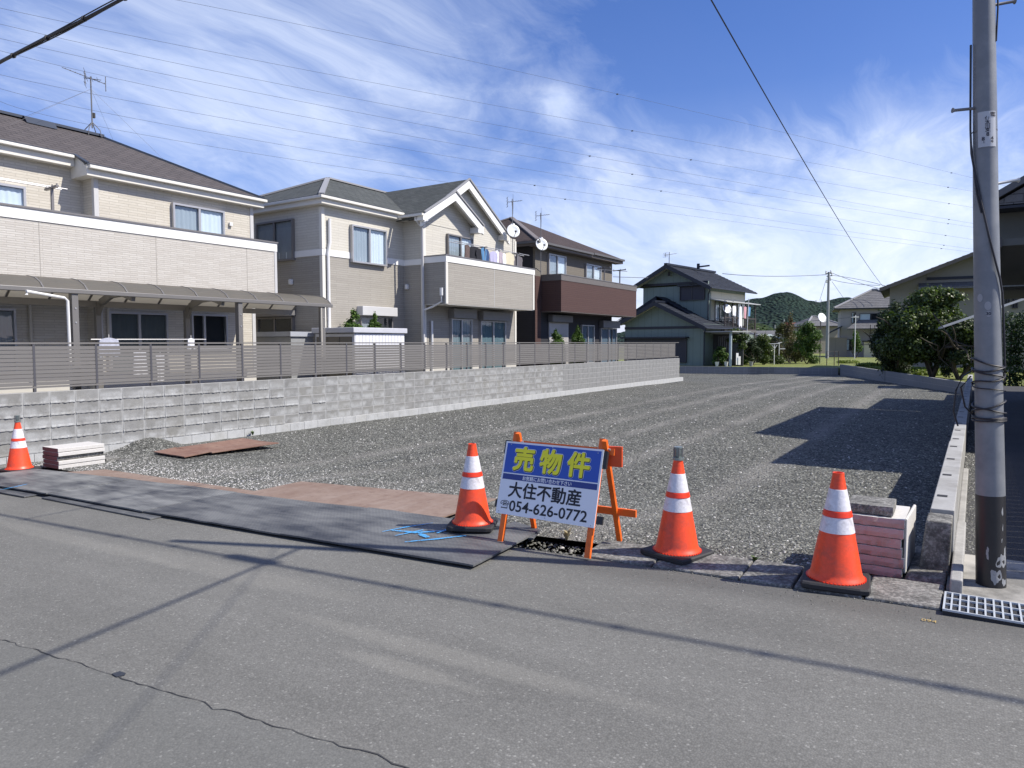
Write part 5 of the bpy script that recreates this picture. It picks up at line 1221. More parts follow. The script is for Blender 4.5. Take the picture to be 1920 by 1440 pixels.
def m_mat(name, dust):
    m = bpy.data.materials.new(name); m.use_nodes = True; t = NT(m.node_tree); tc = t.n('ShaderNodeTexCoord'); v = tc.outputs['Object']; x, y, z = t.sep(v)
    a = t.math('SINE', t.math('MULTIPLY', t.math('ADD', x, y), 150.0)); b_ = t.math('SINE', t.math('MULTIPLY', t.math('SUBTRACT', x, y), 150.0))
    pat = t.math('MULTIPLY', t.math('GREATER_THAN', a, .1), t.math('GREATER_THAN', b_, .1))
    n1 = t.noise(v, 1.4, 5, .6); n2 = t.noise(t.comb(t.math('MULTIPLY', x, 1.5), t.math('MULTIPLY', y, 6), 0.0), 1.0, 5, .65)
    f = t.math('MULTIPLY', t.ramp(t.math('ADD', t.math('MULTIPLY', n1, .5), t.math('MULTIPLY', n2, .5)), [(.38, .04), (.60, 1)]), dust)
    c = t.mix(f, (.030, .034, .044, 1), (.24, .245, .235, 1)); c = t.mix(t.math('MULTIPLY', pat, .35), c, t.mix(1.0, c, (.55, .55, .6, 1), 'MULTIPLY'))
    p = t.n('ShaderNodeBsdfPrincipled', Base__Color=c, Roughness=.62, Normal=t.n('ShaderNodeBump', Strength=.5, Distance=.003, Height=pat)); t.n('ShaderNodeOutputMaterial', Surface=p); return m
def plate(name, label, cat, quad, zoff, th, m, nu=16, nv=8, warp=.0, group=None, mz=None, seed=0):
    """thin sheet over four ground corners (ordered round), following the ground below"""
    q = [np.array(p[:2]) for p in quad]; V = []; F = []
    for j in range(nv+1):
        for i in range(nu+1):
            u, v = i/nu, j/nv; p = (q[0]*(1-u)+q[1]*u)*(1-v)+(q[3]*(1-u)+q[2]*u)*v
            V.append((p[0], p[1], float((mz or zr)(p[0]))+zoff+warp*(float(fbm(p[0]*2.2, p[1]*2.2, seed+8))-.45)))
    N = len(V); V += [(x, y, z-th) for x, y, z in V]; W = nu+1
    for j in range(nv):
        for i in range(nu): a = j*W+i; F += [(a, a+1, a+W+1, a+W), (N+a, N+a+W, N+a+W+1, N+a+1)]
    for i in range(nu): F.append((N+i, N+i+1, i+1, i)); a = nv*W+i; F.append((a, a+1, N+a+1, N+a))
    for j in range(nv): a = j*W; F.append((a, a+W, N+a+W, N+a)); a += nu; F.append((N+a, N+a+W, a+W, a))
    o = mesh_np(name, V, F, m); return tagp(o, label, cat, group)
M_MAT1, M_MAT2 = m_mat('rubber_mat', .58), m_mat('dusty_rubber_mat', .9)
plate('steel_plate', 'dusty brown steel plate laid flat over the drain behind the black mats', 'steel plate', [(-6.80, 4.72), (-4.05, 4.82), (-4.08, 5.98), (-6.80, 5.78)], .022, .012, M_RUST1)
plate('steel_plate', 'dusty brown steel strip showing behind the left black mats', 'steel plate', [(-10.6, 4.70), (-6.82, 4.70), (-6.82, 5.12), (-10.2, 5.22)], .020, .012, M_RUST1)
grp = 'black rubber mats on the drain edge'
plate('rubber_mat', 'black chequered rubber mat with blue paint, nearest the sale sign', 'mat', [(-4.86, 3.90), (-2.90, 3.96), (-2.98, 4.98), (-4.92, 5.00)], .040, .014, M_MAT1, 24, 12, .02, grp, seed=1)
plate('rubber_mat', 'black rubber mat left of the one with blue paint, its corner curled', 'mat', [(-6.87, 3.86), (-4.86, 3.90), (-4.90, 4.97), (-6.86, 4.90)], .038, .014, M_MAT1, 24, 12, .018, grp, seed=2)
plate('rubber_mat', 'dusty grey black rubber mat in the middle of the row on the left', 'mat', [(-8.88, 3.86), (-6.86, 3.85), (-6.85, 4.92), (-8.86, 4.86)], .042, .014, M_MAT2, 24, 12, .014, grp, seed=3)
plate('rubber_mat', 'dusty black rubber mat at the left cone', 'mat', [(-11.2, 3.78), (-8.80, 3.84), (-8.82, 4.84), (-11.0, 4.70)], .050, .014, M_MAT2, 24, 12, .012, grp, seed=4)
plate('rubber_mat', 'thin black mat edge showing beneath the middle mats along the road', 'mat', [(-8.75, 3.77), (-6.55, 3.75), (-6.55, 4.5), (-8.75, 4.5)], .016, .012, M_MAT1, 12, 6, .0, grp, seed=5)
plate('rubber_mat', 'thin black mat edge under the leftmost mat', 'mat', [(-11.3, 3.66), (-9.0, 3.70), (-9.0, 4.5), (-11.3, 4.5)], .020, .012, M_MAT1, 12, 6, .0, grp, seed=6)
plate('rubber_mat', 'small black mat piece curving round the open drain by the sign', 'mat', [(-3.4, 4.72), (-2.92, 4.80), (-3.0, 5.05), (-3.35, 5.2)], .030, .012, M_MAT1, 8, 4, .02, grp, seed=7)
plate('rubber_mat', 'black mat flap behind the left foot of the orange sign frame', 'mat', [(-4.0, 4.93), (-3.36, 4.90), (-3.42, 5.22), (-3.8, 5.28)], .026, .012, M_MAT1, 8, 4, .02, grp, seed=9)
b = MB()
for (p0, p1, w_) in (((2, 0), (0, 0), 0),): pass
hole = hZ(512, 927, 0)
# blue spray marks
m = bpy.data.materials.new('blue_spray'); m.use_nodes = True; t = NT(m.node_tree); tc = t.n('ShaderNodeTexCoord'); nz = t.noise(tc.outputs['Object'], 60, 4, .8)
p = t.n('ShaderNodeBsdfPrincipled', Base__Color=(.07, .36, .72, 1), Roughness=.6); p.inputs['Alpha'].default_value = 1; t.set(p, 'Alpha', t.ramp(nz, [(.36, .15), (.52, .95)])); t.n('ShaderNodeOutputMaterial', Surface=p); M_BLUE = m
def spray(label, lines, z):
    b = MB()
    for pts_, w_ in lines:
        g_ = [hZ(*q, -.02+z) for q in pts_]; dense = []
        for a_, c_ in zip(g_, g_[1:]):
            for k in range(6): dense.append(a_+(c_-a_)*k/6)
        dense.append(g_[-1])
        for i in range(len(dense)-1):
            a_, c_ = dense[i], dense[i+1]; d_ = (c_-a_)[:2]; d_ /= np.linalg.norm(d_)+1e-9; n_ = np.array([-d_[1], d_[0]]); wa = w_*(.4+.6*math.sin(math.pi*(i+.5)/len(dense)))*(.8+.4*random.random()); 
            fz = lambda p_: float(zr(p_[0]))+.0485+.02*(float(fbm(p_[0]*2.2, p_[1]*2.2, 9))-.45)+z
            q_ = [a_[:2]-n_*wa, c_[:2]-n_*wa, c_[:2]+n_*wa, a_[:2]+n_*wa]; b.face([(v[0], v[1], fz(v)) for v in q_])
    o = b.build('spray_paint_mark', M_BLUE); return tagp(o, label, 'paint mark')
def rg4(x, y): return (400+x/2.743, 860+y/2.743)
spray('bright blue sprayed strokes on the rubber mat left of the cone', [([rg4(870, 408), rg4(1000, 385), rg4(1130, 366)], .014), ([rg4(920, 402), rg4(1050, 418), rg4(1225, 408)], .022), ([rg4(935, 432), rg4(1080, 404)], .014), ([rg4(1060, 425), rg4(1105, 446)], .03), ([rg4(1150, 424), rg4(1245, 388)], .018), ([rg4(985, 468), rg4(1160, 455), rg4(1300, 440)], .016)], 0)
b = MB()
o = spray('faint blue sprayed stroke on the mat by the left cone', [([(0, 904), (50, 893)], .012)], .008)
pl2 = lambda x: -.3
mzl = lambda yy: (lambda x: float(zl(np.array(x), np.array(yy))))
q = [hZ(288, 854, -.24), hZ(346, 862, -.24), hZ(394, 852.5, -.24), hZ(330, 846.5, -.24)]
plate('steel_plate', 'smaller rusty steel plate on the gravel, its near edge lifted', 'steel plate', q, .045, .014, M_RUST2, mz=mzl(6.7))
q = [hZ(330, 847.5, -.24), hZ(398, 853, -.24), hZ(523, 834.5, -.24), hZ(456, 829, -.24)]
plate('steel_plate', 'larger rusty steel plate lying on the gravel near the block wall', 'steel plate', q, .065, .014, M_RUST2, mz=mzl(7.4))

# ---------------------------------------------------------------- traffic cones
M_ORG = mat('cone_orange', (.90, .080, .022), .42, .05, 5, .05, 60, dirt=(.55, .075, .04), dscale=9, dcov=.60, grime=.10); M_REFL = mat('reflective_band', (.74, .73, .77), .35, .07, 22, .5, 45, dirt=(.48, .46, .47), dscale=14, dcov=.62, grime=.12)
M_ORG2 = mat('cone_collar', (.80, .045, .012), .42, .05, 9)
def cone_parts(t_, x, y, z, cap=False, ang=0.0):
    """hollow cone 0.7 m tall: body, two reflective bands, black weighted base"""
    prof = [(.175, .045), (.165, .055), (.150, .075)]; rz = lambda h: .150+(.032-.150)*(h-.075)/(.69-.075)
    b = MB(); b.lathe((x, y, z), [(.168, .040), (.164, .052), (.154, .062), (.147, .085), (rz(.34)+.001, .34), (rz(.43), .43), (rz(.47), .47), (rz(.60), .60), (.034, .685), (.034, .70), (.027, .70), (.026, .60)], 40)
    b.build('body', M_ORG, t_, smooth=True)
    for (a_, c_) in ((.332, .430), (.468, .600)): 
        MB().lathe((x, y, z), [(rz(a_)-.001, a_), (rz(a_)+.0028, a_+.002), (rz(c_)+.0028, c_-.002), (rz(c_)-.001, c_)], 40).build('reflective_band', M_REFL, t_, smooth=True)
    MB().lathe((x, y, z), [(rz(.43), .4305), (rz(.43)+.006, .433), (rz(.467)+.006, .464), (rz(.467), .4675)], 40).build('orange_collar', M_ORG2, t_, smooth=True)
    n = 40; V = []; F = []; ca, sa = math.cos(ang), math.sin(ang)
    def ring(h, zz, rr):
        for i in range(n):
            a = 6.2832*i/n; c_, s_ = math.cos(a), math.sin(a); k = (abs(c_)**14+abs(s_)**14)**(-1/14); px_, py_ = c_*k*h, s_*k*h; V.append((x+px_*ca-py_*sa, y+px_*sa+py_*ca, z+zz))
    for h, zz in ((.188, .0), (.196, .008), (.196, .030), (.188, .040)): ring(h, zz, 0)
    for i in range(3):
        for j in range(n): a = i*n+j; c_ = i*n+(j+1) % n; F.append((a, c_, c_+n, a+n))
    F.append(tuple(3*n+j for j in range(n))); o = mesh_np('base', V, F, M_BLACK, t_)
    b = MB(); 
    for i in range(48):
        a = 6.2832*i/48; b.hexa([(x+math.cos(a+da)*r_, y+math.sin(a+da)*r_, z+zz) for zz in (.038, .046) for da, r_ in ((-.03, .163), (-.03, .174), (.03, .174), (.03, .163))])
    b.build('base_teeth', M_ORG2, t_)
    if cap:
        b = MB(); b.lathe((x, y, z), [(.040, .695), (.040, .712), (.020, .714), (.026, .722), (.026, .775), (.031, .778), (.031, .79), (.0, .792)], 16); b.build('cap_light', mat('dull_cap', (.24, .28, .27), .35, .2, 20, metal=.5), t_, smooth=True)
        b = MB()
        for i in range(6): a = i*1.047; b.tube([(x+.033*math.cos(a), y+.033*math.sin(a), z+.712), (x+.033*math.cos(a), y+.033*math.sin(a), z+.785)], .003, 4)
        b.build('cap_cage', M_STEELD, t_)
for (x, y, lb, cp_, an_) in ((-.70, 4.80, 'plain orange and white cone right of the others, before the pink-edged slabs', False, .12), (-1.78, 4.93, 'cone with a metal cap light, standing on the kerb right of the sale sign', True, -.3),
                             (-3.52, 4.80, 'orange and white cone on the black mat, just left of the sale sign', False, .45), (-11.35, 4.62, 'orange and white cone with a cap light by the left slab pile', True, .2), (-11.62, 4.22, 'orange cone at the left edge, only half in view', True, .5)):
    z = float(zr(x))+(.055 if x in (-3.52,) else .012 if x > -2 else .01)
    cone_parts(thing('traffic_cone', lb, 'traffic cone', (x, y, z), 'orange and white traffic cones'), x, y, z, cp_, an_)

# ---------------------------------------------------------------- sale sign on a folding frame
FLp, FRp, RLp, RRp = (np.array(v) for v in ((-3.085, 4.575, .045), (-2.32, 4.565, .045), (-3.11, 5.07, .035), (-2.345, 5.10, .05)))
sg = thing('sale_sign', 'blue and white Japanese for-sale signboard on an orange folding frame at the roadside', 'sign', (-2.7, 4.8, .03))
M_OR = mat('frame_orange', (.80, .15, .015), .5, .12, 12, .1, 80, dirt=(.42, .07, .01), dscale=5, dcov=.62)
M_ORD = mat('frame_red_orange', (.62, .075, .012), .5, .12, 12)
al = (FRp-FLp); al[2] = 0; al /= np.linalg.norm(al); back = np.array([-al[1], al[0], 0.]); tl_ = R(16)
upv = np.array([0, 0, 1])*math.cos(tl_)+back*math.sin(tl_); nor = np.cross(al, upv)   # towards the road
nor = nor if nor[1] < 0 else -nor
for s_, (fp, rp) in enumerate(((FLp, RLp), (FRp, RRp))):
    topF = fp+upv*.875; apex = fp+upv*.80; dr = apex+np.array([0, 0, .0])-rp; topR = rp+dr*1.09
    MB().bar(fp, topF, .042, .03, up=back).build('front_leg', M_OR, sg)
    MB().bar(rp+al*.035*(1 if s_ else 1), topR+al*.035, .038, .028, up=back).build('rear_leg', M_OR, sg)
    MB().tube([apex-al*.03, apex+al*.07], .008, 8).build('hinge_bolt', M_STEEL, sg)
mid = lambda p_, q_, f: p_+(q_-p_)*f
a_, c_ = FLp+upv*.785-nor*.02, FRp+upv*.785-nor*.02; MB().bar(a_-al*.01, c_+al*.10, .022, .05, up=upv).build('top_rail', M_OR, sg)
a_, c_ = mid(RLp, FLp+upv*.80, .33), mid(RRp, FRp+upv*.80, .33); MB().bar(a_-al*.10+back*.02, c_+al*.20+back*.02, .025, .055).build('rear_rail', M_OR, sg)
a_, c_ = mid(RLp, FLp+upv*.80, .93), mid(RRp, FRp+upv*.80, .93); MB().bar(c_+al*.03+back*.0, c_+al*.15+back*.02, .03, .15).build('side_stop', M_ORD, sg)
def bp(u, v, d=0): return FLp+al*u+upv*v+nor*d
BU0, BU1, BV0, BV1 = -.068, .800, .218, .792; BW_, BH_ = BU1-BU0, BV1-BV0
M_BLKP = mat('black_plastic', (.02, .02, .022), .5)
for (u, v, w_, h_) in ((BU0-.018, BV1-.10, .05, .11), (BU1-.03, BV1-.14, .06, .13), (BU0-.028, BV0+.045, .05, .06), (BU1+.005, BV0+.03, .05, .06)):
    b = MB(); b.obox(bp(u, v, .0), al*w_, upv*h_, nor*(.026 if u > .6 and v > .4 else .018)); b.build('corner_pad', M_BLKP, sg)
b = MB(); b.obox(bp(BU0, BV0, .024), al*BW_, upv*BH_, nor*.006); bd = b.build('board', mat('sign_white', (.80, .81, .83), .35, .02, coat=.2), sg)
fx = lambda f: BU0+BW_*f; fv = lambda g: BV1-BH_*g
def strip(name, f0, f1, g0, g1, m, d=.0312):
    b = MB(); b.face([bp(fx(f0), fv(g1), d), bp(fx(f1), fv(g1), d), bp(fx(f1), fv(g0), d), bp(fx(f0), fv(g0), d)]); return b.build(name, m, bd)
M_SB = mat('sign_blue', (.015, .075, .42), .35, .03, coat=.2); M_SN = mat('sign_navy', (.015, .035, .21), .35, .03, coat=.2)
strip('blue_panel', .018, .982, .025, .432, M_SB); strip('navy_band', .018, .982, .448, .525, M_SN)
M_INKK = mat('sign_black', (.01, .01, .016), .5); M_YEL = mat('sign_yellow', (.90, .82, .02), .4); M_WHT = mat('sign_lettering_white', (.8, .8, .8), .4)
def sign_text(txt, f, g, size, m, off=0., d=.0318, sx=1., width=None, du=0, dv=0, name='lettering'):
    V, F = text_mesh(txt, size, off)
    if width: sx = width*BW_/(V[:, 0].max()-V[:, 0].min())
    cx, cy = (V[:, 0].max()+V[:, 0].min())/2, (V[:, 1].max()+V[:, 1].min())/2
    return mesh_np(name, [bp(fx(f)+(v[0]-cx)*sx+du, fv(g)+(v[1]-cy)+dv, d) for v in V], F, m, bd)
def thick(txt, f, g, size, m, r, d, k=14, fill=True, **kw):
    """heavier strokes: the same lettering laid down in a ring of tiny shifts, each a hair above the last"""
    V, F = text_mesh(txt, size); width = kw.get('width'); sx = width*BW_/(V[:, 0].max()-V[:, 0].min()) if width else 1
    cx, cy = (V[:, 0].max()+V[:, 0].min())/2, (V[:, 1].max()+V[:, 1].min())/2; W = []; G = []; n = len(V)
    rr_ = [(0, 0)]+[(r*math.cos(6.2832*i/k), r*math.sin(6.2832*i/k)) for i in range(k)]+([(r*.55*math.cos(6.2832*i/8), r*.55*math.sin(6.2832*i/8)) for i in range(8)] if fill else [])
    for q, (ox, oy) in enumerate(rr_):
        W += [bp(fx(f)+(v[0]-cx)*sx+ox+kw.get('du', 0), fv(g)+(v[1]-cy)+oy+kw.get('dv', 0), d+q*.00003) for v in V]; G += [tuple(i+q*n for i in ff) for ff in F]
    return mesh_np(kw.get('name', 'lettering'), W, G, m, bd)
for ch_, f in (('売', .22), ('物', .50), ('件', .78)):
    sz = .195; thick(ch_, f, .228, sz, M_WHT, .0145, .0315, name='lettering_rim', du=.002, dv=-.002); thick(ch_, f, .228, sz, M_INKK, .0110, .0325, name='lettering_rim', du=.002, dv=-.003); thick(ch_, f, .228, sz, M_YEL, .0068, .0335)
thick('お気軽にお問い合わせ下さい', .485, .4865, .036, M_WHT, .0008, .0318, k=6, fill=False, width=.50)
thick('大住不動産', .475, .655, .128, M_INKK, .0030, .0318, k=10, width=.735)
sign_text('054-626-0772', .53, .875, .115, M_INKK, .0018, .0318, width=.79)
sign_text('☎', .085, .872, .066, M_INKK, .001, .0318)
for f, g_ in ((.06, .04), (.5, .035), (.95, .05), (.52, .97), (.03, .97), (.97, .975)): MB().tube([bp(fx(f), fv(g_), .03), bp(fx(f), fv(g_), .034)], .004, 8).build('screw', M_STEEL, bd)

# ---------------------------------------------------------------- tiled roofs: courses with real steps
M_TILE = roofmat('blue_black_tile', (.020, .025, .037), (.034, .040, .054), (.008, .010, .015), .30, .14, .2)
M_TILEG = roofmat('grey_tile', (.15, .15, .155), (.20, .20, .205), (.06, .06, .065), .30, .15, .25)
M_TILER = roofmat('red_tile', (.28, .09, .07), (.33, .115, .085), (.14, .05, .04), .3, .2, .3)
M_NAVY = mat('dark_trim', (.008, .012, .024), .5, .1)
def tile_slope(b, e0, e1, t1, t0, nc=14, step=.035, m=0):
    """roof slope from eave edge e0-e1 up to t0-t1, built in stepped courses"""
    e0, e1, t0, t1 = (np.array(v, float) for v in (e0, e1, t0, t1))
    dn_ = np.array([0, 0, -.07]); b.face([e1+dn_, e0+dn_, t0+dn_, t1+dn_], m)
    for i in range(nc):
        f0, f1 = i/nc, (i+1)/nc; a, c = e0+(t0-e0)*f0, e1+(t1-e1)*f0; d_, e_ = e0+(t0-e0)*f1, e1+(t1-e1)*f1
        up_ = np.array([0, 0, step]); b.face([a+up_, c+up_, e_+up_*.25, d_+up_*.25], m); b.face([a-up_*.3, c-up_*.3, c+up_, a+up_], m)
def wall_mat(name, c, gr=.0, bw=.35):
    m = bpy.data.materials.new(name); m.use_nodes = True; t = NT(m.node_tree); tc = t.n('ShaderNodeTexCoord'); v = tc.outputs['Object']; x, y, z = t.sep(v)
    u = t.math('ADD', x, y); s_ = t.math('PINGPONG', u, bw); gv = t.ramp(s_, [(0, .55), (.03, 1)])
    c_ = t.mix(1.0, (*c, 1), gv, 'MULTIPLY'); c_ = t.mix(t.math('MULTIPLY', t.noise(v, 1.2, 5, .6), .5), c_, (c[0]*.72, c[1]*.74, c[2]*.72, 1))
    p = t.n('ShaderNodeBsdfPrincipled', Base__Color=c_, Roughness=.75); t.n('ShaderNodeOutputMaterial', Surface=p); return m

# ---------------------------------------------------------------- house 4: green clad house beyond the plot (own axes)
ROT4 = R(-8); O4 = np.array([-16.87, 52.8]); LX = np.array([math.cos(ROT4), math.sin(ROT4), 0]); LY = np.array([-math.sin(ROT4), math.cos(ROT4), 0])
h4 = thing('detached_house', 'pale green two storey house with navy tiled roofs beyond the end of the plot', 'house', (O4[0], O4[1], -.1), rot=ROT4)
def L4(x, y, z): return np.array([O4[0], O4[1], 0])+LX*x+LY*y+np.array([0, 0, z])
class MBL(MB):
    """local builder: points given in the rotated house frame"""
    def build(s, name, mats, parent=None, **k):
        s.v = [tuple(L4(*p)) for p in s.v]; return MB.build(s, name, mats, parent, **k)
M_GRN = wall_mat('green_cladding', (.185, .235, .215), bw=.30); M_GRN2 = wall_mat('pale_green_cladding', (.22, .27, .24), bw=.45)
M_CREAM4 = wall_mat('cream_panel', (.50, .48, .40), bw=.9)
F4 = Face(L4(0, 0, 0), LX, -LY); YU = 2.4; F4U = Face(L4(0, YU, 0), LX, -LY)
def lu(fc, px, py): return fc.hit(px, py)
la = lu(F4, 1236, 568); ll = lu(F4, 1166, 609); lr = lu(F4, 1331, 612); u_a = lu(F4U, 1258, 499); u_l = lu(F4U, 1196, 540); u_r = lu(F4U, 1341, 537)
lw0, lw1 = lu(F4, 1172, 640)[0], lu(F4, 1319, 640)[0]; uw0, uw1 = lu(F4U, 1206, 560)[0], lu(F4U, 1327, 560)[0]
G4 = -.15
b = MBL(); b.box(lw0, lw1, 0, 6.0, G4, ll[1]-.05); b.build('lower_wall', M_GRN, h4)
b = MBL(); b.box(uw0, uw1, YU, 9.5, 2.2, u_l[1]-.05); b.build('upper_wall', M_GRN, h4)
def gable4(name, y0, y1, ap, el, er, wx0, wx1, yw, zw):
    slope = ((ap[1]-er[1])/(er[0]-ap[0])+(ap[1]-el[1])/(ap[0]-el[0]))/2
    x0, x1, xa, za = el[0], er[0], ap[0], ap[1]; z0, z1 = za-slope*(xa-x0), za-slope*(x1-xa)
    b = MBL(); tile_slope(b, (x1, y0, z1), (x1, y1, z1), (xa, y1, za), (xa, y0, za), 12, .05); tile_slope(b, (x0, y1, z0), (x0, y0, z0), (xa, y0, za), (xa, y1, za), 12, .05); rf = b.build('roof', M_TILE, h4)
    b = MBL()
    for xx, zz in ((x0, z0), (x1, z1)): b.hexa([(xx, y0-.06, zz-.24), (xa, y0-.06, za-.24), (xa, y0+.0, za-.24), (xx, y0, zz-.24), (xx, y0-.06, zz+.06), (xa, y0-.06, za+.10), (xa, y0, za+.10), (xx, y0, zz+.06)])
    b.build('bargeboard', M_NAVY, rf)
    b = MBL(); b.bar((xa, y0-.1, za+.1), (xa, y1, za+.1), .26, .16); b.build('ridge_cap', M_NAVY, rf)
    b = MBL()
    for s_, xx, zz in ((-1, x0, z0), (1, x1, z1)): b.hexa([(xx, y0+.01, zz-.12), (xa, y0+.01, za-.12), (xa, yw, za-.12), (xx, yw, zz-.12), (xx, y0+.01, zz-.09), (xa, y0+.01, za-.09), (xa, yw, za-.09), (xx, yw, zz-.09)])
    b.build('soffit', M_CREAM4, rf)
    b = MBL(); b.tube([(x1+.05, y0, z1-.06), (x1+.05, y1, z1-.06)], .06, 6); b.build('gutter', M_NAVY, rf)
    def zt(x): return za-slope*abs(x-xa)-.1
    b = MBL(); b.hexa([(wx0, yw, zw), (wx1, yw, zw), (wx1, yw+.2, zw), (wx0, yw+.2, zw), (wx0, yw, zt(wx0)), (wx1, yw, zt(wx1)), (wx1, yw+.2, zt(wx1)), (wx0, yw+.2, zt(wx0))])
    b.face([(wx0, yw, zt(wx0)), (wx1, yw, zt(wx1)), (xa, yw, zt(xa))]); b.build('gable_wall', M_GRN, h4)
    b = MBL(); b.box(wx0-.02, wx1+.02, yw-.05, yw-.001, zw-.16, zw+.03); b.build('gable_band', M_NAVY, h4)
    return z0, z1
gable4('low', -.75, 6.5, la, ll, lr, lw0, lw1, -.004, lu(F4, 1240, 613)[1])
gable4('up', YU-.8, 10.4, u_a, u_l, u_r, uw0, uw1, YU-.004, lu(F4U, 1260, 531)[1])
b = MBL(); xa_ = lu(F4, 1219, 556); 
tile_slope(b, (xa_[0]+3.9, 1.0, xa_[1]-2.0), (xa_[0]+3.9, YU+.2, xa_[1]-2.0), (xa_[0], YU+.2, xa_[1]+.05), (xa_[0], 1.0, xa_[1]+.05), 8, .05); tile_slope(b, (xa_[0]-3.6, YU, xa_[1]-1.9), (xa_[0]-3.6, 1.0, xa_[1]-1.9), (xa_[0], 1.0, xa_[1]+.05), (xa_[0], YU, xa_[1]+.05), 8, .05)
b.hexa([(xa_[0]-3.6, .95, xa_[1]-2.2), (xa_[0], .95, xa_[1]-.25), (xa_[0], 1.0, xa_[1]-.25), (xa_[0]-3.6, 1.0, xa_[1]-2.2), (xa_[0]-3.6, .95, xa_[1]-1.85), (xa_[0], .95, xa_[1]+.1), (xa_[0], 1.0, xa_[1]+.1), (xa_[0]-3.6, 1.0, xa_[1]-1.85)])
b.build('second_low_roof', M_TILE, h4)
def win4(fc, p0, p1, **k):
    a_, c_ = fc.hit(*p0), fc.hit(*p1); return window(h4, fc, a_[0], c_[0], a_[1], c_[1], **k)
M_ALUD = mat('black_aluminium', (.03, .03, .035), .4)
M_DKPANE = mat('dark_pane', (.018, .02, .035), .5); win4(F4U, (1276, 537), (1322, 562), frame=M_ALUD, cur=None, dep=.14, pm=M_DKPANE); win4(F4, (1172, 634), (1288, 680), frame=M_ALUD, cur=None, split=.45, dep=.12, pm=M_DKPANE)  # opaque panes, the dark of the unlit rooms put into their colour
b = MBL(); u0, z0 = lu(F4U, 1274, 538); u1, z1 = lu(F4U, 1323, 535); b.box(u0, u1, YU-.45, YU, z0, z0+.1); b.build('window_hood', M_NAVY, h4)
b = MBL(); u0, z0 = lu(F4, 1170, 635); u1, z1 = lu(F4, 1292, 632); b.box(u0, u1, -.6, 0, z0, z0+.12); b.build('window_hood', M_NAVY, h4)
FR4 = Face(L4(uw1, 0, 0), LY, LX); FRl = Face(L4(lw1, 0, 0), LY, LX)
# side facing right: upper balcony with laundry, lower porch
b = MBL(); b.box(uw1+.004, uw1+.02, YU+.5, 9.4, 2.6, u_r[1]-.3); b.build('side_cladding', M_CREAM4, h4)
for y_ in (YU+1.2, YU+3.6, YU+5.4): window(h4, FR4, y_, y_+1.7, 3.0, 4.9, frame=M_ALU, cur='left', dep=.1)
b = MBL(); b.box(uw1+.02, uw1+1.15, YU+.6, 9.2, 2.45, 2.62); b.build('balcony_floor', M_ALU, h4)
M_WD = mat('dark_steel', (.07, .055, .05), .5)
for i, y_ in enumerate((YU+.7, YU+2.2, YU+4.6, 9.0)): b = MBL(); b.bar((uw1+1.1, y_, G4), (uw1+1.1, y_, 4.9), .08); b.build('balcony_post', M_WD, h4)
b = MBL(); b.box(uw1+1.07, uw1+1.13, YU+.6, 9.2, 3.55, 3.62); b.box(uw1+1.07, uw1+1.13, YU+.6, 9.2, 2.62, 2.7); b.build('balcony_rail', M_WD, h4)
for i in range(24): b = MBL(); y_ = YU+.75+i*.26; b.box(uw1+1.08, uw1+1.12, y_, y_+.03, 2.7, 3.55); b.build('baluster', M_WD, h4)
b = MBL(); b.hexa([(uw1+.02, YU+.4, 5.0), (uw1+1.4, YU+.4, 4.75), (uw1+1.4, 9.4, 4.75), (uw1+.02, 9.4, 5.0), (uw1+.02, YU+.4, 5.06), (uw1+1.4, YU+.4, 4.81), (uw1+1.4, 9.4, 4.81), (uw1+.02, 9.4, 5.06)]); b.build('balcony_canopy', mat('canopy_pale', (.42, .43, .42), .4), h4)
b = MBL(); b.box(uw1+.02, uw1+1.0, YU+3.2, 9.2, .3, 2.3); b.build('lower_side_wall', M_GRN2, h4)
c = L4(uw1+1.2, YU+.9, 4.25); dr = thing('dish_mast', 'satellite dish at the front corner of the green house balcony', 'satellite dish', tuple(c)); dish(dr, c, .36); 
b = MB(); b.bar(c+np.array([-.05, .05, -.1]), L4(uw1+1.1, YU+.7, 3.7), .05); b.build('mast', M_STEELD, dr)
for k, (yy, w_, h_, m_, lb, nm) in enumerate(((YU+3.4, .5, 1.7, M_CW, 'long white sheet hanging from the green house balcony', 'sheet'), (YU+4.3, .5, 1.0, mat('pink_cloth', (.55, .30, .34), .9), 'pink towel hanging beside the long white sheet', 'towel'), (YU+2.2, .6, .8, M_CW, 'white striped cloth on the green house balcony by the dish', 'cloth'), (YU+5.1, .5, .8, M_CSK, 'pale blue cloth at the far end of the green house balcony', 'cloth'))):
    garment('hanging_'+nm, lb, nm, L4(uw1+1.2, yy, 4.6 if k != 2 else 4.55), w_, h_, m_, ax=LY, seed=70+k, hook=False)
# porch with pillar, lattice door and small roof on the lower right side
b = MBL(); b.box(lw1+.004, lw1+2.2, 1.2, 1.3, 2.25, 2.38); b.box(lw1+.004, lw1+2.3, -.1, 3.2, 2.38, 2.46); b.build('porch_roof', mat('porch_metal', (.30, .31, .31), .4), h4)
b = MBL(); b.tube([(lw1+2.0, .3, G4), (lw1+2.0, .3, 2.38)], .10, 10); b.build('porch_column', mat('column_blue_grey', (.38, .45, .48), .5), h4, smooth=True)
b = MBL(); b.box(lw1+.02, lw1+2.4, 1.6, 1.7, G4, 2.3); b.build('porch_wall', mat('porch_dark', (.05, .05, .05), .6), h4)
for i in range(6): b = MBL(); b.box(lw1+.5+i*.16, lw1+.55+i*.16, 1.5, 1.59, .0, 2.1); b.build('lattice_bar', M_ALU, h4)
g_ = [L4(u_r[0], YU-.7, u_r[1]-.1), L4(uw1+.1, YU-.1, u_r[1]-.55), L4(uw1+.1, YU-.1, 2.7), L4(uw1+.4, YU-.1, 2.5)]; MB().tube(g_, .05, 6).build('downspout', M_NAVY, h4)
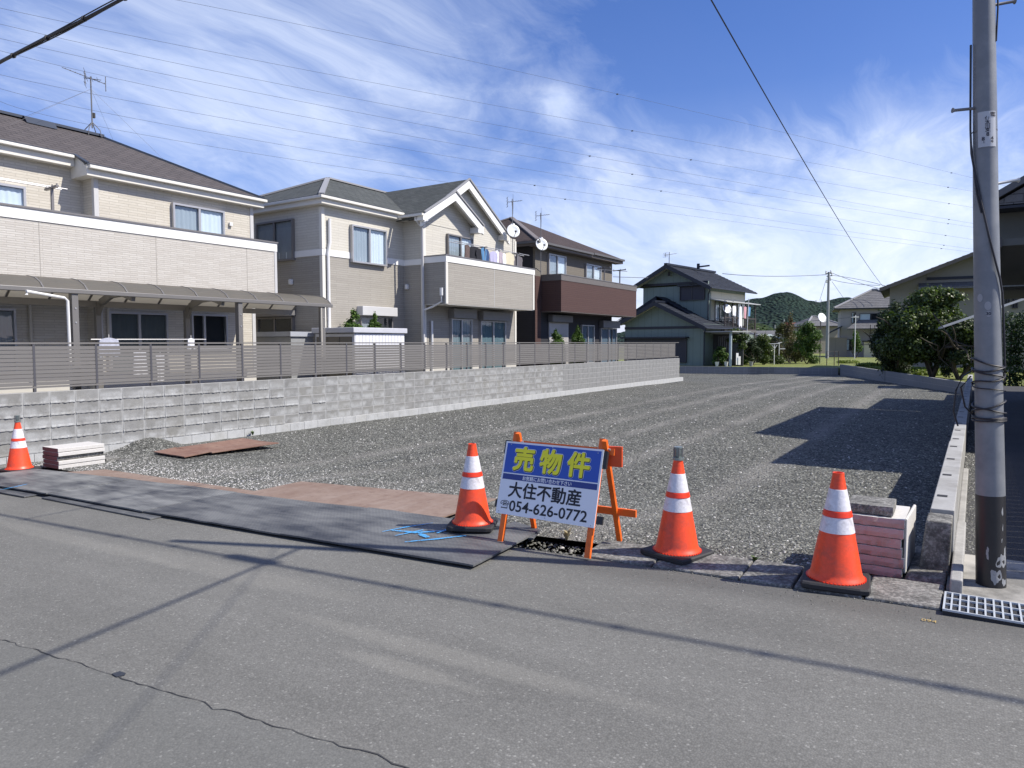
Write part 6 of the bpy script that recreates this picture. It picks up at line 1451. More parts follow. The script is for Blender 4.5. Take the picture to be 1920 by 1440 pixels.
g_ = [L4(lr[0], -.6, lr[1]-.1), L4(lw1+.1, -.1, lr[1]-.5), L4(lw1+.1, -.1, -.1)]; MB().tube(g_, .05, 6).build('downspout', M_NAVY, h4)
ra = thing('roof_aerial', 'slim aerial on the front gable of the green house', 'aerial', tuple(L4(u_a[0], YU+.3, u_a[1])))
p_ = L4(u_a[0], YU-.3, u_a[1]); tz = hD(1257, 451, 51)[2]; MB().tube([p_, (p_[0], p_[1], tz)], .03, 5).build('mast', M_STEELD, ra); yagi(ra, (p_[0], p_[1], tz-.2), 1.2, (.4, .8, .15), 7, .5, r=.012); b = MB(); b.box(p_[0]-.08, p_[0]+.08, p_[1]-.05, p_[1]+.05, tz-1.9, tz-1.6); b.build('booster_box', M_BLACK, ra)
rp_ = L4(u_a[0]+.6, 6.0, u_a[1]); p2 = thing('roof_bracket', 'dark clothes bracket or vent standing on the ridge of the green house roof', 'roof fitting', tuple(rp_)); b = MB(); b.box(rp_[0]-.1, rp_[0]+.1, rp_[1]-.1, rp_[1]+.1, rp_[2], rp_[2]+.45); b.bar(rp_+(0, 0, .18), rp_+LX*1.0+(0, 0, .22), .12); b.build('vent_pipe', M_NAVY, p2)

# ---------------------------------------------------------------- houses further off
def simple_house(name, label, D, pxl, pxr, eave_py, ridge_py, wallm, roofm, depth=8, gz=-.3, hip=True, over=.5, wins=(), lower=None, rot=0.0, apx=None, trim=None, cat='house', ncr=10):
    """two storey house facing the camera side, built at its true distance"""
    a, c = hD(pxl, eave_py, D), hD(pxr, eave_py, D); ze = (a[2]+c[2])/2; zr_ = hD((pxl+pxr)/2, ridge_py, D+depth*.5)[2]
    mid_ = (a+c)/2; W = np.linalg.norm((c-a)[:2]); ang = math.atan2((c-a)[1], (c-a)[0])+rot
    t_ = thing(name, label, cat, (mid_[0], mid_[1], gz), rot=ang); U = np.array([math.cos(ang), math.sin(ang), 0]); V_ = np.array([-U[1], U[0], 0]); O = np.array([mid_[0], mid_[1], 0.])
    def P(x, y, z): return O+U*x+V_*y+np.array([0, 0, z])
    class B(MB):
        def build(s, n_, m_, p_=None, **k): s.v = [tuple(P(*q)) for q in s.v]; return MB.build(s, n_, m_, p_, **k)
    hw = W/2
    b = B(); b.box(-hw+over, hw-over, over, depth-over, gz, ze-.02); b.build('wall', wallm, t_)
    b = B(); xa = 0 if apx is None else apx
    if hip:
        r = min(depth/2, hw-.3); A, Bq = (-hw+r, depth/2, zr_), (hw-r, depth/2, zr_)
        tile_slope(b, (-hw, 0, ze), (hw, 0, ze), Bq, A, ncr); tile_slope(b, (hw, 0, ze), (hw, depth, ze), Bq, Bq, ncr); tile_slope(b, (hw, depth, ze), (-hw, depth, ze), A, Bq, ncr); tile_slope(b, (-hw, depth, ze), (-hw, 0, ze), A, A, ncr)
    elif hip is False:   # ridge parallel to the front
        tile_slope(b, (-hw, 0, ze), (hw, 0, ze), (hw, depth/2, zr_), (-hw, depth/2, zr_), ncr); tile_slope(b, (hw, depth, ze), (-hw, depth, ze), (-hw, depth/2, zr_), (hw, depth/2, zr_), ncr)
        b.face([(-hw+over, depth-over, ze), (-hw+over, over, ze), (-hw+over, depth/2, zr_-.1)]); b.face([(hw-over, over, ze), (hw-over, depth-over, ze), (hw-over, depth/2, zr_-.1)])
    rf = b.build('roof', roofm, t_)
    b = B(); b.box(-hw, hw, 0, depth, ze-.1, ze-.03); b.build('soffit', trim or M_NAVY, rf)
    if hip:
        b = B(); b.bar((-hw, 0, ze+.1), (-hw+r, depth/2, zr_+.1), .22, .14); b.bar((hw, 0, ze+.1), (hw-r, depth/2, zr_+.1), .22, .14); b.bar((-hw+r, depth/2, zr_+.12), (hw-r, depth/2, zr_+.12), .3, .2); b.build('ridge_cap', mat('tile_cap_grey', (.30, .30, .31), .7), rf)
    fc = Face(P(0, over, 0), U, -V_)
    for (p0, p1) in wins: a_, c_ = fc.hit(*p0), fc.hit(*p1); window(t_, fc, a_[0], c_[0], a_[1], c_[1], frame=M_ALUD, cur='left', dep=.12)
    return t_, P, B, fc, ze, hw
M_W5 = wall_mat('pale_render', (.34, .32, .325), bw=2.5); M_W6 = wall_mat('beige_render', (.27, .255, .215), bw=3.); M_W7 = wall_mat('brown_render', (.26, .23, .19), bw=2.)
# white-grey house left of the big tree
t5, P5, B5, f5, ze5, hw5 = simple_house('detached_house', 'pale two storey house with grey tiled roof left of the big broadleaf tree', 84, 1571, 1720, 577, 545, M_W5, M_TILEG, 9, -.4, True, .8, rot=-R(22), wins=(((1612, 588), (1655, 603)), ((1585, 636), (1600, 657)), ((1597, 586), (1604, 606))))
b = B5(); x0, z0 = f5.hit(1586, 617); x1, _ = f5.hit(1720, 617); tile_slope(b, (x0, -1.6, z0), (x1, -1.6, z0), (x1, .8, z0+1.1), (x0+1.4, .8, z0+1.1), 6); b.build('lower_roof', M_TILEG, t5)
b = B5(); x0, z0 = f5.hit(1549, 628); x1, z1 = f5.hit(1578, 614); b.hexa([(x0, -.8, z0), (x1, -.8, z1), (x1, 3, z1), (x0, 3, z0), (x0, -.8, z0+.2), (x1, -.8, z1+.2), (x1, 3, z1+.2), (x0, 3, z0+.2)]); b.build('lean_to_roof', M_NAVY, t5)
b = B5(); b.box(f5.hit(1553, 640)[0], f5.hit(1588, 640)[0], .4, 3, -.4, 2.2); b.build('side_building', M_W7, t5)
b = B5(); x0, z0 = f5.hit(1618, 641); x1, _ = f5.hit(1641, 641); b.box(x0, x1, -1.2, -.2, -.4, z0); sh_ = b.build('shed_body', mat('beige_shed', (.50, .46, .33), .6), t5)
b = B5(); b.box(x0-.2, x1+.2, -1.4, -.1, z0, z0+.15); b.build('shed_roof', M_NAVY, t5)
# beige gabled house behind the tree, right
O6 = hD(1736, 540, 44); ROT6 = R(4); U6 = np.array([math.cos(ROT6), math.sin(ROT6), 0]); V6 = np.array([-U6[1], U6[0], 0]); O6[2] = 0
f6 = Face(O6, U6, -V6); h6 = thing('detached_house', 'beige two storey gabled house behind the big tree and the utility pole', 'house', (O6[0], O6[1], -.2), rot=ROT6)
class B6(MB):
    def build(s, n_, m_, p_=None, **k): s.v = [tuple(O6+U6*q[0]+V6*q[1]+np.array([0, 0, q[2]])) for q in s.v]; return MB.build(s, n_, m_, p_, **k)
ap6 = f6.hit(1846, 468); el6 = f6.hit(1650, 543); er6 = f6.hit(1940, 522); sl6 = (ap6[1]-el6[1])/(ap6[0]-el6[0]); xr6 = ap6[0]+(ap6[0]-el6[0]); w60 = f6.hit(1668, 560)[0]; w61 = xr6-1.2
b = B6(); b.box(w60, w61, .01, 8, -.2, el6[1]+.05); b.build('wall', M_W6, h6)
b = B6(); zt6 = lambda x: ap6[1]-sl6*abs(x-ap6[0])-.12
b.hexa([(w60, 0, el6[1]), (w61, 0, el6[1]), (w61, .2, el6[1]), (w60, .2, el6[1]), (w60, 0, zt6(w60)), (w61, 0, zt6(w61)), (w61, .2, zt6(w61)), (w60, .2, zt6(w60))]); b.face([(w60, 0, zt6(w60)), (w61, 0, zt6(w61)), (ap6[0], 0, zt6(ap6[0]))]); b.build('gable_wall', M_W6, h6)
b = B6(); tile_slope(b, (el6[0], 9, el6[1]), (el6[0], -1.0, el6[1]), (ap6[0], -1.0, ap6[1]), (ap6[0], 9, ap6[1]), 14, .05); tile_slope(b, (xr6, -1.0, el6[1]), (xr6, 9, el6[1]), (ap6[0], 9, ap6[1]), (ap6[0], -1.0, ap6[1]), 14, .05); rf6 = b.build('roof', M_TILEG, h6)
b = B6(); 
for xx in (el6[0], xr6): b.hexa([(xx, -1.04, el6[1]-.2), (ap6[0], -1.04, ap6[1]-.2), (ap6[0], -.98, ap6[1]-.2), (xx, -.98, el6[1]-.2), (xx, -1.04, el6[1]+.03), (ap6[0], -1.04, ap6[1]+.03), (ap6[0], -.98, ap6[1]+.03), (xx, -.98, el6[1]+.03)])
b.build('bargeboard', mat('weathered_brown', (.13, .11, .09), .7), rf6)
b = B6(); b.bar((ap6[0], -1.0, ap6[1]+.12), (ap6[0], 9, ap6[1]+.12), .35, .3); b.build('ridge_cap', M_TILEG, rf6)
b = B6(); x0, z0 = f6.hit(1738, 523); x1, _ = f6.hit(1925, 519); b.box(x0, w61, -.06, -.005, z0-.08, z0+.08); b.build('gable_band', M_NAVY, h6)
b = B6(); x0, z0 = f6.hit(1722, 541); b.hexa([(x0, -.9, z0-.12), (w61+.5, -.9, z0-.12), (w61+.5, 0, z0+.2), (x0, 0, z0+.2), (x0, -.9, z0), (w61+.5, -.9, z0), (w61+.5, 0, z0+.32), (x0, 0, z0+.32)]); b.build('lower_hood', M_TILEG, h6)
for p0, p1 in (((1738, 548), (1788, 570)), ((1884, 545), (1893, 572)), ((1898, 548), (1908, 578))):
    a_, c_ = f6.hit(*p0), f6.hit(*p1); window(h6, f6, a_[0], c_[0], a_[1], c_[1], frame=M_ALUD, cur=None, dep=.12)
# lean-to carport roof at right with pale edge
lt = thing('lean_to_roof', 'pale edged sloping lean-to roof behind the utility pole, left of the hedge', 'roof', (2, 35, 0))
a_, c_ = hD(1766, 611, 29.5), hD(1935, 553, 29.5); bk = np.array([-.25, 3.0, 0]); b = MB(); b.hexa([a_-(0, 0, .1), c_-(0, 0, .1), c_+bk-(0, 0, .1), a_+bk-(0, 0, .1), a_, c_, c_+bk, a_+bk]); b.build('roof_sheet', mat('zinc_sheet', (.42, .43, .44), .4, metal=.3), lt)
for f_ in (.42, .98): p_ = a_+(c_-a_)*f_+bk*.1; b = MB(); b.bar((p_[0], p_[1], -.15), (p_[0], p_[1], p_[2]-.1), .12); b.build('post', M_WD, lt)
b = MB(); p_ = a_+(c_-a_)*.62+bk*.9; b.bar((p_[0], p_[1], -.15), (p_[0], p_[1], p_[2]-.1), .12); b.build('post', M_WD, lt)
# neighbour at the right edge: carport roof in front, upper storey jutting out behind
nb = thing('neighbour_house', 'dark shaded house at the right edge, its upper floor jutting out past the pole', 'house', (3.5, 18, .05))
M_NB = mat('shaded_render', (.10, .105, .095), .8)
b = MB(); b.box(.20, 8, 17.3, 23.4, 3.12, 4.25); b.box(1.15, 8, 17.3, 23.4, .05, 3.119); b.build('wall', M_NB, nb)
b = MB(); xe_ = .09; tile_slope(b, (xe_, 23.87, 4.25), (xe_, 16.7, 4.25), (3.6, 16.7, 6.2), (3.6, 23.87, 6.2), 12, .05); b.face([(xe_, 16.7, 4.2), (8, 16.7, 4.2), (8, 16.7, 6.2), (3.6, 16.7, 6.2)]); rfn = b.build('roof', M_TILEG, nb)
b = MB(); b.box(xe_, 8, 16.7, 23.87, 4.15, 4.22); b.build('soffit', M_NAVY, rfn)
b = MB(); b.tube([(xe_-.04, 16.7, 4.2), (xe_-.04, 23.87, 4.2)], .05, 8); b.build('gutter', M_ALU, rfn)
b = MB(); b.hexa([(xe_+.05, 16.6, 4.28), (3.4, 16.6, 6.18), (3.4, 17.0, 6.18), (xe_+.05, 17.0, 4.28), (xe_+.05, 16.6, 4.42), (3.4, 16.6, 6.34), (3.4, 17.0, 6.34), (xe_+.05, 17.0, 4.42)]); b.build('verge_cap', mat('tile_cap_dark', (.10, .10, .105), .5), rfn)
cp2 = thing('carport', 'flat dark carport roof at the right edge over the neighbouring parking ground', 'carport', (3, 13.7, .05))
b = MB(); b.box(.26, 5.5, 12.7, 16.4, 3.0, 3.10); b.build('roof_deck', M_NB, cp2); b = MB(); b.box(.22, .259, 12.65, 16.42, 2.98, 3.12); b.build('fascia', mat('dark_fascia', (.06, .06, .06), .6), cp2)
for x_, y_ in ((2.6, 12.9), (5.3, 12.9), (2.6, 16.2), (5.3, 16.2)): b = MB(); b.box(x_-.05, x_+.05, y_-.05, y_+.05, .05, 3.0); b.build('post', M_ALU, cp2)
bf = thing('shade_fence', 'unseen dark board fence added to shade the parking ground beyond the right edge', 'fence', (1.75, 10, .05))  # added out of view, only to cast shade on the parking ground
for i in range(46): y_ = 5.98+i*.2; b = MB(); b.box(1.7, 1.73, y_, y_+.185, .06, 1.9); b.build('board', mat('shade_board', (.12, .10, .08), .8, .2, rnd=.1), bf)
b = MB(); b.box(1.735, 1.79, 5.98, 15.2, .5, .6); b.build('rail', M_WD, bf); b = MB(); b.box(1.735, 1.79, 5.98, 15.2, 1.5, 1.6); b.build('rail', M_WD, bf)
cp3 = thing('carport', 'low carport roof beyond the dark neighbouring house', 'carport', (3, 25, .05))
b = MB(); b.box(.31, 5.5, 23.6, 28.3, 3.0, 3.10); b.build('roof_deck', M_NB, cp3)
for x_, y_ in ((2.2, 24.0), (5.3, 24.0), (2.2, 27.8), (5.3, 27.8)): b = MB(); b.box(x_-.05, x_+.05, y_-.05, y_+.05, .05, 3.0); b.build('post', M_ALU, cp3)
# far small houses
far = [('low brown house with grey roof just left of the distant utility pole', 112, 1512, 1585, 611, 594, M_W7, M_TILEG, True), ('distant house with dull red roof, by the far pole', 150, 1486, 1531, 617, 605, M_W7, M_TILER, False),
       ('distant low house with pale grey roof seen through the garden trees', 140, 1425, 1470, 629, 620, M_W5, M_TILEG, False), ('distant low house with a pale green tin roof left of the clothes frame', 120, 1432, 1464, 634, 627, M_W5, mat('tin_green', (.40, .46, .42), .5), False),
       ('distant tiled house whose gable shows right of the green house', 118, 1392, 1436, 634, 623, M_W6, M_TILEG, True)]
for k, (lb, D_, l_, r__, ep, rp, wm, rm_, hp) in enumerate(far):
    simple_house('distant_house', lb, D_, l_, r__, ep, rp, wm, rm_, 9, -.5, hp, .5, ncr=5)
bb = thing('house_gable', 'small grey gabled porch roof seen between the garden shrubs and the distant houses', 'house', tuple(hD(1418, 645, 95)))
p_ = hD(1418, 629, 95); b = MB(); q0, q1 = hD(1404, 641, 95), hD(1432, 641, 95); bk = np.array([-2., 6, 0]); b.slab([p_, p_+bk, q0+bk, q0], .2); b.slab([p_, q1, q1+bk, p_+bk], .2); b.face([p_-(0, 0, .2), q0-(0, 0, .2), q1-(0, 0, .2)]); b.build('roof', M_TILEG, bb)
b = MB(); q0, q1 = hD(1408, 641, 95.3), hD(1428, 641, 95.3); b.hexa([(*q0[:2], -.5), (*q1[:2], -.5), (*(q1+bk)[:2], -.5), (*(q0+bk)[:2], -.5), q0, q1, q1+bk, q0+bk]); b.build('wall', M_W6, bb)

# ---------------------------------------------------------------- hill
def hill(name, prof, D0, dep, m, base_z=-2, seed=0, nx=220, ny=60, rough=9):
    P_ = sorted(prof); xs = np.linspace(P_[0][0], P_[-1][0], nx); ys = np.interp(xs, [p[0] for p in P_], [p[1] for p in P_]); V = []
    for j in range(ny):
        f = j/(ny-1); D_ = D0+dep*f; s_ = math.sin(min(1, f*1.25)*math.pi/2) if f < .8 else 1-(f-.8)*2.2
        for i in range(nx):
            top = hD(xs[i], ys[i], D0+dep*.8)[2]; q = hD(xs[i], 641, D_); nn = (float(fbm(q[0]/55, q[1]/55, seed, 3))-.45)*rough*2.2+(float(fbm(q[0]/9, q[1]/9, seed+2, 3))-.45)*3.8
            V.append((q[0], q[1], base_z+(top-base_z)*s_+nn*min(1, f*3)*(.35+.65*(1-abs(f-.4)))))
    V = np.array(V); i = np.arange(nx-1)[None]+nx*np.arange(ny-1)[:, None]; i = i.ravel(); F = np.stack([i, i+1, i+1+nx, i+nx], 1)
    o = mesh_np(name, V, F, m, smooth=False); o['kind'] = 'structure'; return o
def m_forest(name, a, b_):
    m = bpy.data.materials.new(name); m.use_nodes = True; t = NT(m.node_tree); tc = t.n('ShaderNodeTexCoord'); v = tc.outputs['Object']
    vo = t.n('ShaderNodeTexVoronoi', Vector=v, Scale=.30); n1 = t.noise(v, .02, 5, .6); f = t.math('ADD', t.math('MULTIPLY', t.sep(vo.outputs['Color'])[0], .5), t.math('MULTIPLY', t.ramp(n1, [(.35, 0), (.65, 1)]), .5))
    c = t.mix(f, (*a, 1), (*b_, 1)); c = t.mix(1.0, c, t.ramp(vo.outputs['Distance'], [(.1, 1.2), (.8, .35)]), 'MULTIPLY')
    p = t.n('ShaderNodeBsdfPrincipled', Base__Color=c, Roughness=.95, Normal=t.n('ShaderNodeBump', Strength=1.0, Distance=4.0, Height=t.math('SUBTRACT', 1.0, vo.outputs['Distance']))); p.inputs['Specular IOR Level'].default_value = .1
    t.n('ShaderNodeOutputMaterial', Surface=p); return m
hill('hills', [(1080, 640), (1220, 615), (1330, 588), (1400, 571), (1425, 567), (1450, 556), (1470, 553), (1495, 556), (1512, 562), (1535, 566), (1560, 563), (1590, 563), (1625, 575), (1700, 590), (1800, 600), (1950, 612)], 560, 300, m_forest('hill_forest', (.016, .034, .031), (.038, .064, .046)), seed=3)
hill('near_hill', [(1340, 640), (1385, 612), (1410, 605), (1440, 612), (1465, 628), (1490, 641)], 330, 110, m_forest('hill_forest_light', (.03, .055, .02), (.07, .10, .035)), seed=8, rough=3, nx=90, ny=30)
xs_ = np.linspace(1340, 1960, 60)
bl = [(*hD(x, 641, 235+20*math.sin(x))[:2], 2.2, 5+2*math.sin(x*1.3), 5, 3.4+1.2*math.sin(x*.7)) for x in xs_]
o = leafcloud('far_woodland', bl, 16000, 1.1, M_LEAFD, None, seed=77); tagp(o, 'dark band of far trees at the foot of the hill', 'woodland', kind='stuff')

# ---------------------------------------------------------------- garden beyond the far wall
def gpt(px, D_): D_ += 2.6 if D_ < 57 else 1.5; q = hD(px, 641, D_); return (q[0], q[1], -.14)
garden = [(1383, 51.2, 2.7, (1.0, .9, 1.15, 2.7), 5200, .13, M_LEAF, 'round dark green tree at the corner of the green house', 'tree', 1), (1348, 50.6, 1.35, (.75, .6, .1, 1.45), 2600, .10, M_LEAFL, 'low bright green bush in front of the green house porch', 'bush', 0),
          (1432, 54, 2.4, (1.05, .8, .2, 2.6), 4200, .13, M_LEAF, 'upright dark shrub left of the white clothes frame', 'shrub', 1), (1411, 52.5, 1.9, (.8, .8, .1, 2.0), 3200, .12, M_LEAFD, 'very dark rounded shrub between the green house and the clothes frame', 'shrub', 1),
          (1468, 62, 3.2, (1.2, 1.1, .3, 3.3), 4200, .13, M_LEAFO, 'loose olive green tree behind the clothes frame', 'tree', 2), (1481, 60, 3.9, (.7, .7, .6, 4.1), 2200, .12, M_LEAFR, 'thin rusty brown tree in the far garden', 'tree', 2),
          (1514, 56, 3.0, (1.25, 1.1, .4, 3.3), 5200, .15, M_LEAFL, 'leafy bright green tree at the end of the far garden', 'tree', 2), (1493, 59, 1.6, (.9, .8, .1, 1.7), 2200, .12, M_LEAFO, 'yellowish bush between the rusty tree and the bright tree', 'bush', 1),
          (1398, 57, 1.7, (.9, .8, .1, 1.8), 3000, .12, M_LEAFD, 'dark bush behind the white board at the house corner', 'bush', 1), (1420, 62, 2.3, (1.1, .8, .1, 2.4), 3400, .13, M_LEAF, 'dense green shrub between the two dark garden shrubs', 'shrub', 1), (1444, 63, 2.2, (1.2, .8, .1, 2.3), 3400, .13, M_LEAFD, 'dark shrub mass right behind the clothes rack', 'shrub', 1), (1503, 63, 2.4, (1.3, .9, .1, 2.6), 3600, .13, M_LEAFO, 'olive shrub mass behind the bright leafy tree', 'shrub', 1), (1487, 66, 2.6, (1.4, .9, .1, 2.8), 3200, .14, M_LEAF, 'green shrub deep in the far garden behind the rusty tree', 'shrub', 1),
          (1447, 59, 1.3, (.5, .5, .1, 1.4), 1400, .1, M_LEAF, 'small shrub under the clothes frame', 'shrub', 1), (1605, 78, 2.9, (.8, .7, .5, 3.0), 1400, .16, M_LEAFL, 'small pruned tree standing before the pale house', 'tree', 2)]
for k, (px, D_, H, cr, n, lf, m_, lb, ct, dp) in enumerate(garden):
    tree('garden_'+ct, lb, gpt(px, D_), H, cr, n, lf, m_, seed=100+k, r=.05, cat=ct, split=2+k % 2, trunkH=.35, depth=1)
for k, (px, D_, lb) in enumerate(((1362, 53.5, 'low plant by the white board'), (1395, 54, 'leafy pot plants beside the dark downpipe'), (1462, 55, 'low grassy plant right of the clothes frame'), (1526, 57, 'low weeds under the bright green tree'))):
    q = gpt(px, D_); r = thing('garden_plant', lb, 'plant', q, 'low plants along the far wall'); leafcloud('foliage', [(q[0], q[1], q[2]+.35, .45, .35, .38)], 700, .11, M_LEAFL if k % 2 else M_LEAF, r, seed=200+k)
# clothes frame, boards, fence rods in the far garden
cf = thing('clothes_rack', 'white T-shaped clothes frame standing in the far garden', 'clothes rack', gpt(1452, 54)); z_t = hD(1452, 645, 56.6)[2]
for px in (1452, 1461): q = gpt(px, 54 if px < 1455 else 55.5); MB().tube([(q[0], q[1], -.14), (q[0], q[1], z_t)], .035, 6).build('post', M_PVC, cf)
b = MB(); b.bar(hD(1439, 645, 56.6), hD(1462, 644, 56.6), .08, .06); b.build('crossbar', M_PVC, cf); b = MB(); b.bar(hD(1459, 643, 58.1), hD(1466, 642, 58.1), .08, .06); b.build('crossbar', M_PVC, cf)
b = MB(); b.bar(hD(1447, 647, 56.6), hD(1452, 653, 56.6), .04); b.bar(hD(1457, 647, 56.6), hD(1452, 654, 56.6), .04); b.build('brace', M_PVC, cf)
b = MB(); b.bar(hD(1461, 654, 57.6), hD(1472, 654, 57.6), .07); bt = b.build('bird_table', M_PVC); tagp(bt, 'small pale shelf beside the clothes frame', 'shelf')
bo = thing('white_board', 'bright white stacked boards leaning by the green house porch', 'board', gpt(1383, 49.9)); 
for (xa, xb, ya, yb) in ((1380, 1384, 662, 684), (1384, 1388, 668, 684)): q0, q1 = hD(xa, yb, 52.4), hD(xb, ya, 52.4); b = MB(); b.obox(q0, (q1-q0)*(1, 1, 0), (.02, .03, 0), (0, 0, q1[2]-q0[2])); b.build('panel', M_WHITE, bo)
for px, D_, zt_, lb in ((1398, 54, 560, 'tall thin white pole at the corner of the green house'), (1390, 53, 648, 'short thin post in front of the green house side wall')):
    q = gpt(px, D_); o = MB().tube([(q[0], q[1], -.14), hD(px+ (6 if zt_ < 600 else 0), zt_, D_+2.6)], .028, 6).build('garden_pole', M_PVC); tagp(o, lb, 'pole')
dp = thing('dish_mast', 'satellite dish on a slender dark mast in the far garden, left of the far pole', 'satellite dish', gpt(1538, 56)); q = gpt(1538, 56); zt_ = hD(1538, 596, 58.6)[2]
MB().tube([(q[0], q[1], -.14), (q[0], q[1], zt_)], .035, 6).build('mast', M_WD, dp); dish(dp, np.array([q[0]+.12, q[1]-.1, zt_]), .24*1.6); yagi(dp, (q[0], q[1], hD(1538, 566, 58.6)[2]), 1.2, (.7, .4, .1), 6, .5, r=.01); MB().tube([(q[0], q[1], zt_), (q[0], q[1], hD(1538, 562, 58.6)[2])], .02, 5).build('mast', M_STEELD, dp)
gf = thing('wire_fence', 'low dark wire fence on the corner of the far walls', 'fence', gpt(1558, 54))
for px in (1551, 1565, 1573): q = hD(px, 641, 54.2); MB().tube([(q[0], q[1], -.2), (q[0], q[1], .95)], .03, 6).build('fence_post', M_WD, gf)
b = MB(); a_, c_ = hD(1551, 641, 54.2), hD(1573, 641, 54.2)
for z_ in (.35, .62, .93): b.tube([(a_[0], a_[1], z_), (c_[0], c_[1], z_)], .01, 4)
b.build('fence_wire', M_WD, gf)
for k, px in enumerate((1345, 1362, 1409)): 
    q = gpt(px, 50.2); o = MB().lathe(q, [(.10, 0), (.16, .32), (.17, .34), (.13, .30)], 10).build('plant_pot', M_PVC if k < 2 else mat('pot_grey', (.3, .3, .3), .8)); tagp(o, ('white plant pot left of the white board', 'white plant pot below the bright green bush', 'grey plant pot beside the tall thin pole')[k], 'pot')
mp_ = thing('metal_pole', 'slim pale pole with a short arm before the pale house', 'pole', gpt(1603, 76)); q = gpt(1603, 76); zt_ = hD(1603, 590, 76)[2]; MB().tube([(q[0], q[1], -.2), (q[0], q[1], zt_)], .045, 6).build('shaft', M_PVC, mp_); MB().bar((q[0]-.4, q[1]-.3, zt_-.2), (q[0]+.3, q[1]+.2, zt_-.2), .08).build('arm', M_PVC, mp_)

# ---------------------------------------------------------------- big trees at the right, hedge
q = hD(1750, 641, 35); big = (q[0], q[1], -.14)
tree('broadleaf_tree', 'big broad dark green tree with a forked trunk behind the slanting low wall', big, 4.2, (2.45, 2.0, .75, 4.3), 36000, .14, M_LEAF, seed=5, r=.11, cat='tree', split=4, trunkH=.42)
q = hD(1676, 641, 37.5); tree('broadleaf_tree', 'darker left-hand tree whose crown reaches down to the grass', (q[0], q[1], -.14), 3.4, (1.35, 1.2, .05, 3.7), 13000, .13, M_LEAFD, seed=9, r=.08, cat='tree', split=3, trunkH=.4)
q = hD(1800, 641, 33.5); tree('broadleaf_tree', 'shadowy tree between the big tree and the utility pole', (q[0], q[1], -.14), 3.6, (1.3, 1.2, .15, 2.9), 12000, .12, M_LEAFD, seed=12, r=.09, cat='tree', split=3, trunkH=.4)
hd = thing('hedge', 'tall clipped dark hedge at the right edge behind the utility pole', 'hedge', (3, 24, 0))
a_ = hD(1872, 641, 27.5); bl = []
for i in range(12):
    for j in range(6): bl.append((a_[0]+.3+i*.55, a_[1]-i*.15+.25*math.sin(i), .1+j*.46, .42, .5, .34))
leafcloud('foliage', bl, 26000, .10, leafmat('hedge_leaf', (.012, .03, .008), (.055, .10, .022), .6, .15), hd, seed=31, shell=.7)
b = MB(); b.box(a_[0]+.3, a_[0]+6.6, a_[1]-1.4, a_[1]-.6, -.1, 2.2); 
for i in range(8): MB().tube([(a_[0]+.4+i*.8, a_[1]-.1*i, -.1), (a_[0]+.4+i*.8, a_[1]-.1*i, 2.0)], .04, 6).build('stem', M_BARK, hd)
gb = [(*hD(px, 641, D_)[:2], -.05, .8, .8, .16) for px, D_ in ((1650, 45), (1690, 44), (1725, 43), (1760, 42), (1800, 41), (1630, 52), (1590, 60), (1700, 55), (1770, 50), (1740, 38), (1690, 40))]
o = leafcloud('tall_grass', gb, 16000, .14, leafmat('grass_blade', (.09, .13, .02), (.28, .32, .07), .6, .3), None, seed=41); tagp(o, 'bright yellow green grass in the sun under the right-hand trees', 'grass', kind='stuff')

# ---------------------------------------------------------------- far utility pole and wires
q = hD(1551, 655, 79); fp = thing('utility_pole', 'distant grey utility pole with crossarm beyond the garden', 'pole', (q[0], q[1], -.5)); top = hD(1554, 510, 79)
M_PC = mat('concrete_pole', (.25, .26, .27), .7, .08)
MB().tube([(q[0], q[1], -.5), top], [.19, .12], 10).build('shaft', M_PC, fp, smooth=True)
b = MB(); b.bar(hD(1548, 513, 79), hD(1560, 512, 79), .12); b.bar(hD(1550, 518, 79), hD(1559, 517, 79), .1); b.bar(hD(1551, 526, 79), hD(1558, 525, 79), .1); b.build('crossarm', M_STEELD, fp)
for px, py in ((1549, 511), (1558, 510), (1560, 515), (1557, 523), (1550, 528)): c = hD(px, py, 79); MB().lathe(c-(0, 0, .15), [(.05, 0), (.11, .1), (.06, .2), (.10, .28), (.03, .36)], 8).build('insulator', M_PVC, fp)
fp2 = thing('utility_pole', 'very distant thin pole at the foot of the hill', 'pole', tuple(hD(1470, 645, 190))); a_ = hD(1470, 645, 190); MB().tube([(a_[0], a_[1], -.5), hD(1470, 599, 190)], .18, 6).build('shaft', M_PC, fp2); MB().bar(hD(1467, 606, 190), hD(1473, 606, 190), .3).build('crossarm', M_PC, fp2)
fp3 = thing('utility_pole', 'very distant thin twin pole left of the other far pole', 'pole', tuple(hD(1453, 645, 190))); a_ = hD(1453, 645, 190); MB().tube([(a_[0], a_[1], -.5), hD(1453, 609, 190)], .14, 6).build('shaft', M_PC, fp3)
fp4 = thing('utility_pole', 'distant slender grey pole in front of the red roofed house', 'pole', tuple(hD(1512, 645, 108))); a_ = hD(1512, 645, 108); MB().tube([(a_[0], a_[1], -.5), hD(1513, 604, 108)], .10, 6).build('shaft', M_PC, fp4)
def wire(label, pts, r, m=None, parent=None, name='overhead_wire', group=None, cat='wire', n=24):
    """quadratic through three points, or straight polyline of many"""
    pts = [np.array(p, float) for p in pts]
    if len(pts) == 3:
        a_, m_, c_ = pts; P_ = []
        for i in range(n+1):
            t_ = i/n; P_.append(a_*(1-t_)*(1-2*t_)+m_*4*t_*(1-t_)+c_*t_*(2*t_-1))
    else: P_ = pts
    o = MB().tube(P_, r, 5).build(name, m or M_CABLE, parent, smooth=True)
    return tagp(o, label, cat, group) if parent is None else o
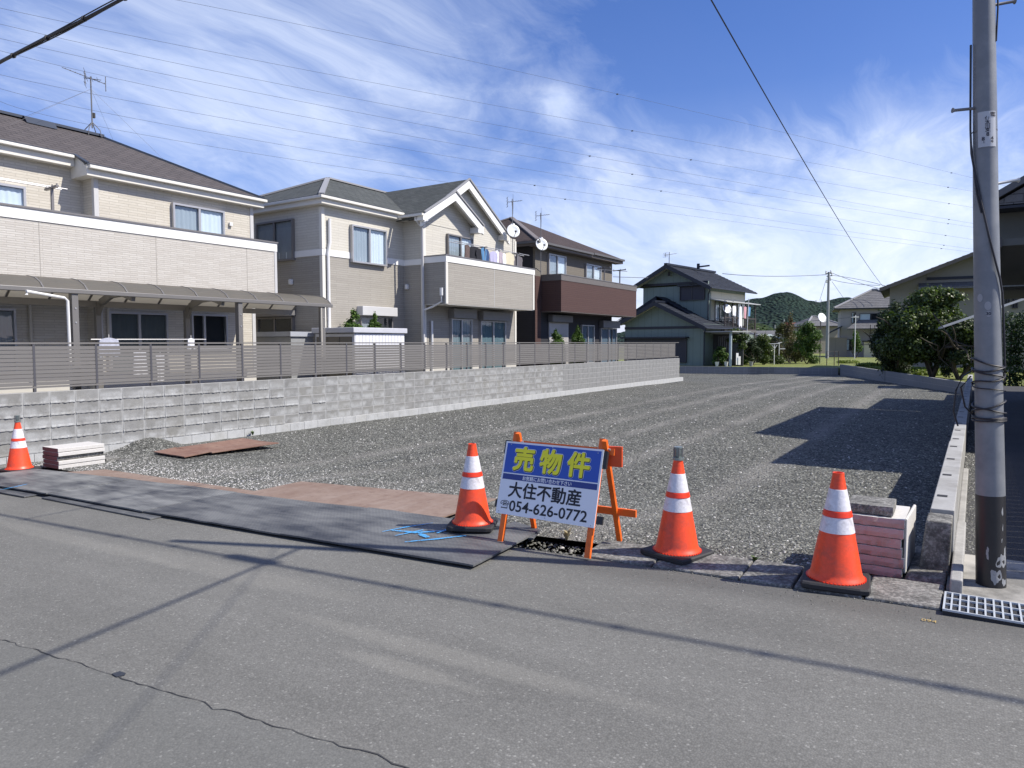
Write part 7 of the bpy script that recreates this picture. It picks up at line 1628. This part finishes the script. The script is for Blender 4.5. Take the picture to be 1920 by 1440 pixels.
# bundled cable along the road, tied to the near pole; its splice closures
cl = thing('overhead_cable', 'thick black bundled cable running above the road from the near pole', 'cable', (-6, 4, 5))
cp0 = np.array([-.746, 5.052, 6.044]); cd = np.array([.99555, .06171, .07128])
def cpt_(X): t_ = (X-cp0[0])/cd[0]; p_ = cp0+cd*t_; p_[2] += .0035*(X+4)**2*.0; return p_
for dz, dy, r_ in ((0, 0, .019), (.028, .012, .007), (-.022, .01, .008)):
    pts_ = [cpt_(X)+np.array([0, dy*math.sin(X*1.7+dz*40), dz+.008*math.sin(X*2.3+dy*90)]) for X in np.arange(-15, 9, .4)]
    MB().tube(pts_, r_, 6).build('cable_strand', M_CABLE, cl, smooth=True)
for X in np.arange(-14.6, 8.5, .8): p_ = cpt_(X); MB().tube([p_+(-.012, 0, .0), p_+(.012, 0, 0)], .034, 8).build('cable_tie', M_CABLE, cl)
def sh_on(px, py):      # where on the cable the shadow seen on the road at this spot comes from
    g_ = hZ(px, py, .0); k = None; best = 1e9
    for X in np.arange(-15, 1, .02):
        p_ = cpt_(X); s_ = p_-np.array(SUN)*((p_[2]-.0)/SUN.z); dd_ = abs(s_[0]-g_[0])
        if dd_ < best: best = dd_; k = X
    return k
for (pa, pb, rr) in (((375, 1046), (475, 1068), .065), ((610, 1092), (790, 1120), .085)):
    xa, xb = sh_on(*pa), sh_on(*pb); P_ = [cpt_(xa+(xb-xa)*f)-(0, 0, .06) for f in (0, .12, .5, .88, 1)]; MB().tube(P_, [.02, rr, rr, rr, .02], 10).build('splice_closure', M_BLACK, cl, smooth=True)
# drop wire to the beige house
A_ = cpt_(-2.62); Bn = hD(1659, 541, 43.0); mid_ = (A_+Bn)/2-(0, 0, .30)
wire('single black drop wire slanting down to the beige house eave', [A_, mid_, Bn], .009)
# two service wires from the near pole passing over the road and the camera, only their shadows fall in the picture
for (pa, z_, lb, r_) in (((100, 1212), 5.12, 'service wire from the near pole passing above the road, lower one', .017), ((340, 1215), 5.35, 'service wire from the near pole passing above the road, upper one', .0045)):
    g0 = hZ(*pa, .0); s_ = np.array(SUN)/SUN.z; A_ = plean(z_); Bn = g0+s_*(z_+.25); Bn = A_+(Bn-A_)*2.6
    wire(lb, [A_, (A_+Bn)/2-(0, 0, .06), Bn], r_)
# high voltage lines far above
M_HV = mat('grey_line', (.10, .11, .14), .6)
hv = [((0, -60), (700, 75), (1830, 335), 95), ((0, 15), (620, 140), (1830, 360), 95), ((0, 45), (640, 180), (1830, 390), 98), ((0, 72), (640, 205), (1830, 420), 98), ((0, 95), (620, 228), (1830, 427), 101), ((0, 140), (560, 246), (1830, 450), 101), ((0, 166), (520, 270), (1830, 468), 104), ((0, 190), (460, 285), (1830, 474), 104), ((0, 210), (430, 300), (1200, 425), 104)]
hv = hv[:-1]
for k, (a_, m_, c_, D_) in enumerate(hv):
    A_, M_, C_ = hD(*a_, D_*.62), hD(*m_, D_*.83), hD(*c_, D_*1.35)
    # parabola through the three sight lines
    t_m = .36; P_ = []
    q = (M_-A_*(1-t_m)-C_*t_m)/(t_m*(1-t_m))
    for i in range(-1, 52): t_ = i/36; P_.append(A_*(1-t_)+C_*t_+q*t_*(1-t_))
    pos = ('highest', 'second from the top', 'third from the top', 'fourth from the top', 'fourth from the bottom', 'third from the bottom', 'second from the bottom', 'lowest')[k]
    r = thing('power_line', 'thin high voltage line across the sky, %s of the eight' % pos, 'power line', tuple(A_), 'high voltage lines across the sky')
    MB().tube(P_, .015, 4).build('conductor', M_HV, r)
    for f in (.60+.05*(k % 3), .97): p_ = A_*(1-f)+C_*f+q*f*(1-f); b = MB(); b.box(p_[0]-.13, p_[0]+.13, p_[1]-.08, p_[1]+.08, p_[2]-.10, p_[2]+.02); b.build('line_spacer', M_HV, r)
for (a_, m_, c_, lb) in (((1355, 513), (1450, 518), (1550, 515), 'thin wire from the green house to the distant pole'),):
    wire(lb, [hD(*a_, 60), hD(*m_, 75), hD(*c_, 79)], .03, M_HV)
for k, (c_, m_) in enumerate((((1665, 545), (1610, 530)), ((1660, 536), (1610, 524)), ((1650, 535), (1600, 532)))):
    wire('thin wire from the distant pole to the right, %s' % ('topmost', 'the middle one', 'the lowest one')[k], [hD(1558, 511+k*5+(3 if k == 2 else 0), 79), hD(*m_, 86), hD(*c_, 84)], .028, M_HV, group='wires right of the distant pole')
wire('guy wire left of the distant pole', [hD(1550, 521, 79), hD(1537, 563, 88)], .02, M_HV); wire('guy wire right of the distant pole', [hD(1560, 528, 79), hD(1584, 562, 87)], .02, M_HV)
wire('thin wire behind the brown house to the green house', [hD(1150, 519, 45), hD(1180, 520, 50), hD(1215, 521, 52)], .02, M_HV)
wire('thin wires in front of the pale house', [hD(1405, 605, 90), hD(1520, 602, 84), hD(1603, 593, 76)], .025, M_HV)
